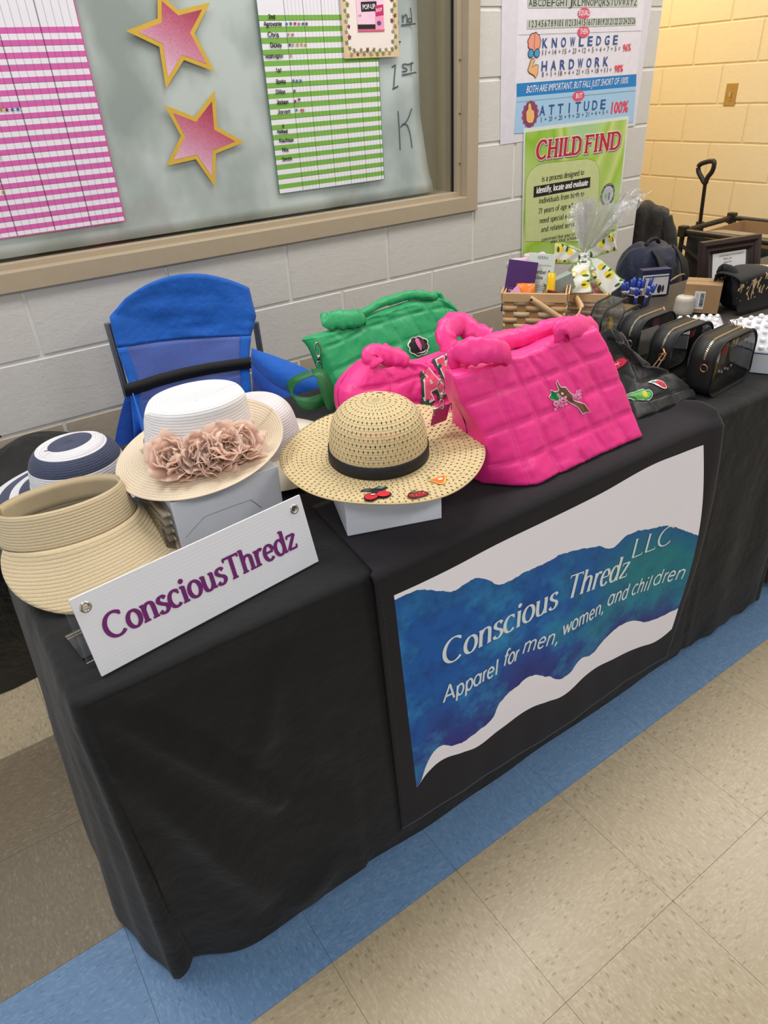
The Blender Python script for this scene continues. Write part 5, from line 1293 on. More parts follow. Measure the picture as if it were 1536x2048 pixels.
lf_ = pkp([(0.707,0.214,0.886),(0.717,0.215,0.889),(0.718,0.218,0.895),(0.725,0.216,0.89),(0.733,0.216,0.89),(0.729,0.213,0.884),(0.733,0.21,0.878),(0.726,0.208,0.872),(0.72,0.211,0.878),(0.713,0.211,0.88)])
b = MB(); fillpoly(b, grow2(lf_, .0016), cf, k=.0008); b.build('leaf_edge', M((236, 232, 232), .7), p_); b = MB(); fillpoly(b, lf_, cf, k=.0014); b.build('ivy_leaf', M((20, 120, 62), .7), p_)
b = MB(); q0, q1, q2, q3 = pkp([(0.715,0.203,0.86),(0.753,0.203,0.862),(0.767,0.204,0.864),(0.793,0.204,0.864)])
for kk, gg, mm in ((.0020, .075, M((248, 224, 238), .6)), (.0026, 0, M((240, 128, 188), .6))):
    b = MB(); f3 = lambda x, y, kk=kk: cf(x, y, kk)
    GS = {'S': GL['S'], 'K': (.58, GL['K'][1], []), 'E': (.52, [[(.1, .72), (.1, 0)], [(.1, .70), (.46, .70)], [(.1, .37), (.42, .37)], [(.1, .02), (.46, .02)]], []), 'W': GL['W']}
    stext(b, 'SKEE', f3, q0, q1, .0145, wt=.11, font=GS, grow=gg); stext(b, 'WEE', f3, q2, q3, .0145, wt=.11, font=GS, grow=gg)
    b.build('word_edge' if gg else 'patch_words', mm, p_)
h0 = Vector((0.491,0.248,0.962)) - inv + Vector((0, .02, 0)); hook(pk, h0, (.02, -.01, -1), 1.05)
dr = MB(); c_ = h0 + Vector((.003, 0, -.053)); dr.tube([c_ + Vector((-.020, 0, -.012)), c_ + Vector((-.020, 0, 0)), c_ + Vector((.020, 0, 0)), c_ + Vector((.020, 0, -.012))], .0016, 8); dr.build('strap_slide', m_chrome, pk)
sr = []
for i in range(9): t = i / 8; sr.append([c_ + Vector((-.019, .002 + .01 * t, -.002 - .035 * t)), c_ + Vector((.019, .002 + .012 * t, -.002 - .035 * t))])
MB().grid(sr).build('shoulder_strap', M((176, 30, 104), .45, spec=.6, name='pink_webbing'), pk, solid=.0014)
# --- second pink bag
p2 = [[Vector(p) for p in r] for r in (
 [(0.458,0.479,0.761),(0.514,0.474,0.739),(0.577,0.475,0.726),(0.655,0.476,0.712),(0.73,0.478,0.7)],
 [(0.463,0.507,0.817),(0.529,0.504,0.796),(0.598,0.516,0.805),(0.686,0.514,0.784),(0.763,0.518,0.775)],
 [(0.476,0.533,0.866),(0.567,0.536,0.853),(0.639,0.542,0.85),(0.725,0.545,0.838),(0.797,0.55,0.833)],
 [(0.532,0.56,0.91),(0.556,0.553,0.89),(0.621,0.557,0.885),(0.682,0.558,0.874),(0.808,0.572,0.876)])]
for p in p2[0]: p.z = max(p.z, TZ + .010)
pk2, pko2, inv2, nrm2, fr2 = quilted('quilted_handbag', 'pink quilted handbag with a varsity letter A patch, behind the front pink bag', p2, [(0, .10, .004), (0, .10, .01), (0, .08, .0), (0, .05, -.012)], m_pink, th_p, seed=2)
hp = [(0.544,0.556,0.9),(0.538,0.563,0.915),(0.562,0.564,0.912),(0.597,0.561,0.899),(0.627,0.559,0.887)]
b = MB(); puffy(b, [Vector(p) + Vector((0, d, d * .5)) - inv2 for p, d in zip(hp, (-.004, .004, .006, .004, -.002))], .023, .009, up=NUP); b.build('front_handle', m_pink, pk2, True)
hp = [(0.767,0.565,0.871),(0.773,0.584,0.907),(0.803,0.596,0.925),(0.847,0.601,0.926),(0.878,0.59,0.896),(0.907,0.583,0.877)]
b = MB(); puffy(b, [Vector(p) - nrm2 * d - inv2 for p, d in zip(hp, (.01, .02, .03, .04, .03, .01))], .030, .013, up=NUP); b.build('back_handle', m_pink, pk2, True)
hook(pk2, Vector((0.477,0.536,0.873)) - inv2 + nrm2 * -.004, (.005, 0, -1), .9)
bv2 = bvh_of(pko2); o2 = Vector((0.65,0.519,0.801)) - inv2
eX2 = (Vector((0.707,0.522,0.795)) - Vector((0.647,0.515,0.794))).normalized(); eY2 = nrm2.cross(eX2); eY2 = eY2 if eY2.z > 0 else -eY2
cf2 = conform(bv2, o2, eX2, eY2, nrm2, .0014)
let = empty('letter_patch'); let.parent = pk2; let['label'] = 'chenille letter A in pink with white and green edge'
xw = (Vector((0.707,0.518,0.788)) - inv2 - o2).dot(eX2)
hh = .060
for nm, gg, kk, c, dx in (('green_edge', .17, .0008, (34, 84, 58), -.003), ('white_edge', .09, .0016, (244, 222, 226), 0), ('pink_face', 0, .0024, (250, 92, 132), 0)):
    b = MB(); stext(b, 'A', (lambda x, y, kk=kk, dx=dx: cf2(x + dx, y + dx * .5, kk)), (-.004, -.002), (.058, .004), hh, wt=.17, serif=.26, grow=gg, thin=.9)
    stext(b, 'K', (lambda x, y, kk=kk, dx=dx: cf2(x + dx, y + dx * .5, kk)), (.064, .010), (.122, .014), hh, wt=.17, serif=.26, grow=gg, thin=.9)
    b.build(nm, M(c, .85, bump=.5, bscale=900), let)
# --- green bag
gn = [[Vector(p) for p in r] for r in (
 [(0.557,0.697,0.747),(0.616,0.704,0.745),(0.658,0.709,0.743),(0.722,0.717,0.742),(0.803,0.729,0.742),(0.882,0.739,0.741),(0.97,0.751,0.739),(1.029,0.759,0.74)],
 [(0.547,0.712,0.778),(0.615,0.724,0.782),(0.691,0.737,0.788),(0.773,0.748,0.786),(0.848,0.761,0.79),(0.938,0.772,0.788),(1,0.781,0.788),(1.054,0.788,0.788)],
 [(0.538,0.74,0.832),(0.612,0.754,0.84),(0.688,0.766,0.842),(0.767,0.777,0.843),(0.839,0.788,0.843),(0.913,0.797,0.84),(0.971,0.803,0.836),(1.027,0.809,0.832)],
 [(0.527,0.767,0.886),(0.598,0.778,0.888),(0.67,0.794,0.898),(0.747,0.805,0.899),(0.819,0.815,0.898),(0.89,0.822,0.893),(0.955,0.828,0.887),(0.999,0.821,0.863)],
 [(0.517,0.78,0.913),(0.581,0.788,0.911),(0.656,0.802,0.917),(0.737,0.814,0.919),(0.809,0.825,0.92),(0.873,0.833,0.919),(0.94,0.839,0.911),(0.969,0.837,0.901)])]
for p in gn[0]: p.z = max(p.z, TZ + .010)
grb, gro, inv3, nrm3, fr3 = quilted('quilted_handbag', 'green quilted handbag standing nearest the wall, with a woman\'s face patch', gn, [(0, .08, .004), (0, .085, .01), (0, .075, .005), (0, .055, .0), (0, .045, -.01)], m_green, th_g, puff=.0034, seed=3)
hp = [(0.675,0.809,0.925),(0.655,0.81,0.931),(0.624,0.807,0.936),(0.59,0.802,0.935),(0.576,0.796,0.928),(0.585,0.791,0.916)]
b = MB(); puffy(b, [Vector(p) + Vector((0, d, d * .5)) - inv3 for p, d in zip(hp, (-.002, -.010, -.010, .0, .015, .03))], .0235, .009, up=NUP); b.build('front_handle', m_green, grb, True)
hp = [(0.675,0.809,0.925),(0.748,0.821,0.929),(0.787,0.826,0.927),(0.831,0.834,0.93),(0.858,0.84,0.934),(0.884,0.843,0.934),(0.914,0.842,0.924),(0.933,0.84,0.916)]
b = MB(); puffy(b, [Vector(p) + Vector((0, d, d * .5)) - inv3 for p, d in zip(hp, (.006, .016, .018, .014, .004, -.004, -.004, .004))], .0125, .009, up=NUP); b.build('back_handle', m_green, grb, True)
b = MB(); hp = [(0.933,0.845,0.924),(0.955,0.847,0.923),(0.965,0.84,0.906)]; puffy(b, [Vector(p) - nrm3 * .02 - inv3 for p in hp], .014, .010, up=(0, .6, .8)); b.build('handle_end', m_green, grb, True)
H0 = Vector((0.514,0.773,0.9)) - inv3 + nrm3 * .012
hook(grb, H0, (-.012, 0, -1), 1.25)
# green webbing strap: falls from the hook in a loop to the table and up again
sp_ = [Vector(p) - inv3 for p in [(0.516,0.808,0.82)]]
strap = [((0.459,0.7,0.863), .2), ((0.429,0.72,0.849), .2), ((0.42,0.74,0.825), .3), ((0.419,0.72,0.803), .6), ((0.438,0.69,0.797), .9), ((0.476,0.68,0.801), 1.0)]
def webbing(name, pts, w, mat, parent, inv, tw):
    P = catmull([Vector(p) for p in pts], 8); n = len(P); L = []; R_l = []
    for i, p in enumerate(P):
        t = i / (n - 1); k = min(int(t * (len(tw) - 1)), len(tw) - 2); f = t * (len(tw) - 1) - k; s = Vector(tw[k]).lerp(Vector(tw[k + 1]), f).normalized() * w / 2
        L.append(p + s - inv); R_l.append(p - s - inv)
    return MB().grid([L, R_l]).build(name, mat, parent, True, solid=.0014)
m_web = M((24, 104, 52), .45, spec=.5, name='green_webbing', bump=.3, bscale=900)
webbing('strap_loop', [p for p, _ in strap], .030, m_web, grb, inv3, [(0, 1, .1), (0, 1, .1), (0, 1, .2), (0, .7, .7), (0, .3, 1), (.1, .2, 1)])
webbing('shoulder_strap', [(0.462,0.7,0.863), (0.474,0.685,0.861), (0.476,0.67,0.839), (0.48,0.655,0.801), (0.488,0.65,0.787)], .036, m_web, grb, inv3, [(.3, .9, .1), (.9, .4, .1), (1, .1, .25), (1, .0, .4), (1, 0, .4)])
bv3 = bvh_of(gro); o3 = Vector((0.817,0.774,0.824)) - inv3
eX3 = (Vector((0.863,0.779,0.82)) - Vector((0.771,0.769,0.825))).normalized(); eY3 = nrm3.cross(eX3); eY3 = eY3 if eY3.z > 0 else -eY3
cf3 = conform(bv3, o3, eX3, eY3, nrm3, .0014)
def cl_(cx, cy, rx, ry, n=36, w=.14, m=8): return [(cx + rx * math.cos(q) * (1 + w * abs(math.sin(m * q / 2))), cy + ry * math.sin(q) * (1 + w * abs(math.sin(m * q / 2)))) for q in [2 * PI * i / n for i in range(n)]]
patch(grb, 'face_patch', 'sewn patch of a curly-haired face with pink cap', [('white_edge', cl_(0, 0, .034, .0245), (236, 232, 232)), ('dark_hair', cl_(0, 0, .031, .0215), (26, 20, 24)), ('brown_face', S_((.008, .014), (.020, .012), (.024, -.002), (.014, -.010), (.006, -.008), (.008, .014)), (88, 40, 34)),
   ('pink_cap', S_((-.010, .014), (-.001, .020), (.006, .014), (.006, -.004), (.001, -.014), (-.007, -.004), (-.010, .014)), (226, 110, 178)), ('white_scroll', [(-.020, -.018), (.010, -.021), (.022, -.014), (.008, -.017)], (226, 220, 224)), ('earring', ell2(.012, -.010, .002, .003, 8), (40, 110, 60))], cf3)

# --- black ruched pouch lying in front of the clear pouches
bn = [[Vector(p) for p in r] for r in (
 ((0.997,0.214,0.748), (1.064,0.21,0.748), (1.132,0.208,0.748), (1.202,0.205,0.748)),
 ((1.03,0.265,0.772), (1.064,0.235,0.772), (1.136,0.229,0.77), (1.201,0.222,0.765)),
 ((1.076,0.328,0.8), (1.074,0.274,0.8), (1.139,0.27,0.8), (1.192,0.277,0.79)),
 ((1.102,0.374,0.83), (1.094,0.319,0.83), (1.092,0.281,0.83), (1.128,0.286,0.82)),
 ((1.117,0.414,0.86), (1.104,0.371,0.865), (1.1,0.341,0.86), (1.098,0.32,0.85)),
 ((1.124,0.424,0.875), (1.127,0.411,0.88), (1.122,0.391,0.88), (1.137,0.386,0.87)))]
kb, kbo, inv4, nrm4, fr4 = quilted('ruched_pouch', 'black ruched quilted pouch with fruit and lips patches beside the front pink bag', bn, [(0, .02, -.004), (0, .03, -.03), (0, .03, -.05), (0, .03, -.06), (0, .03, -.05), (0, .02, -.03)], m_blk, th_b, puff=.010, seed=4, cat='pouch', gus=.008)
bv4 = bvh_of(kbo); nu = Vector((-.15, -.6, .8)).normalized()
def kpatch(P, ex=(1, .15, 0)):
    e = Vector(ex); e = (e - nu * e.dot(nu)).normalized(); return conform(bv4, Vector(P) - inv4, e, nu.cross(e) if nu.cross(e).z > 0 else -nu.cross(e), nu, .0015)
f = kpatch((1.051,0.248,0.785), (1, -.35, 0))
av = S_((-.026, .008), (-.022, .014), (-.008, .010), (.010, .010), (.022, .004), (.023, -.008), (.010, -.015), (-.006, -.013), (-.016, -.002), (-.026, .008))
patch(kb, 'avocado_patch', 'avocado half with yellow stone', [('pale_edge', grow2(av, .002), (206, 232, 216)), ('rind', av, (52, 140, 84)), ('flesh', grow2(av, -.0028), (120, 204, 110)), ('stone', ell2(.008, -.002, .0078, .0070), (232, 214, 60))], f)
f = kpatch((1.108,0.253,0.785), (1, -.35, 0))
sb = S_((-.012, .006), (0, .009), (.014, .006), (.020, -.004), (.014, -.010), (.002, -.006), (-.012, .006))
patch(kb, 'strawberry_patch', 'red strawberry with green tip', [('white_edge', grow2(S_((-.024, .008), (-.012, .010), (0, .010), (.014, .007), (.021, -.004), (.014, -.011), (.0, -.008), (-.014, .002), (-.024, .008)), .0014), (232, 226, 226)), ('berry', sb, (196, 40, 62)), ('leaf', [(-.022, .008), (-.010, .009), (-.006, .004), (-.013, .004)], (70, 150, 120))] +
      [('seed', ell2(x, y, .0009, .0011, 8), (250, 200, 190)) for x, y in ((-.003, .003), (.004, .004), (.010, .001), (.005, -.003), (.013, -.005))], f)
nu = Vector((-.45, -.65, .6)).normalized(); f = kpatch((1.075,0.338,0.835), (1, -.55, 0))
lp = S_((-.019, .001), (-.009, .011), (0, .007), (.009, .011), (.019, .001), (.010, -.010), (-.010, -.010), (-.019, .001))
patch(kb, 'lips_patch', 'red lips', [('dark_edge', grow2(lp, .002), (120, 12, 30)), ('red_lips', lp, (206, 44, 74)), ('gleam', [(-.010, .0005), (0, .0028), (.010, .0005), (0, -.0018)], (250, 214, 220))] + [('lip_line', [(x, -.008), (x + .001, -.008), (x + .001, .006), (x, .006)], (246, 176, 190)) for x in (-.008, -.002, .005)], f)
# ------------------------------------------------------------------ clear zip pouches
fm = N('clear_vinyl'); fm.t.nodes.remove(fm.p)
tr = fm.n('ShaderNodeBsdfTransparent'); tr.inputs[0].default_value = (.975, .975, .97, 1); gl = fm.n('ShaderNodeBsdfGlossy'); gl.inputs['Roughness'].default_value = .08
bmp = fm.n('ShaderNodeBump'); bmp.inputs['Strength'].default_value = .35; bmp.inputs['Distance'].default_value = .004; fm.t.links.new(fm.noise(22, 3, fm.coord(), .5), bmp.inputs['Height']); fm.l(bmp, 0, gl, 'Normal')
fr_ = fm.n('ShaderNodeFresnel'); fr_.inputs[0].default_value = 1.5; fm.l(bmp, 0, fr_, 'Normal')
mx = fm.n('ShaderNodeMixShader'); fm.t.links.new(fm.math('ADD', fm.math('MULTIPLY', fr_.outputs[0], .7), .07), mx.inputs[0]); fm.l(tr, 0, mx, 1); fm.l(gl, 0, mx, 2); fm.l(mx, 0, fm.out, 0); m_vinyl = fm.m
m_pb = M((24, 24, 26), .5, bump=.25, bscale=900, name='pouch_fabric'); m_gold = M((226, 214, 184), .3, .85, var=0, name='gold_zip'); m_rose = M((214, 158, 120), .28, .95, var=0, name='rose_gold')
def rrect(w, h, r, n=8, rt=None):
    rt = rt or r; pts = []
    for cx, cy, a0, rr in ((w / 2 - r, r, -90, r), (w / 2 - rt, h - rt, 0, rt), (-w / 2 + rt, h - rt, 90, rt), (-w / 2 + r, r, 180, r)):
        for i in range(n + 1): a = math.radians(a0 + 90 * i / n); pts.append((cx + rr * math.cos(a), cy + rr * math.sin(a)))
    return pts
def pouch(x, y, w, h, d, rz, label, pull=False, tilt=0):
    r = empty('clear_pouch', (x, y, TZ + .003), label, 'pouch', rot=(tilt, 0, rz))
    o = rrect(w, h, .028, 8, .045); m = len(o)
    inner = rrect(w - .013, h - .013, .024, 8, .040); inner = [(a, b + .0065) for a, b in inner]
    # gusset: the strip all round; upper part fabric, lower part clear
    for nm, mt, cond in (('gusset', m_pb, lambda z: z > h * .0),):
        b = MB(); b.grid([[(a, yy, z) for a, z in o] for yy in (0, d * .35, d * .65, d)], 0, True); b.build(nm, mt, r, True, solid=.001)
    for nm, yy in (('front_border', 0), ('back_border', d)):
        b = MB(); b.grid([[(a, yy, z) for a, z in o], [(a, yy + (.002 if yy == 0 else -.002), z) for a, z in inner]], 0, True)
        b.tube([(a, yy, z) for a, z in o] + [(o[0][0], yy, o[0][1])], .0022, 6, cap=False); b.build(nm, m_pb, r, True)
    rows = []
    for i in range(7):
        t = i / 6; rows.append([(a * (1 - t * .97), -.003 * math.sin(PI * t / 2) * -1 - .004 * math.sin(PI * t / 2), (z - h / 2) * (1 - t * .97) + h / 2) for a, z in inner])
    MB().grid(rows, 0, True).build('front_window', m_vinyl, r, True)
    rows = [[(a * (1 - t * .97), d - .001, (z - h / 2) * (1 - t * .97) + h / 2) for a, z in inner] for t in (0, .5, 1)]
    MB().grid(rows, 0, True).build('back_window', m_vinyl, r, True)
    # zip along the top and down the left side
    path = [p for p in o if p[1] > h * .5 and p[0] < w * .30]
    path = sorted(path, key=lambda p: (p[0] + p[1] * .9)); yc = d * .42
    b = MB(); P = catmull([Vector((a * 1.006, yc, z + .001)) for a, z in path], 5)
    L = [0]; 
    for i in range(1, len(P)): L.append(L[-1] + (P[i] - P[i - 1]).length)
    n = int(L[-1] / .0022)
    for i in range(n):
        s = L[-1] * (i + .5) / n; k = max(j for j in range(len(L)) if L[j] <= s); k = min(k, len(P) - 2); f = (s - L[k]) / max(1e-6, L[k + 1] - L[k]); q = P[k].lerp(P[k + 1], f); t = (P[k + 1] - P[k]).normalized()
        Rm_ = Matrix((t, Vector((0, 1, 0)), t.cross(Vector((0, 1, 0))))).transposed(); b.box(q + Rm_ @ Vector((0, (.0011 if i % 2 else -.0011), 0)), (.0013, .0034, .0016), R=Rm_)
    b.build('zip_teeth', m_gold, r)['kind'] = 'stuff'
    e = P[0]
    if not pull: e = P[-1]
    b = MB(); b.tube([e + Vector((-.001, -.004, .006)), e + Vector((-.003, -.012, -.004))], .0028, 8, flat=.7); b.build('zip_slider', m_rose, r)
    b = MB(); u = Vector((-.62, .12, -.72)).normalized() if pull else Vector((.5, .8, -.1)).normalized(); sd = u.cross(Vector((0, 0, 1))).normalized(); q = e + Vector((-.004, -.012, -.002))
    rows = [q + sd * .004, q + sd * .006 + u * .042, q - sd * .006 + u * .042, q - sd * .004] if pull else [q + sd * .003, q + sd * .004 + u * .012, q - sd * .004 + u * .012, q - sd * .003]
    for i in range(4): b.tube([rows[i], rows[(i + 1) % 4]], .0013, 6)
    b.build('zip_pull', m_rose, r)
    b = MB(); c = Vector((-w / 2 - .001, d * .35, h * .60)); b.tube([c + Vector((-.002, .0085 * math.cos(2 * PI * k / 18), .0085 * math.sin(2 * PI * k / 18) - .006)) for k in range(19)], .0012, 6, cap=False); b.build('ring', m_rose, r)
    MB().box((-w / 2, d * .35, h * .63), (.004, .012, .018)).build('ring_tab', m_pb, r)
    return r
PCH = [(1.316, .196, .196, .130, .062, .10, 'clear zip pouch with black trim, nearest the front edge of the table'),
       (1.300, .300, .180, .131, .060, .06, 'second clear zip pouch from the front, with a rose gold pull hanging at its side'),
       (1.322, .418, .170, .130, .060, .08, 'third clear zip pouch from the front, between the black ones'),
       ]
for i_, a_ in enumerate(PCH): pouch(*a_, pull=(i_ == 1))
o = rrect(.150, .106, .026, 8, .040)
for cx_, cy_, cl_b, pc_ in ((1.388, .555, 'clear pouch with thick black piping beside the wrapped basket', (22, 22, 24)), (1.425, .622, 'rearmost clear pouch with dark blue piping, half behind the next one', (30, 34, 52))):
  cp = empty('clear_pouch', (cx_, cy_, TZ + .003), cl_b, 'pouch', rot=(0, 0, .25))
  MB().grid([[(a, yy, z) for a, z in o] for yy in (0, .025, .05)], 0, True).build('gusset', m_vinyl, cp, True)
  for yy in (0, .05): MB().tube([(a, yy, z) for a, z in o + o[:1]], .0028, 6, cap=False).build('piping', M(pc_, .4), cp)
  for yy in (0, .05): MB().grid([[(a * s, yy, (z - .068) * s + .068) for a, z in o] for s in (1, .5, .03)], 0, True).build('window', m_vinyl, cp, True)
# what lies inside the pouches
def lump(name, loc, pts, m, label, cat, th=.003, rot=(PI / 2, 0, 0)):
    b = MB(); n = len(pts); b.add([(p[0], p[1], -th / 2) for p in pts] + [(p[0], p[1], th / 2) for p in pts], [tuple(range(n))[::-1], tuple(range(n, 2 * n))] + [(i, (i + 1) % n, n + (i + 1) % n, n + i) for i in range(n)])
    o = b.build(name, m, None); o.location = loc; o.rotation_euler = rot; return tag(o, label, cat)
glit = N('gold_glitter'); glit.set(glit.ramp(glit.noise(700, 2, glit.coord(), .8), [(.35, lin((120, 88, 30))), (.55, lin((206, 164, 70))), (.7, lin((250, 226, 150)))]), rough=.3, metal=.6)
lump('charm', (1.272, .222, TZ + .048), S_((-.014, -.030), (.006, -.028), (.014, -.008), (.016, .016), (.004, .024), (-.008, .008), (-.016, -.012), (-.014, -.030)), glit.m, 'gold glitter charm low in the front clear pouch', 'charm', rot=(PI / 2, 0, -.1))
lump('charm', (1.318, .226, TZ + .088), ell2(0, 0, .0095, .012), M((178, 30, 38), .4), 'round red charm in the front clear pouch', 'charm')
lump('charm', (1.300, .232, TZ + .070), [(-.006, -.018), (.010, -.014), (.014, .016), (-.008, .012)], M((234, 232, 230), .5), 'white tag beside the red charm in the front clear pouch', 'tag')
b = MB(); b.tube([(.010 * math.cos(2 * PI * k / 20), 0, .018 * math.sin(2 * PI * k / 20)) for k in range(21)], .0012, 6, cap=False); b.tube([(.005 * math.cos(2 * PI * k / 20), 0, .008 * math.sin(2 * PI * k / 20) - .004) for k in range(21)], .0010, 6, cap=False)
ky = b.build('keyring', m_gold); ky.location = (1.357, .226, TZ + .108); tag(ky, 'gold key ring in a plastic sleeve in the front clear pouch', 'key ring')
ps = MB().add([(-.020, 0, -.026), (.020, 0, -.028), (.024, 0, .026), (-.016, .004, .030)], [(0, 1, 2, 3)]).build('plastic_sleeve', m_vinyl); ps.location = (1.356, .232, TZ + .098); tag(ps, 'little clear sleeve around the gold key ring', 'sleeve')
lump('charm', (1.345, .335, TZ + .105), S_((-.008, -.016), (.008, -.014), (.012, .012), (-.004, .018), (-.008, -.016)), M((140, 26, 46), .4), 'dark red charm in the second clear pouch', 'charm')
lump('charm', (1.262, .33, TZ + .012), ell2(0, 0, .008, .005), M((210, 196, 150), .3, .5), 'cream charm on the floor of the second clear pouch', 'charm')
lump('charm', (1.366, .455, TZ + .095), S_((-.012, -.014), (.012, -.008), (.010, .016), (-.012, .010), (-.012, -.014)), M((110, 30, 70), .4), 'plum charm in the third clear pouch', 'charm')
lump('card', (1.335, .45, TZ + .055), [(-.035, -.035), (.035, -.035), (.035, .035), (-.035, .035)], M((206, 200, 190), .5), 'pale card inside the third clear pouch', 'card', .001)
lump('charm', (1.358, .600, TZ + .060), cl_(0, 0, .015, .022, m=10), M((206, 172, 32), .5), 'yellow flower shaped charm in the pouch beside the wrapped basket', 'charm')
bs_ = MB()
for i, (x, z) in enumerate(((-.02, .0), (-.008, -.004), (.004, .002), (.016, -.002), (.028, .004))): bs_.tube([(x, 0, z), (x + .007, .003, z + .002)], .0022, 6)
bs_ = bs_.build('bracelet', M((225, 225, 222), .3, .3), None, True); bs_.location = (1.348, .235, TZ + .028); tag(bs_, 'short strand of silver beads lying in the front clear pouch', 'bracelet')

# ------------------------------------------------------------------ pearl-studded white bags
m_wv = N('white_vinyl'); m_wv.set(m_wv.mix(m_wv.noise(16, 3, m_wv.coord()), lin((196, 200, 210)), lin((228, 230, 236))), rough=.22, spec=.6); m_wv.bump(m_wv.noise(20, 2, m_wv.coord()), .3, .003); m_wv = m_wv.m
def rowpt(p, q, t): return Vector(p).lerp(Vector(q), t)
m_prl = M((238, 236, 236), .12, spec=.8, var=0, name='pearl')
prl = None
def pearlbag(label, A, B, Cc, D, H, seed, npx, npy):
    """A,B front corners, C,D back corners of the flap top; H height of the body"""
    global prl
    rr = random.Random(seed); A, B, Cc, D = [Vector(v) for v in (A, B, Cc, D)]
    r = empty('pearl_bag', tuple(A), label, 'handbag'); rows = []
    fn = lambda s, t: A.lerp(B, s).lerp(D.lerp(Cc, s), t) + Vector((0, 0, .012 * math.sin(PI * t) * math.sin(PI * s))) - A
    rows = [[fn(i / 10, k / 10) for i in range(11)] for k in range(11)]
    MB().grid(rows).build('flap', m_wv, r, True, solid=.002, off=-1)
    b = MB(); fl_ = TZ + .003 - A.z
    ring = [fn(0, 0), fn(.5, 0), fn(1, 0), fn(1, .5), fn(1, 1), fn(.5, 1), fn(0, 1), fn(0, .5)]; cen = sum((Vector(v) for v in ring), Vector()) / 8
    b.grid([[v + Vector((0, 0, -.002)) for v in ring], [Vector((v.x * .985 + cen.x * .015, v.y, v.z * .5 + fl_ * .5)) for v in ring], [Vector((v.x, v.y, fl_)) for v in ring]], 0, True); b.poly([Vector((v.x, v.y, fl_)) for v in ring]); b.build('body', m_wv, r, True)
    b = MB(); b.tube([fn(0, 1), fn(0, .5), fn(0, 0), fn(.5, 0), fn(1, 0), fn(1, .5), fn(1, 1)], .0012, 5); b.build('blue_piping', M((60, 66, 110), .5), r)
    for i in range(npx):
        for k in range(npy):
            s, t = (i + .5 + (.5 if k % 2 else 0)) / (npx + .5), (k + .6) / npy
            if s > .98 or t > .97: continue
            q = fn(s, t) + Vector((0, 0, .003))
            if prl is None: prl = MB().lathe([(0, .0068), (.0038, .0058), (.0062, .003), (.0066, 0), (.005, -.003), (0, -.004)], 14).build('pearl', m_prl, r, True); o = prl
            else: o = prl.copy(); col.objects.link(o); o.parent = r
            o.location = q; s_ = rr.uniform(.75, 1.1); o.scale = (s_, s_, s_)
    return r
pb1 = pearlbag('white pearl-studded bag behind the clear pouches, nearer the cardboard box', (1.465,0.456,0.785), (1.536,0.344,0.785), (1.684,0.468,0.79), (1.534,0.548,0.79), .1, 3, 7, 4)
pb2 = pearlbag('white pearl-studded bag at the right picture edge, behind the nearest clear pouch', (1.441,0.229,0.795), (1.499,0.124,0.795), (1.625,0.234,0.86), (1.445,0.303,0.86), .1, 4, 6, 6)
# little gold charm hanging between them
b = MB(); b.tube([(.012 * math.cos(2 * PI * k / 18), 0, .010 * math.sin(2 * PI * k / 18)) for k in range(19)], .001, 6, cap=False); b.tube([(-.006, 0, .004), (.006, 0, -.006), (-.004, 0, -.012), (-.012, 0, -.002), (-.006, 0, .004)], .0013, 6, cap=False)
lk = b.build('gold_charm', m_rose, None); lk.location = (1.37,0.246,0.878); tag(lk, 'rose gold heart charm between the two pearl-studded bags', 'charm')

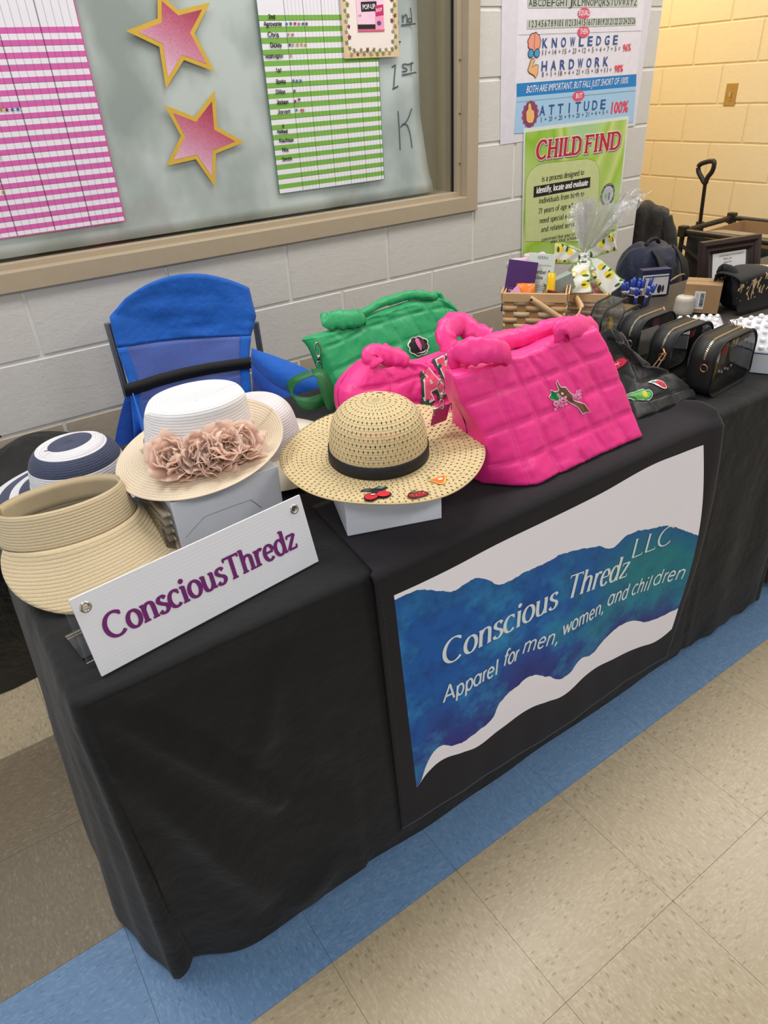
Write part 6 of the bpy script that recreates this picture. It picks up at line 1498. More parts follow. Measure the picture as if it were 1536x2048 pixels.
# ------------------------------------------------------------------ gift basket with goodies
wood = N('basket_wood'); wood.set(wood.mix(wood.noise(9, 4, wood.coord('Object', (1, 1, 8)), .6), lin((206, 164, 116)), lin((226, 190, 146))), rough=.6); m_wd = wood.m
m_wd2 = M((190, 142, 96), .6, name='basket_wood_dark'); m_wdl = M((228, 202, 164), .65, name='basket_splint_pale')
def basket(x, y, rz, w, d, h, label, handles=True):
    r = empty('woven_basket', (x, y, TZ + .002), label, 'basket', rot=(0, 0, rz))
    taper = .93
    def wallpt(side, s, z, out):
        k = taper + (1 - taper) * z / h; W2, D2 = w / 2 * k, d / 2 * k
        if side == 0: return Vector((-W2 + 2 * W2 * s, -D2 - out, z))
        if side == 1: return Vector((W2 + out, -D2 + 2 * D2 * s, z))
        if side == 2: return Vector((W2 - 2 * W2 * s, D2 + out, z))
        return Vector((-W2 - out, D2 - 2 * D2 * s, z))
    nrow = 6; rh = (h - .020) / nrow
    for side in range(4):
        L_ = w if side % 2 == 0 else d; nu = max(3, int(L_ / .036))
        for i in range(nu):
            s0, s1 = (i + .14) / nu, (i + .86) / nu; b = MB(); b.grid([[wallpt(side, s0, z, -.0005), wallpt(side, s1, z, -.0005)] for z in (0, h * .5, h)]); b.build('upright', m_wd2, r, solid=.0012)
        for j in range(nrow):
            b = MB(); rows = [[], []]
            for i in range(nu * 4 + 1):
                s = i / (nu * 4); o = .0032 * math.cos(PI * (s * nu - .5 + j)) + .0002
                for q in (0, 1): rows[q].append(wallpt(side, s, .002 + rh * (j + (.06 if q == 0 else .94)), o))
            b.grid(rows); b.build('weaver', m_wdl if (j + side) % 2 else m_wd, r, True, solid=.0014)
        b = MB(); b.grid([[wallpt(side, 0, z, .004), wallpt(side, 1, z, .004)] for z in (h - .024, h)]); b.build('rim_band', m_wd, r, solid=.0035)
        b = MB(); b.grid([[wallpt(side, 0, z, -.005), wallpt(side, 1, z, -.005)] for z in (h - .020, h)]); b.build('inner_band', m_wd, r, solid=.003)
    MB().box((0, 0, .003), (w * taper - .004, d * taper - .004, .004)).build('base', m_wd2, r)
    if handles:
        for nm, yy, ang in (('handle', -d / 2 - .008, 1), ('handle', d / 2 + .008, 1)):
            b = MB(); pts = []
        # swing handle folded down to the right side
        P = [Vector((-.012, -d / 2 - .011, h - .012)), Vector((.02, -d / 2 - .013, h - .030)), Vector((.07, -d / 2 - .012, h - .062)), Vector((w / 2 + .016, -d / 2 - .004, h - .086)), Vector((w / 2 + .040, 0, h - .07)), Vector((w / 2 + .030, d / 4, h - .055)), Vector((w / 2 + .012, d / 2 + .004, h - .045))]
        P = catmull(P, 8); rows = [[], []]
        for i, p in enumerate(P):
            t = (P[min(i + 1, len(P) - 1)] - P[max(i - 1, 0)]).normalized(); sd = Vector((t.z, 0, -t.x)); sd = (sd if sd.length > .3 else Vector((0, 0, 1))).normalized()
            if sd.z < 0: sd = -sd
            rows[0].append(p + sd * .009); rows[1].append(p - sd * .009)
        MB().grid(rows).build('swing_handle', m_wd, r, True, solid=.003)
        MB().lathe([(0, .0025), (.003, .002), (.0042, 0)], 14).build('rivet', M((110, 66, 46), .4, .5), r, True).matrix_local = Matrix.Translation((-.008, -d / 2 - .0135, h - .014)) @ Matrix.Rotation(PI / 2, 4, 'X')
    return r
BX, BY, BH = 1.327, .853, .128
BR = math.radians(-50)
basket(BX, BY, BR, .185, .17, BH, 'woven splint basket filled with small gifts, behind the pink bags')
def inb(x, y, z): c, s = math.cos(BR), math.sin(BR); return (BX + x * c - y * s, BY + x * s + y * c, TZ + z)
# rolled lilac towel
tw = N('lilac_terry'); tw.set(tw.mix(tw.noise(30, 2, tw.coord()), lin((196, 160, 188)), lin((222, 192, 216))), rough=.95, sheen=.6); tw.bump(tw.noise(320, 2, tw.coord(), .7), .8, .002)
to = empty('rolled_towel', inb(-.045, .045, .012), 'rolled lilac terry towel standing in the splint basket', 'towel', rot=(0, math.radians(0), BR))
for k, (ox, oz, hh_) in enumerate(((-.018, .0, .185), (.022, .004, .200))):
    b = MB(); n_ = 40; sp1 = []
    for i in range(n_ * 2 + 1):
        a_ = 2 * PI * 2 * i / (n_ * 2); rr_ = .008 + .0085 * a_ / (2 * PI); sp1.append((ox + rr_ * math.cos(a_), rr_ * math.sin(a_)))
    b.grid([[(x, y, z) for x, y in sp1] for z in (0, hh_ * .5, hh_ - .004, hh_)]); b.build('roll', tw.m, to, True, solid=.0075)
b = MB(); b.tube([(-.045, 0, .165), (-.03, -.012, .175), (0, -.018, .182), (.035, -.014, .190), (.055, .004, .194)], .014, 10, jit=.15); b.build('fold', tw.m, to, True)
bk_ = empty('booklet', inb(-.060, -.035, .058), 'purple prayer booklet standing in the splint basket', 'book', rot=(math.radians(-10), math.radians(8), BR + .12))
MB().box((0, 0, .075), (.086, .009, .150)).build('cover', M((74, 38, 104), .35, spec=.5), bk_, bevel=.001); MB().box((.001, .0, .0752), (.084, .0072, .1504)).build('pages', M((230, 226, 216), .8), bk_)
b = MB(); f = lambda x, z: (x, -.0052, z); stext(b, 'PRAYERS', f, (-.030, .058), (.008, .058), .0085, wt=.10, font={'P': (.5, [[(.1, .72), (.1, 0)], S_((.1, .71), (.4, .68), (.42, .45), (.1, .36))], []), 'R': (.54, [[(.1, .72), (.1, 0)], S_((.1, .71), (.4, .68), (.42, .45), (.1, .36)), [(.25, .36), (.48, 0)]], []), 'A': GR['A'], 'Y': (.54, [[(.05, .72), (.27, .36)], [(.49, .72), (.27, .36)], [(.27, .36), (.27, 0)]], []), 'E': (.5, [[(.1, .72), (.1, 0)], [(.1, .70), (.44, .70)], [(.1, .37), (.4, .37)], [(.1, .02), (.44, .02)]], []), 'S': GL['S']})
btext(b, '& PROM', f, (.012, .058), (.040, .058), .0085); b.build('title', M((214, 190, 206), .5), bk_); MB().box((0, -.0048, .071), (.084, .0006, .0008)).build('rule', M((140, 110, 150), .5), bk_)
mp = empty('face_mask_packet', inb(-.002, -.012, .068), 'pale green cucumber and aloe face mask packet in the splint basket', 'packet', rot=(math.radians(-12), math.radians(5), BR + .05))
MB().box((0, 0, .075), (.078, .003, .160)).build('packet', M((206, 214, 206), .35, spec=.5), mp, bevel=.001)
b = MB(); f = lambda x, z: (x, -.0022, z); btext(b, 'Cucumber &', f, (-.034, .098), (.030, .098), .0125, .01); btext(b, 'Aloe', f, (-.018, .083), (.010, .083), .0115, .01); b.build('title', M((50, 60, 60), .5), mp)
b = MB(); btext(b, 'SEEIN', f, (-.014, .140), (.016, .140), .008)
for z_, w_ in ((.122, .06), (.064, .04), (.058, .034), (.052, .036)): b.add([f(-w_ / 2, z_), f(w_ / 2, z_), f(w_ / 2, z_ + .0012), f(-w_ / 2, z_ + .0012)], [(0, 1, 2, 3)])
b.build('small_print', M((110, 120, 120), .5), mp)
MB().poly([f(*q) for q in ell2(.010, .028, .020, .016)]).build('cucumber_slice', M((150, 196, 96), .4), mp); b = MB()
for i in range(5): b.poly([f(.012 + i * .005, .03), f(.016 + i * .005, .03), f(.022 + i * .007, .068 - i * .005)])
b.build('aloe_leaf', M((66, 120, 60), .4), mp)
def packet(name, loc, w, h, th, m, label, rot, cat='packet'):
    b = MB(); rows = []
    for i in range(9):
        t = i / 8; r = []
        for k in range(9):
            s = k / 8; bul = math.sin(PI * s) ** .6 * math.sin(PI * t) ** .6; r.append(((s - .5) * w, -th / 2 * bul + .0012 * noise.noise(Vector((s * 6, t * 6, w * 50))), t * h))
        rows.append(r)
    b.grid(rows); b.grid([[(p[0], -p[1], p[2]) for p in r] for r in rows]); o = b.build(name, m, None, True, merge=.0003); o.location = loc; o.rotation_euler = rot; return tag(o, label, cat)
packet('sweet_packet', inb(.040, -.045, .066), .036, .110, .020, M((240, 196, 20), .25, spec=.6, name='yellow_foil'), 'bright yellow packet standing in the splint basket', (math.radians(-8), math.radians(12), BR + .9))
packet('sweet_packet', inb(-.030, -.062, .085), .054, .066, .016, M((240, 130, 36), .3, spec=.6), 'orange packet in the splint basket before the purple booklet', (math.radians(-14), 0, BR))
lump('note_card', inb(-.058, -.072, .112), [(-.030, 0), (.026, 0), (.006, .038)], M((240, 172, 216), .5), 'pink folded note at the left front of the splint basket', 'card', .003, (math.radians(80), 0, BR))
o = MB().box((0, 0, 0), (.085, .03, .050)).build('soap_box', [M((150, 162, 156), .5)], None, bevel=.002); o.location = inb(.062, .020, .128); o.rotation_euler = (0, math.radians(-18), BR + .5); tag(o, 'grey green soap box at the right of the splint basket', 'box')
o = MB().box((0, 0, 0), (.05, .012, .03)).build('snack_bar', [M((120, 22, 42), .3, spec=.6)], None, bevel=.002); o.location = inb(.055, -.045, .112); o.rotation_euler = (0, math.radians(15), BR + .3); tag(o, 'dark red snack bar in the splint basket', 'snack')

# ------------------------------------------------------------------ cellophane-wrapped basket with lemon bow
WX, WY = 1.53, .845
basket(WX, WY, BR - .05, .155, .15, .088, 'shallow splint basket inside the cellophane with the lemon bow', False)
cel = N('cellophane'); cel.t.nodes.remove(cel.p)
tr = cel.n('ShaderNodeBsdfTransparent'); tr.inputs[0].default_value = (.985, .985, .985, 1); gl = cel.n('ShaderNodeBsdfGlossy'); gl.inputs['Roughness'].default_value = .10
bp_ = cel.n('ShaderNodeBump'); bp_.inputs['Strength'].default_value = 1.0; bp_.inputs['Distance'].default_value = .006; cel.t.links.new(cel.noise(55, 3, cel.coord('Object', (1, 1, .3)), .6), bp_.inputs['Height']); cel.l(bp_, 0, gl, 'Normal')
f_ = cel.n('ShaderNodeFresnel'); f_.inputs[0].default_value = 1.6; cel.l(bp_, 0, f_, 'Normal'); mx = cel.n('ShaderNodeMixShader'); cel.t.links.new(cel.math('MINIMUM', cel.math('ADD', cel.math('MULTIPLY', f_.outputs[0], .5), .07), .5), mx.inputs[0]); cel.l(tr, 0, mx, 1); df_ = cel.n('ShaderNodeBsdfTranslucent'); df_.inputs[0].default_value = (.9, .9, .9, 1); d2_ = cel.n('ShaderNodeBsdfDiffuse'); d2_.inputs[0].default_value = (.9, .92, .94, 1); a1_ = cel.n('ShaderNodeMixShader'); cel.l(df_, 0, a1_, 1); cel.l(d2_, 0, a1_, 2); a2_ = cel.n('ShaderNodeMixShader'); a2_.inputs[0].default_value = .55; cel.l(a1_, 0, a2_, 1); cel.l(gl, 0, a2_, 2); cel.l(a2_, 0, mx, 2); cel.l(mx, 0, cel.out, 0)
TP = Vector((1.512,0.845,0.93))    # where the wrap is tied
wrap = empty('cellophane_wrap', (WX, WY, TZ), 'clear crinkled cellophane wrap gathered above the shallow basket', 'wrap'); wl = Vector(wrap.location)
rows = []
for i in range(15):
    t = i / 14; row = []
    for k in range(73):
        a_ = 2 * PI * k / 72; r0 = .105 * (1 - t) ** .75 + .006; z = TZ + .006 + (TP.z - TZ - .006) * t ** 1.15
        cr_ = 1 + (.10 + .5 * t) * noise.noise(Vector((math.cos(a_) * 4.5, math.sin(a_) * 4.5, t * 2))) ; c = Vector((WX, WY, 0)).lerp(Vector((TP.x, TP.y, 0)), t)
        row.append((c.x + r0 * cr_ * math.cos(a_) - wl.x, c.y + r0 * cr_ * math.sin(a_) - wl.y, z - wl.z))
    rows.append(row)
MB().grid(rows, 0).build('lower_wrap', cel.m, wrap, True)
rr = random.Random(11)
for sidx in range(9):
    rows = []; a0 = -PI + 2 * PI * sidx / 9 + rr.uniform(-.2, .2); 
    tilt = rr.uniform(.25, .5); H_ = .175 * rr.uniform(.75, 1.0)
    for i in range(11):
        t = i / 10; row = []
        for k in range(17):
            s = (k / 16 - .5); aa = a0 + s * 1.1; fan = .006 + (.140 * t) * (1 + .35 * noise.noise(Vector((sidx * 3, k * .9, t * 2))))
            crk = .011 * t * (1 if k % 2 else -1) + .008 * t * noise.noise(Vector((k * 1.7, t * 5, sidx)))
            P = TP - wl + Vector((.38 * t * .10, 0, 0)) + Vector((math.cos(aa) * (fan * tilt * 1.7 + crk) + .030 * t, math.sin(aa) * (fan * tilt * 1.7 + crk), H_ * t * (1 + .14 * noise.noise(Vector((k * 1.3, sidx, 9)))) - .01 * t * t * abs(s)))
            row.append(P)
        rows.append(row)
    MB().grid(rows).build('gathered_sheet', cel.m, wrap)
o = MB().lathe([(0, .03), (.02, .028), (.034, .016), (.036, 0), (.03, -.014), (0, -.018)], 20, fn=lambda p, r, z, a: p * (1 + .15 * noise.noise(p * 60))).build('gift_bundle', M((140, 24, 44), .4, spec=.5), None, True); o.location = (WX - .01, WY - .035, TZ + .075); tag(o, 'dark red wrapped gift inside the cellophane', 'gift')
o = MB().box((0, 0, 0), (.05, .05, .10)).build('gift_jar', [M((214, 214, 206), .35, spec=.5)], None, bevel=.008); o.location = (WX + .01, WY + .03, TZ + .09); tag(o, 'pale jar standing in the cellophane-wrapped basket', 'jar')
# bow
lm = N('lemon_ribbon'); uvn = lm.n('ShaderNodeUVMap'); sc_ = lm.n('ShaderNodeMapping'); sc_.inputs['Scale'].default_value = (34, 34, 34); lm.l(uvn, 0, sc_, 0)
vo = lm.n('ShaderNodeTexVoronoi'); vo.inputs['Scale'].default_value = 1.0; vo.inputs['Randomness'].default_value = .55; lm.l(sc_, 0, vo, 'Vector')
d = vo.outputs['Distance']; sepc = lm.n('ShaderNodeSeparateColor'); lm.l(vo, 'Color', sepc, 0)
pick = lm.math('GREATER_THAN', sepc.outputs[0], .12)
slc = lm.ramp(d, [(0, lin((236, 190, 90))), (.10, lin((246, 206, 110))), (.27, lin((238, 180, 60))), (.30, lin((250, 244, 220))), (.36, lin((240, 200, 40)))], 'CONSTANT')
whole = lm.ramp(d, [(0, lin((250, 226, 70))), (.44, lin((238, 206, 40)))])
lem = lm.mix(lm.math('GREATER_THAN', sepc.outputs[1], .5), slc, whole)
c = lm.mix(lm.math('MULTIPLY', lm.math('LESS_THAN', d, .44), pick), lin((232, 232, 224)), lem)
sc2 = lm.n('ShaderNodeMapping'); sc2.inputs['Scale'].default_value = (90, 38, 1); sc2.inputs['Rotation'].default_value = (0, 0, .6); lm.l(uvn, 0, sc2, 0)
v2 = lm.n('ShaderNodeTexVoronoi'); v2.inputs['Scale'].default_value = 1.0; lm.l(sc2, 0, v2, 'Vector'); s3 = lm.n('ShaderNodeSeparateColor'); lm.l(v2, 'Color', s3, 0)
c = lm.mix(lm.math('MULTIPLY', lm.math('LESS_THAN', v2.outputs['Distance'], .36), lm.math('GREATER_THAN', s3.outputs[0], .72)), c, lin((44, 96, 40)))
lm.set(c, rough=.6, sheen=.2)
m_edge = M((150, 200, 70), .5, name='green_wired_edge')
bow = empty('lemon_bow', tuple(TP), 'large wired ribbon bow printed with lemons on the cellophane-wrapped basket', 'bow')
def ribb(name, pts, side, w, parent):
    """pts centre line (local), side vectors (across)"""
    P = catmull([Vector(p) for p in pts], 10); n = len(P); rows = []; uvs = []; L = 0; e1 = []; e2 = []
    for i, p in enumerate(P):
        if i: L += (P[i] - P[i - 1]).length
        t = i / (n - 1) * (len(side) - 1); k = min(int(t), len(side) - 2); s = Vector(side[k]).lerp(Vector(side[k + 1]), t - k).normalized()
        ww = w[k] + (w[k + 1] - w[k]) * (t - k)
        rows.append([p + s * ww * (j / 6 - .5) + Vector((0, -.0025 * math.cos(i * .7 + j), 0)) for j in range(7)]); uvs.append([(L, ww * (j / 6 - .5)) for j in range(7)])
        e1.append(rows[-1][0]); e2.append(rows[-1][-1])
    b = MB().grid(rows, 0, False, uvs); o = b.build(name, lm.m, parent, True, solid=.0008)
    MB().tube(e1, .0014, 5).tube(e2, .0014, 5).build('wired_edge', m_edge, o)
    return o
VX = Vector((.62, -.50, 0)).normalized(); VY = Vector((-.50, -.62, 0)).normalized() * 1  # across the view, and towards the viewer
VXr = Vector((.80, -.60, 0)); VF = Vector((-.60, -.80, 0)); UP = Vector((.12, .16, .98))
def bp(x, f_, z): return VXr * x + VF * f_ + UP * z
ribb('loop', [bp(0, .005, 0), bp(-.03, .03, .006), bp(-.072, .034, .018), bp(-.092, .015, .016), bp(-.075, -.012, .008), bp(-.03, -.01, .004), bp(0, 0, 0)], [(0, 0, 1), (.1, 0, 1), (.1, 0, 1), (.1, 0, 1), (0, 0, 1), (0, 0, 1)], [.018, .040, .058, .060, .056, .030, .015], bow)
ribb('loop', [bp(0, .005, 0), bp(.03, .03, .020), bp(.070, .034, .040), bp(.092, .012, .044), bp(.070, -.014, .036), bp(.03, -.01, .018), bp(0, 0, 0)], [(0, 0, 1), (-.4, 0, 1), (-.35, 0, 1), (-.3, 0, 1), (-.2, 0, 1), (0, 0, 1)], [.018, .040, .062, .064, .056, .030, .015], bow)
ribb('tail', [bp(0, .006, 0), bp(-.010, .030, -.020), bp(-.016, .046, -.055), bp(-.012, .052, -.095)], [VXr, VXr, VXr, VXr], [.022, .050, .058, .062], bow)
ribb('tail', [bp(0, .006, 0), bp(.030, .028, -.024), bp(.062, .040, -.058), bp(.092, .046, -.092)], [VXr * .7 + Vector((0, 0, .7)), VXr * .75 + Vector((0, 0, .66)), VXr * .75 + Vector((0, 0, .66)), VXr * .75 + Vector((0, 0, .66))], [.020, .050, .058, .064], bow)
ribb('middle_fold', [bp(-.010, .012, .004), bp(0, .026, -.012), bp(.012, .030, -.034), bp(.004, .018, -.040)], [VXr, VXr, VXr, VXr], [.020, .034, .036, .03], bow)
b = MB()
for i in range(7):
    a_ = 2 * PI * i / 7; q = bp(.009 * math.cos(a_), .020, .009 * math.sin(a_)); b.lathe([(0, .006), (.005, .003), (.006, 0), (.003, -.004), (0, -.005)], 8, c=q)
b.build('knot', M((238, 238, 236), .5), bow, True)

# ------------------------------------------------------------------ pail of pens
PX, PYY = 1.585, .690
pl = empty('metal_pail', (PX, PYY, TZ + .002), 'small brushed metal pail holding blue pens', 'pail')
m_st = M((132, 124, 104), .3, .9, name='brushed_metal')
MB().lathe([(0, .0), (.030, 0), (.031, .003), (.043, .088), (.0455, .090), (.0455, .093), (.043, .093), (.030, .004), (0, .004)], 40).build('body', m_st, pl, True)
b = MB(); b.tube([Vector((.046, 0, .082)), Vector((.056, -.004, .066)), Vector((.060, -.008, .04)), Vector((.052, -.006, .012))], .0012, 6); b.build('bail_handle', m_st, pl)
pn = None; rr = random.Random(5)
m_pen = M((24, 36, 120), .25, spec=.6, name='pen_blue'); m_pl = M((36, 66, 160), .2, spec=.7, name='pen_light'); m_wt = M((225, 228, 232), .3)
for i in range(14):
    ring = 0 if i < 5 else 1; a_ = 2 * PI * (i / 5 if ring == 0 else (i - 5) / 9) + .3; rad = (.010, .031)[ring]
    loc = (PX + .6 * rad * math.cos(a_), PYY + .6 * rad * math.sin(a_), TZ + .008)
    if pn is None:
        pn = empty('pen', loc, 'blue ballpoint pen standing in the metal pail', 'pen', 'blue pens in the metal pail'); pp_ = []
        pp_.append(MB().lathe([(0, 0), (.0045, .001), (.0048, .03), (.0050, .09), (0, .0905)], 10).build('barrel', m_pen, pn, True))
        pp_.append(MB().lathe([(.0050, .090), (.0056, .092), (.0056, .112), (.0040, .1135), (0, .1135)], 10).build('end_cap', m_pl, pn, True))
        pp_.append(MB().lathe([(.0051, .084), (.0060, .086), (.0060, .089), (.0051, .091)], 10).build('band', m_wt, pn, True))
        pp_.append(MB().box((.0075, 0, .100), (.0016, .004, .032)).build('clip', m_pen, pn)); r = pn
    else:
        r = pn.copy(); col.objects.link(r)
        for o in pp_: c = o.copy(); col.objects.link(c); c.parent = r
    r.location = loc; t_ = (.06, .30)[ring] * rr.uniform(.7, 1.1); r.rotation_euler = Matrix.Rotation(t_, 3, Vector((-math.sin(a_), math.cos(a_), 0))).to_euler(); r.scale = (1, 1, rr.uniform(.98, 1.12))
# ------------------------------------------------------------------ boxes, garment and framed price list on the far table
m_cb = M((160, 128, 92), .8, name='cardboard', bump=.1)
cbA = (1.736,0.566,0.744); 
cb = empty('cardboard_box', (1.832, .625, TZ + .004), 'small brown cardboard box with barcode label beside the black garment', 'box', rot=(0, 0, math.radians(-60)))
MB().box((0, 0, .0425), (.105, .09, .085)).build('body', m_cb, cb, bevel=.001)
for s in (-1, 1): MB().box((0, s * .0235, .0860), (.105, .0425, .002)).build('flap', m_cb, cb)
lb = MB().box((-.006, -.0458, .040), (.030, .0008, .054)).build('barcode_label', [M((222, 222, 224), .5)], cb); b = MB(); rr = random.Random(2)
z = .020
while z < .062: hgt = rr.choice((.0008, .0014, .002)); b.box((.001, -.0464, z), (.011, .0004, hgt)); z += hgt + rr.choice((.0008, .0012))
b.build('bars', M((40, 40, 44), .5), lb); b = MB()
for i in range(3): b.box((-.010 - .003 * i, -.0464, .040), (.0009, .0004, .044))
b.build('print_lines', M((130, 130, 136), .5), lb)
o = MB().lathe(spline_prof([(0, .066), (.034, .064), (.044, .056), (.046, .04), (.044, 0), (0, 0)], 5), 28).build('plastic_tub', [M((196, 190, 178), .4, name='tub')], None, True); o.location = (1.765, .640, .744); o.scale = (.7, .6, .85); tag(o, 'rounded pale plastic tub left of the small cardboard box', 'tub')
# framed price list
FA = Vector((1.993,0.74,0.77)); 
wdk = N('dark_frame_wood'); wdk.set(wdk.mix(wdk.noise(12, 4, wdk.coord('Object', (1, 1, 6))), lin((30, 20, 20)), lin((50, 33, 32))), rough=.32, spec=.5)
pf = empty('picture_frame', (1.950, .715, TZ + .003), 'dark wooden picture frame holding a white typed price list', 'picture frame', rot=(math.radians(-12), 0, math.radians(-14)))
FWd, FH = .255, .175
for (x0, x1, z0, z1) in ((0, FWd, FH - .048, FH), (0, FWd, 0, .048), (0, .048, .0, FH), (FWd - .048, FWd, 0, FH)):
    hor = x1 - x0 > .1; b = MB(); prof_ = [(0, 0), (.004, -.012), (.016, -.014), (.026, -.006), (.034, -.010), (.044, -.004), (.048, .0)]
    rows = []
    for q, dy in prof_:
        if hor: zz = (FH - q) if z0 > .1 else q; rows.append([(q, dy, zz), (FWd - q, dy, zz)])
        else: xx = q if x0 < .1 else FWd - q; rows.append([(xx, dy, q), (xx, dy, FH - q)])
    b.grid(rows); b.build('frame_rail', wdk.m, pf)
MB().box((FWd / 2, .004, FH / 2), (FWd - .004, .006, FH - .004)).build('back_board', M((46, 42, 44), .8), pf)
MB().box((FWd / 2, -.0005, FH / 2), (FWd - .09, .001, FH - .08)).build('mat_board', M((62, 62, 66), .6), pf)
ps = MB().box((.126, -.0022, .077), (.140, .001, .110)).build('price_sheet', [M((220, 220, 222), .5)], pf); b = MB(); f = lambda x, z: (x, -.0032, z)
for s_, x0, x1, z in (('LADIES RELAXATION BASKETS', .082, .184, .118), ('SMALL $18', .100, .136, .107), ('LARGE $24', .100, .136, .096), ('BRACELET $14', .088, .136, .085), ('EARRINGS $5', .088, .133, .074), ('APRON $5', .088, .124, .063), ('CUP $5', .104, .134, .052)):
    btext(b, s_, f, (x0, z), (x1, z), .0055)
b.build('price_lines', M((60, 60, 66), .5), ps)
MB().box((FWd / 2, .050, FH * .45), (.05, .004, FH * .8), R=Matrix.Rotation(math.radians(18), 3, 'X')).build('easel_back', M((40, 36, 38), .8), pf)
# black garment with cracked gold print, folded over a stack
gm = N('black_garment'); co = gm.coord('Object', (1, 1, 1)); dn = gm.n('ShaderNodeVectorMath', operation='ADD'); nn = gm.n('ShaderNodeTexNoise'); nn.inputs['Scale'].default_value = 16; nn.inputs['Detail'].default_value = 4; gm.t.links.new(co, nn.inputs['Vector'])
sv = gm.n('ShaderNodeVectorMath', operation='SCALE'); sv.inputs['Scale'].default_value = .05; gm.l(nn, 1, sv, 0); gm.t.links.new(co, dn.inputs[0]); gm.l(sv, 0, dn, 1)
mpn = gm.n('ShaderNodeMapping'); mpn.inputs['Rotation'].default_value = (0, .8, 0); mpn.inputs['Scale'].default_value = (1.0, 1.0, .4); gm.l(dn, 0, mpn, 0)
vv = gm.n('ShaderNodeTexVoronoi'); vv.feature = 'DISTANCE_TO_EDGE'; vv.inputs['Scale'].default_value = 55; gm.l(mpn, 0, vv, 'Vector')
sx = gm.n('ShaderNodeSeparateXYZ'); gm.t.links.new(co, sx.inputs[0])
band = gm.math('LESS_THAN', gm.math('ABSOLUTE', gm.math('SUBTRACT', gm.math('ADD', sx.outputs[2], gm.math('MULTIPLY', gm.noise(14, 2, co), -.10)), gm.math('ADD', .045, gm.math('MULTIPLY', sx.outputs[0], .12)))), .030)
mk_ = gm.math('MULTIPLY', gm.math('LESS_THAN', vv.outputs['Distance'], gm.math('MULTIPLY', gm.noise(22, 3, co), .24)), band)
mk_ = gm.math('MULTIPLY', mk_, gm.math('GREATER_THAN', gm.noise(30, 2, co), .47))
gm.set(gm.mix(mk_, lin((30, 29, 32)), gm.mix(gm.noise(90, 2, co), lin((196, 150, 84)), lin((236, 214, 180)))), rough=.8); gm.bump(gm.noise(9, 3, co), .4, .006)
ga = empty('folded_garment', (2.060, .560, TZ), 'black garment with cracked gold print draped in front of the picture frame', 'clothing', rot=(0, 0, math.radians(-6)))
rows = []
for i in range(25):
    t = i / 24; an = t * 1.0; row = []
    # side profile: up the front, rounded over the top, down the back
    if t < .45: yy, zz = -.075 + .010 * math.sin(t / .45 * PI), .003 + t / .45 * .10
    else: q = (t - .45) / .55 * PI; yy, zz = -.018 - .055 * math.cos(q), .103 + .020 * math.sin(q) - .10 * max(0, q - 2.4) / .74
    for k in range(31):
        s = k / 30; x = -.195 + .40 * s; w = .012 * noise.noise(Vector((x * 8, zz * 10, 2))); end = 1 - .05 * math.exp(-((s) / .08) ** 2); row.append((x - (.02 * zz / .1 if s < .1 else 0), yy * end + w * .6, max(.003, zz * (end if s < .2 else 1) + .010 * math.sin(s * 7 + .6) * (1 if t > .3 else t / .3))))
    rows.append(row)
MB().grid(rows).build('cloth', gm.m, ga, True, solid=.003, off=-1)
b = MB(); P = [(-.195, -.055, .03), (-.200, -.05, .075), (-.196, -.03, .118), (-.195, .01, .132), (-.19, .03, .11)]; puffy(b, P, .012, .013, up=(0, 1, 0)); b.build('rolled_edge', M((26, 25, 28), .85), ga, True)
MB().box((0.01, -.012, .052), (.36, .085, .098)).build('filling', M((26, 26, 28), .9), ga, bevel=.02)

# ------------------------------------------------------------------ folding wagon by the cream wall
m_tb = M((30, 27, 26), .45, spec=.5, name='black_steel'); m_fb = fabric((26, 24, 26), .8, name='wagon_fabric')
wg = empty('folding_wagon', (3.33, 1.25, 0), 'black folding wagon with upright pull handle against the cream wall', 'wagon'); wi = Vector(wg.location)
A = Vector((3.317,1.719,0.655)); B = Vector((3.802,1.737,0.655)); dA = (B - A); dA.z = 0; L_ = .50; ux = Vector((1, 0, 0)); 
A = Vector((3.30, 1.71, .655)); B = Vector((3.79, 1.74, .655)); D_ = Vector((3.30, .78, .655)); C_ = Vector((3.79, .78, .655))
for p, q in ((A, B), (B, C_), (C_, D_), (D_, A)):
    MB().tube([p - wi, q - wi], .014, 10).build('top_rail', m_tb, wg)
for p in (A, B, C_, D_):
    MB().tube([p - wi + Vector((0, 0, .015)), Vector((p.x, p.y, .08)) - wi], .013, 10).build('corner_post', m_tb, wg); MB().box(p - wi + Vector((0, 0, 0)), (.042, .042, .055)).build('corner_joint', m_tb, wg, bevel=.004)
    w_ = MB().lathe([(0, -.02), (.06, -.02), (.075, -.012), (.075, .012), (.06, .02), (0, .02)], 24).build('wheel', M((40, 40, 42), .7), wg, True); w_.matrix_local = Matrix.Translation(Vector((p.x, p.y, .077)) - wi) @ Matrix.Rotation(PI / 2, 4, 'X')
for p, q in ((A, D_), (B, C_)):
    MB().tube([Vector((p.x, p.y - .01, .58)) - wi, Vector((q.x, q.y + .01, .14)) - wi], .009, 8).build('cross_brace', m_tb, wg); MB().tube([Vector((p.x, p.y - .01, .14)) - wi, Vector((q.x, q.y + .01, .58)) - wi], .009, 8).build('cross_brace', m_tb, wg)
x0_, x1_, y0_, y1_ = 3.32, 3.77, .80, 1.69
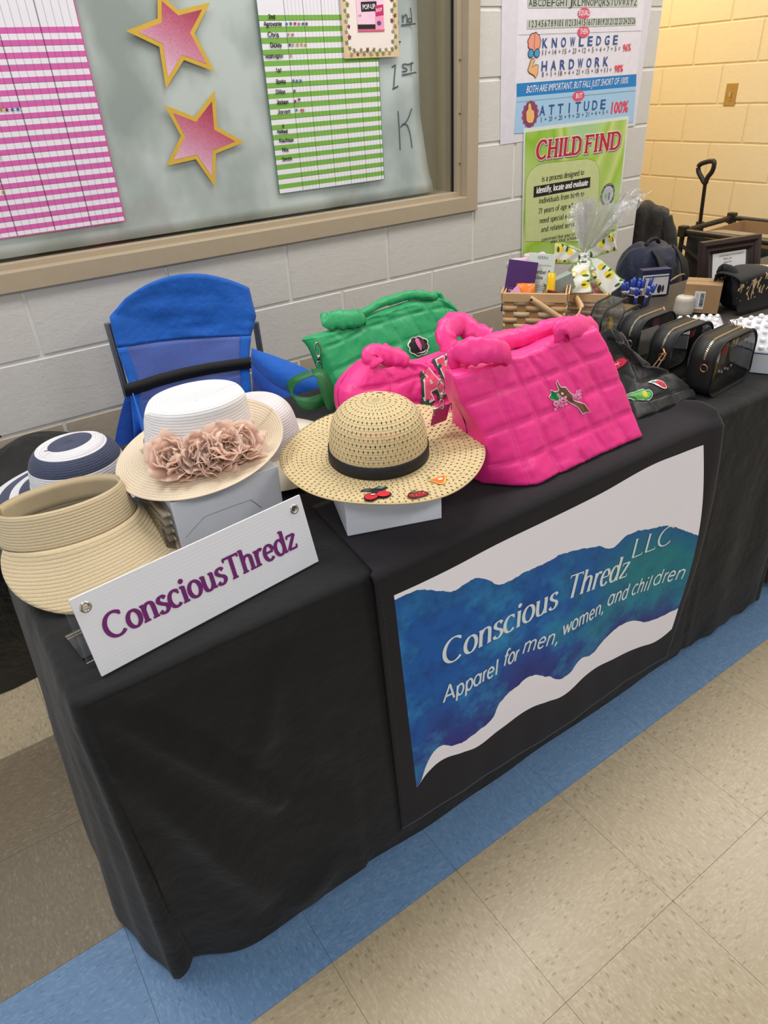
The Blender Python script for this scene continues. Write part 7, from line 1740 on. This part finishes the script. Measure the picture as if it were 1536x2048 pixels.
for nm, pts_ in (('side_panel', [(x0_, y0_), (x0_, y1_)]), ('side_panel', [(x1_, y0_), (x1_, y1_)]), ('end_panel', [(x0_, y0_), (x1_, y0_)]), ('end_panel', [(x0_, y1_), (x1_, y1_)])):
    (a1, b1), (a2, b2) = pts_; rows = [[(a1 + (a2 - a1) * k / 12 - wi.x + .008 * noise.noise(Vector((k, i, 3))), b1 + (b2 - b1) * k / 12 - wi.y + .008 * noise.noise(Vector((k, i, 7))), .17 + (.64 - .17) * i / 8 - .02 * math.sin(PI * k / 12) * (i == 8)) for k in range(13)] for i in range(9)]
    MB().grid(rows).build(nm, m_fb, wg, True, solid=.003)
MB().box(((x0_ + x1_) / 2 - wi.x, (y0_ + y1_) / 2 - wi.y, .17), (x1_ - x0_, y1_ - y0_, .01)).build('floor_panel', m_fb, wg)
h0 = Vector((3.55,1.778,0.632)); h1 = Vector((3.5,1.758,0.876)); 
hb = Vector((3.55, h0.y - .0, .30)); 
MB().tube([Vector((3.56, 1.755, .20)) - wi, h0 - wi], .014, 10).build('pull_rod', m_tb, wg)
MB().tube([h0 + Vector((0, 0, -.03)) - wi, h0 - wi + Vector((0, 0, .03))], .022, 10).build('rod_collar', m_tb, wg)
MB().tube([h0 - wi, h1 - wi], .010, 10).build('pull_rod', m_tb, wg)
hc = [Vector((3.5,1.758,0.866)), Vector((3.5,1.788,0.894)), Vector((3.5,1.81,0.922)), Vector((3.5,1.809,0.951)), Vector((3.5,1.771,0.967)), Vector((3.5,1.734,0.972)), Vector((3.5,1.724,0.955)), Vector((3.5,1.729,0.924)), Vector((3.5,1.749,0.894))]
b = MB(); b.tube([p - wi for p in catmull(hc, 6, True)] + [hc[0] - wi], .0125, 10, cap=False); b.build('grip_loop', m_tb, wg, True)
# cardboard carton in the wagon
ct = empty('cardboard_carton', (3.555, 1.36, .20), 'open brown cardboard carton standing in the black wagon', 'box', rot=(0, 0, .06))
for sx, sy, w_, d_ in ((-.195, 0, .004, .52), (.195, 0, .004, .52), (0, -.26, .39, .004), (0, .26, .39, .004)): MB().box((sx, sy, .23), (w_, d_, .46)).build('side', m_cb, ct)
MB().box((0, 0, .004), (.39, .52, .006)).build('bottom', m_cb, ct)
MB().box((-.115, 0, .452), (.16, .50, .004), R=Matrix.Rotation(math.radians(6), 3, 'Y')).build('flap', M((150, 136, 120), .7), ct)
pbm = N('frosted_plastic'); pbm.set(lin((222, 210, 188)), rough=.3, alpha=.72); pbm.bump(pbm.noise(22, 3, pbm.coord()), .8, .006)
o = MB().lathe(spline_prof([(0, .20), (.07, .19), (.13, .12), (.15, .05), (.12, 0), (0, -.01)], 5), 32, fn=lambda p, r, z, a: p * (1 + .22 * noise.noise(Vector((math.cos(a) * 2, math.sin(a) * 2, z * 12))))).build('plastic_bag', pbm.m, None, True, solid=.001); o.location = (3.55, 1.05, .56); tag(o, 'translucent white plastic bag bulging from the wagon at the picture edge', 'bag')

# ------------------------------------------------------------------ dark things standing in the alcove
m_nvy = fabric((19, 27, 52), .6, name='navy_nylon', wr=.7, wsc=14); m_char = fabric((44, 42, 40), .75, name='charcoal_cloth', wr=.8, wsc=14)
bp0 = Vector((2.45,1.305,0.701))
bpk = empty('backpack', (2.34, 1.20, .355), 'lumpy navy and black backpack behind the pail of pens', 'backpack')
o = empty('luggage_stool', (2.34, 1.20, 0), 'low black stool carrying the navy backpack', 'stool'); MB().box((0, 0, .340), (.34, .30, .025)).build('seat', m_tb, o, bevel=.004)
for sx in (-1, 1):
    for sy in (-1, 1): MB().tube([(sx * .15, sy * .13, 0), (sx * .15, sy * .13, .33)], .012, 8).build('leg', m_tb, o)
def blob(rx, ry, h, seed, amp=.12, p=.5):
    return MB().lathe(spline_prof([(.0005, h), (.55, h * .985), (.9, h * .88), (1.02, h * .6), (1.0, h * .25), (.9, .02), (.0005, 0)], 6), 44, fn=lambda q, r, z, a: Vector((q.x * rx * (1 + amp * noise.noise(Vector((math.cos(a) * 2, math.sin(a) * 2, z * 9 + seed)))), q.y * ry * (1 + amp * noise.noise(Vector((math.cos(a) * 2, z * 9, seed)))), z + .02 * noise.noise(Vector((q.x * 3, q.y * 3, seed))) * (z > h * .5))))
blob(.155, .12, .44, 2).build('body', m_nvy, bpk, True).location = (0, .0, 0)
bb_ = blob(.10, .05, .24, 5).build('front_pocket', m_nvy, bpk, True); bb_.location = (-.06, -.105, .06)
b = MB(); P = [Vector((-.11, -.085, .24)), Vector((-.06, -.15, .33)), Vector((.02, -.155, .34)), Vector((.085, -.10, .25))]; b.tube(catmull(P, 8), .004, 6); b.build('zip', M((150, 130, 100), .4, .5), bpk)
for x_ in (-.07, .06): b = MB(); puffy(b, [Vector((x_, -.06, .43)), Vector((x_ - .02, -.13, .38)), Vector((x_ - .015, -.155, .26)), Vector((x_, -.12, .10))], .022, .008, up=(0, 1, 0)); b.build('shoulder_strap', M((24, 24, 28), .7), bpk, True)
b = MB(); b.tube([(.04 * math.cos(PI * k / 12), 0, .44 + .022 * math.sin(PI * k / 12)) for k in range(13)], .008, 8); b.build('top_handle', M((24, 24, 28), .7), bpk, True)
# jacket over a folding chair, in the alcove corner
fc = empty('folding_chair', (2.80, 1.70, 0), 'dark folding chair behind the wall corner with a coat over its back', 'chair', rot=(0, 0, math.radians(-48)))
for sx in (-1, 1):
    MB().tube([(sx * .20, .20, 0), (sx * .17, -.02, .78)], .012, 8).build('frame_tube', m_tb, fc); MB().tube([(sx * .18, -.22, 0), (sx * .18, .10, .47)], .012, 8).build('frame_tube', m_tb, fc)
MB().box((0, -.02, .44), (.36, .36, .02)).build('seat', m_tb, fc, bevel=.005); MB().box((0, -.0, .72), (.32, .02, .16)).build('backrest', m_tb, fc, bevel=.005)
jk = empty('coat', (2.80, 1.70, 0), 'charcoal coat draped over the chair behind the wall corner', 'coat', rot=(0, 0, math.radians(-48)))
rows = []
for i in range(21):
    t = i / 20
    for_y = -.06 + .12 * min(1, max(0, (t - .4) / .2)); z = (.42 + .43 * t / .4) if t < .4 else ((.85 + .02 * math.sin(PI * (t - .4) / .2)) if t < .6 else .85 - .40 * (t - .6) / .4)
    rows.append([(-.19 + .38 * k / 24, for_y + .020 * math.sin(k * 1.1) * (1 - abs(t - .5)) + .014 * noise.noise(Vector((k * .6, t * 4, 1))), z - .05 * abs(k / 12 - 1) ** 2 * (1 if .3 < t < .7 else .6) + .015 * noise.noise(Vector((k * .5, t * 3, 8)))) for k in range(25)])
MB().grid(rows).build('cloth', m_char, jk, True, solid=.008)
b = MB(); puffy(b, [Vector((.18, -.05, .80)), Vector((.215, -.08, .68)), Vector((.21, -.08, .55)), Vector((.20, -.06, .45))], .030, .028, up=(0, 1, 0)); b.build('sleeve', m_char, jk, True)
# navy carton with a picture label
cn = empty('printed_carton', (2.24, .90, TZ + .003), 'navy carton with a black and white picture label behind the pens', 'box', rot=(0, 0, math.radians(-28)))
cn.location = (1.872, .838, TZ + .003); cn.scale = (.88, 1, .80)
MB().box((0, 0, .055), (.115, .035, .110)).build('body', M((34, 40, 78), .5), cn, bevel=.001); lb = MB().box((-.004, -.0180, .048), (.104, .0008, .084)).build('picture_label', [M((222, 222, 226), .4)], cn); b = MB()
for x_, w_, h_ in ((-.035, .006, .03), (-.026, .010, .034), (-.012, .007, .028), (.016, .014, .036), (.030, .008, .030)): b.add([(x_ + w_ * math.cos(q) * .6, -.0188, .03 + h_ * .5 * math.sin(q)) for q in [2 * PI * i / 14 for i in range(14)]], [tuple(range(14))])
b.box((0, -.0186, .082), (.10, .0006, .004)); b.build('picture', M((44, 44, 50), .5), lb)

# ------------------------------------------------------------------ blue camp chair against the wall
m_bl = fabric((18, 92, 188), .6, name='blue_canvas', wr=.55, wsc=9, sheen=.2); m_bld = fabric((22, 70, 158), .6, name='blue_canvas_dark', wr=.5)
ms = N('blue_mesh'); co = ms.coord('Object', (1, 1, 1)); ms.set(lin((44, 84, 176)), rough=.6)
sx = ms.n('ShaderNodeSeparateXYZ'); ms.t.links.new(co, sx.inputs[0]); pa = ms.math('FRACT', ms.math('MULTIPLY', ms.math('ADD', sx.outputs[0], sx.outputs[2]), 210.0)); pb_ = ms.math('FRACT', ms.math('MULTIPLY', ms.math('SUBTRACT', sx.outputs[0], sx.outputs[2]), 210.0))
hl = ms.math('MULTIPLY', ms.math('GREATER_THAN', pa, .52), ms.math('GREATER_THAN', pb_, .52)); ms.t.links.new(ms.math('SUBTRACT', 1.0, hl), ms.p.inputs['Alpha'])
ccb = empty('camp_chair', (.40, 1.20, 0), 'blue folding camp chair with mesh back and black strap, between table and wall', 'chair'); ci = Vector(ccb.location)
def CB(u_, v_): return None
# back panel outline, rows from the top down: left and right edges
LR = [((0.229,1.26,0.971), (0.592,1.289,0.927)), ((0.176,1.247,0.936), (0.593,1.271,0.844)),
      ((0.171,1.229,0.855), (0.561,1.258,0.795)), ((0.174,1.209,0.76), (0.535,1.24,0.728)),
      ((0.144,1.177,0.624), (0.509,1.205,0.577))]
LR = [(Vector(a) - ci, Vector(b) - ci) for a, b in LR]
def bpt(t, s):
    k = min(int(t), 3); f = t - k; a = LR[k][0].lerp(LR[k + 1][0], f); b = LR[k][1].lerp(LR[k + 1][1], f); p = a.lerp(b, s)
    arch = .050 * (1 - (2 * s - 1) ** 2) * max(0, 1 - t); p = p + Vector((0, 0, arch)); p.y += .030 * math.sin(PI * s) * min(1, t / 2 + .3) + .004 * noise.noise(Vector((s * 5, t * 3, 1)))
    return p
def panel(name, t0, t1, s0, s1, m, nt=12, ns=24, sol=.003): return MB().grid([[bpt(t0 + (t1 - t0) * i / nt, s0 + (s1 - s0) * k / ns) for k in range(ns + 1)] for i in range(nt + 1)]).build(name, m, ccb, True, solid=sol)
panel('headrest', 0, 1.95, 0, 1, m_bl, 16); panel('mesh_back', 1.95, 4, .07, .93, ms.m, sol=.001); panel('side_binding', 1.95, 4, 0, .08, m_bl, ns=3); panel('side_binding', 1.95, 4, .92, 1, m_bl, ns=3)
b = MB(); P = [bpt(3.05 - .05 * s, s) + Vector((0, -.008 - .014 * math.sin(PI * s) * 0, 0)) for s in [i / 20 for i in range(-1, 22)]]
b.grid([[p + Vector((0, 0, .017)) for p in P], [p - Vector((0, 0, .017)) for p in P]]); b.build('black_strap', M((22, 22, 24), .7), ccb, True, solid=.003)
m_gt = M((120, 124, 132), .4, .6, name='grey_tube')
sl = bpt(1, 0); sr_ = bpt(1, 1)
for p_, q_ in ((sl + Vector((-.004, .02, -.02)), Vector((-.20, .10, 0))), (sr_ + Vector((.004, .02, -.02)), Vector((.24, .18, 0)))):
    MB().tube([p_, Vector((p_.x * .9 + q_.x * .1, p_.y, .45)), Vector((q_.x, min(q_.y, .12), .02))], .010, 8).build('back_pole', m_gt, ccb)
rows = [[(-.22 + .5 * k / 8, -.30 + .34 * i / 8, .40 - .035 * math.sin(PI * k / 8) * math.sin(PI * i / 8)) for k in range(9)] for i in range(9)]
MB().grid(rows).build('seat', m_bl, ccb, True, solid=.004)
for x_ in (-.22, .28):
    MB().tube([(x_, -.30, .02), (x_, .04, .40)], .010, 8).build('leg', m_gt, ccb); MB().tube([(x_, .06, .02), (x_, -.30, .40)], .010, 8).build('leg', m_gt, ccb); MB().tube([(x_, -.30, .40), (x_ + .015, -.31, .60)], .010, 8).build('arm_post', m_gt, ccb)
# right arm: fabric panel from the back pole to the front post
ar = [Vector(p) - ci for p in ((0.523,1.17,0.79), (0.563,1.08,0.775), (0.601,0.98,0.756), (0.629,0.905,0.729))]
al = [Vector(p) - ci for p in ((0.514,1.17,0.755), (0.521,1.06,0.72), (0.561,0.98,0.696), (0.625,0.905,0.686))]
MB().grid([catmull(ar, 6), catmull(al, 6)]).build('armrest', m_bl, ccb, True, solid=.006)
MB().grid([catmull(al, 6), [p + Vector((-.01, 0, -.10)) for p in catmull(al, 6)]]).build('side_panel', m_bld, ccb, True, solid=.003)
lp_ = [bpt(3.1, 0) + Vector((0, -.02, 0)), bpt(3.3, 0) + Vector((-.01, -.12, -.03)), bpt(3.5, 0) + Vector((-.01, -.22, -.05))]
MB().grid([catmull(lp_, 5), [p + Vector((.0, 0, -.20)) for p in catmull(lp_, 5)]]).build('side_panel', m_bl, ccb, True, solid=.003)
MB().grid([catmull([bpt(3.2, 0) + Vector((-.008, .02, 0)), bpt(3.6, 0) + Vector((-.05, .03, -.05)), bpt(4, 0) + Vector((-.09, .04, -.14))], 5), [bpt(3.2, 0) + Vector((.02, .03, -.02 - .3 * i / 10)) for i in range(11)]]).build('rear_panel', m_bld, ccb, True, solid=.003)

# ------------------------------------------------------------------ black plastic sack over a crate at the left
pl_ = N('black_plastic'); pl_.set(lin((24, 24, 25)), rough=.28, spec=.6); h = pl_.math('ADD', pl_.math('MULTIPLY', pl_.noise(10, 4, pl_.coord(), .6), 3.0), pl_.math('MULTIPLY', pl_.noise(60, 3, pl_.coord(), .7), .5)); pl_.bump(h, .7, .006)
sk = empty('black_sack', (-.27, 1.33, 0), 'shiny black plastic sack draped over a crate beside the blue chair', 'sack')
def sackring(z, inset, seed):
    pts = []
    for k in range(72):
        a_ = 2 * PI * k / 72; c, s = math.cos(a_), math.sin(a_); m = (abs(c) ** 6 + abs(s) ** 6) ** (1 / 6)
        pts.append(Vector(((.31 - inset) * c / m, (.165 - inset) * s / m, z)) * 1)
        n_ = .010 * noise.noise(Vector((c * 6, s * 6, z * 6 + seed))); pts[-1].x += n_; pts[-1].y += n_
    return pts
rings = [sackring(z, i_, 0) for z, i_ in ((.005, 0), (.15, .004), (.35, 0), (.50, -.002), (.545, .002))]
MB().grid(rings, 0, True).build('sides', pl_.m, sk, True)
MB().box((0, .0, .27), (.59, .30, .50)).build('crate', M((30, 30, 32), .7), sk)
rows = []
for i in range(21):
    row = []
    for k in range(29):
        x = -.315 + .63 * k / 28; y = -.170 + .34 * i / 20; z = .545 + .012 * noise.noise(Vector((x * 9, y * 9, 3))) + .055 * math.exp(-(((x - .19) / .12) ** 2 + ((y - .15) / .12) ** 2)) - .025 * math.exp(-(((x + .10) / .10) ** 2 + ((y - .08) / .06) ** 2))
        ed = max(abs(x) / .315, abs(y) / .17); z -= .03 * max(0, ed - .93) / .07; row.append((x, y, z))
    rows.append(row)
MB().grid(rows).build('top_sheet', pl_.m, sk, True, solid=.001)
b = MB(); b.tube(catmull([(-.31, .10, .555), (-.16, .135, .575), (-.06, .145, .590), (.02, .150, .612), (.12, .155, .612)], 6), .006, 6, flat=.5, jit=.3); b.build('rim_fold', pl_.m, sk, True)
wb_ = N('white_sack'); wb_.set(lin((205, 206, 214)), rough=.35); wb_.bump(wb_.noise(18, 4, wb_.coord()), .8, .006)
o = MB().lathe(spline_prof([(0, .035), (.05, .03), (.10, .012), (.125, -.004)], 4), 30, fn=lambda p, r, z, a: Vector((p.x * 1.2, p.y * .45, z + .006 * noise.noise(p * 30)))).build('white_plastic_bag', wb_.m, None, True, solid=.001); o.location = (-.36, 1.42, .556); tag(o, 'crumpled white plastic bag in the open top of the black sack', 'bag')
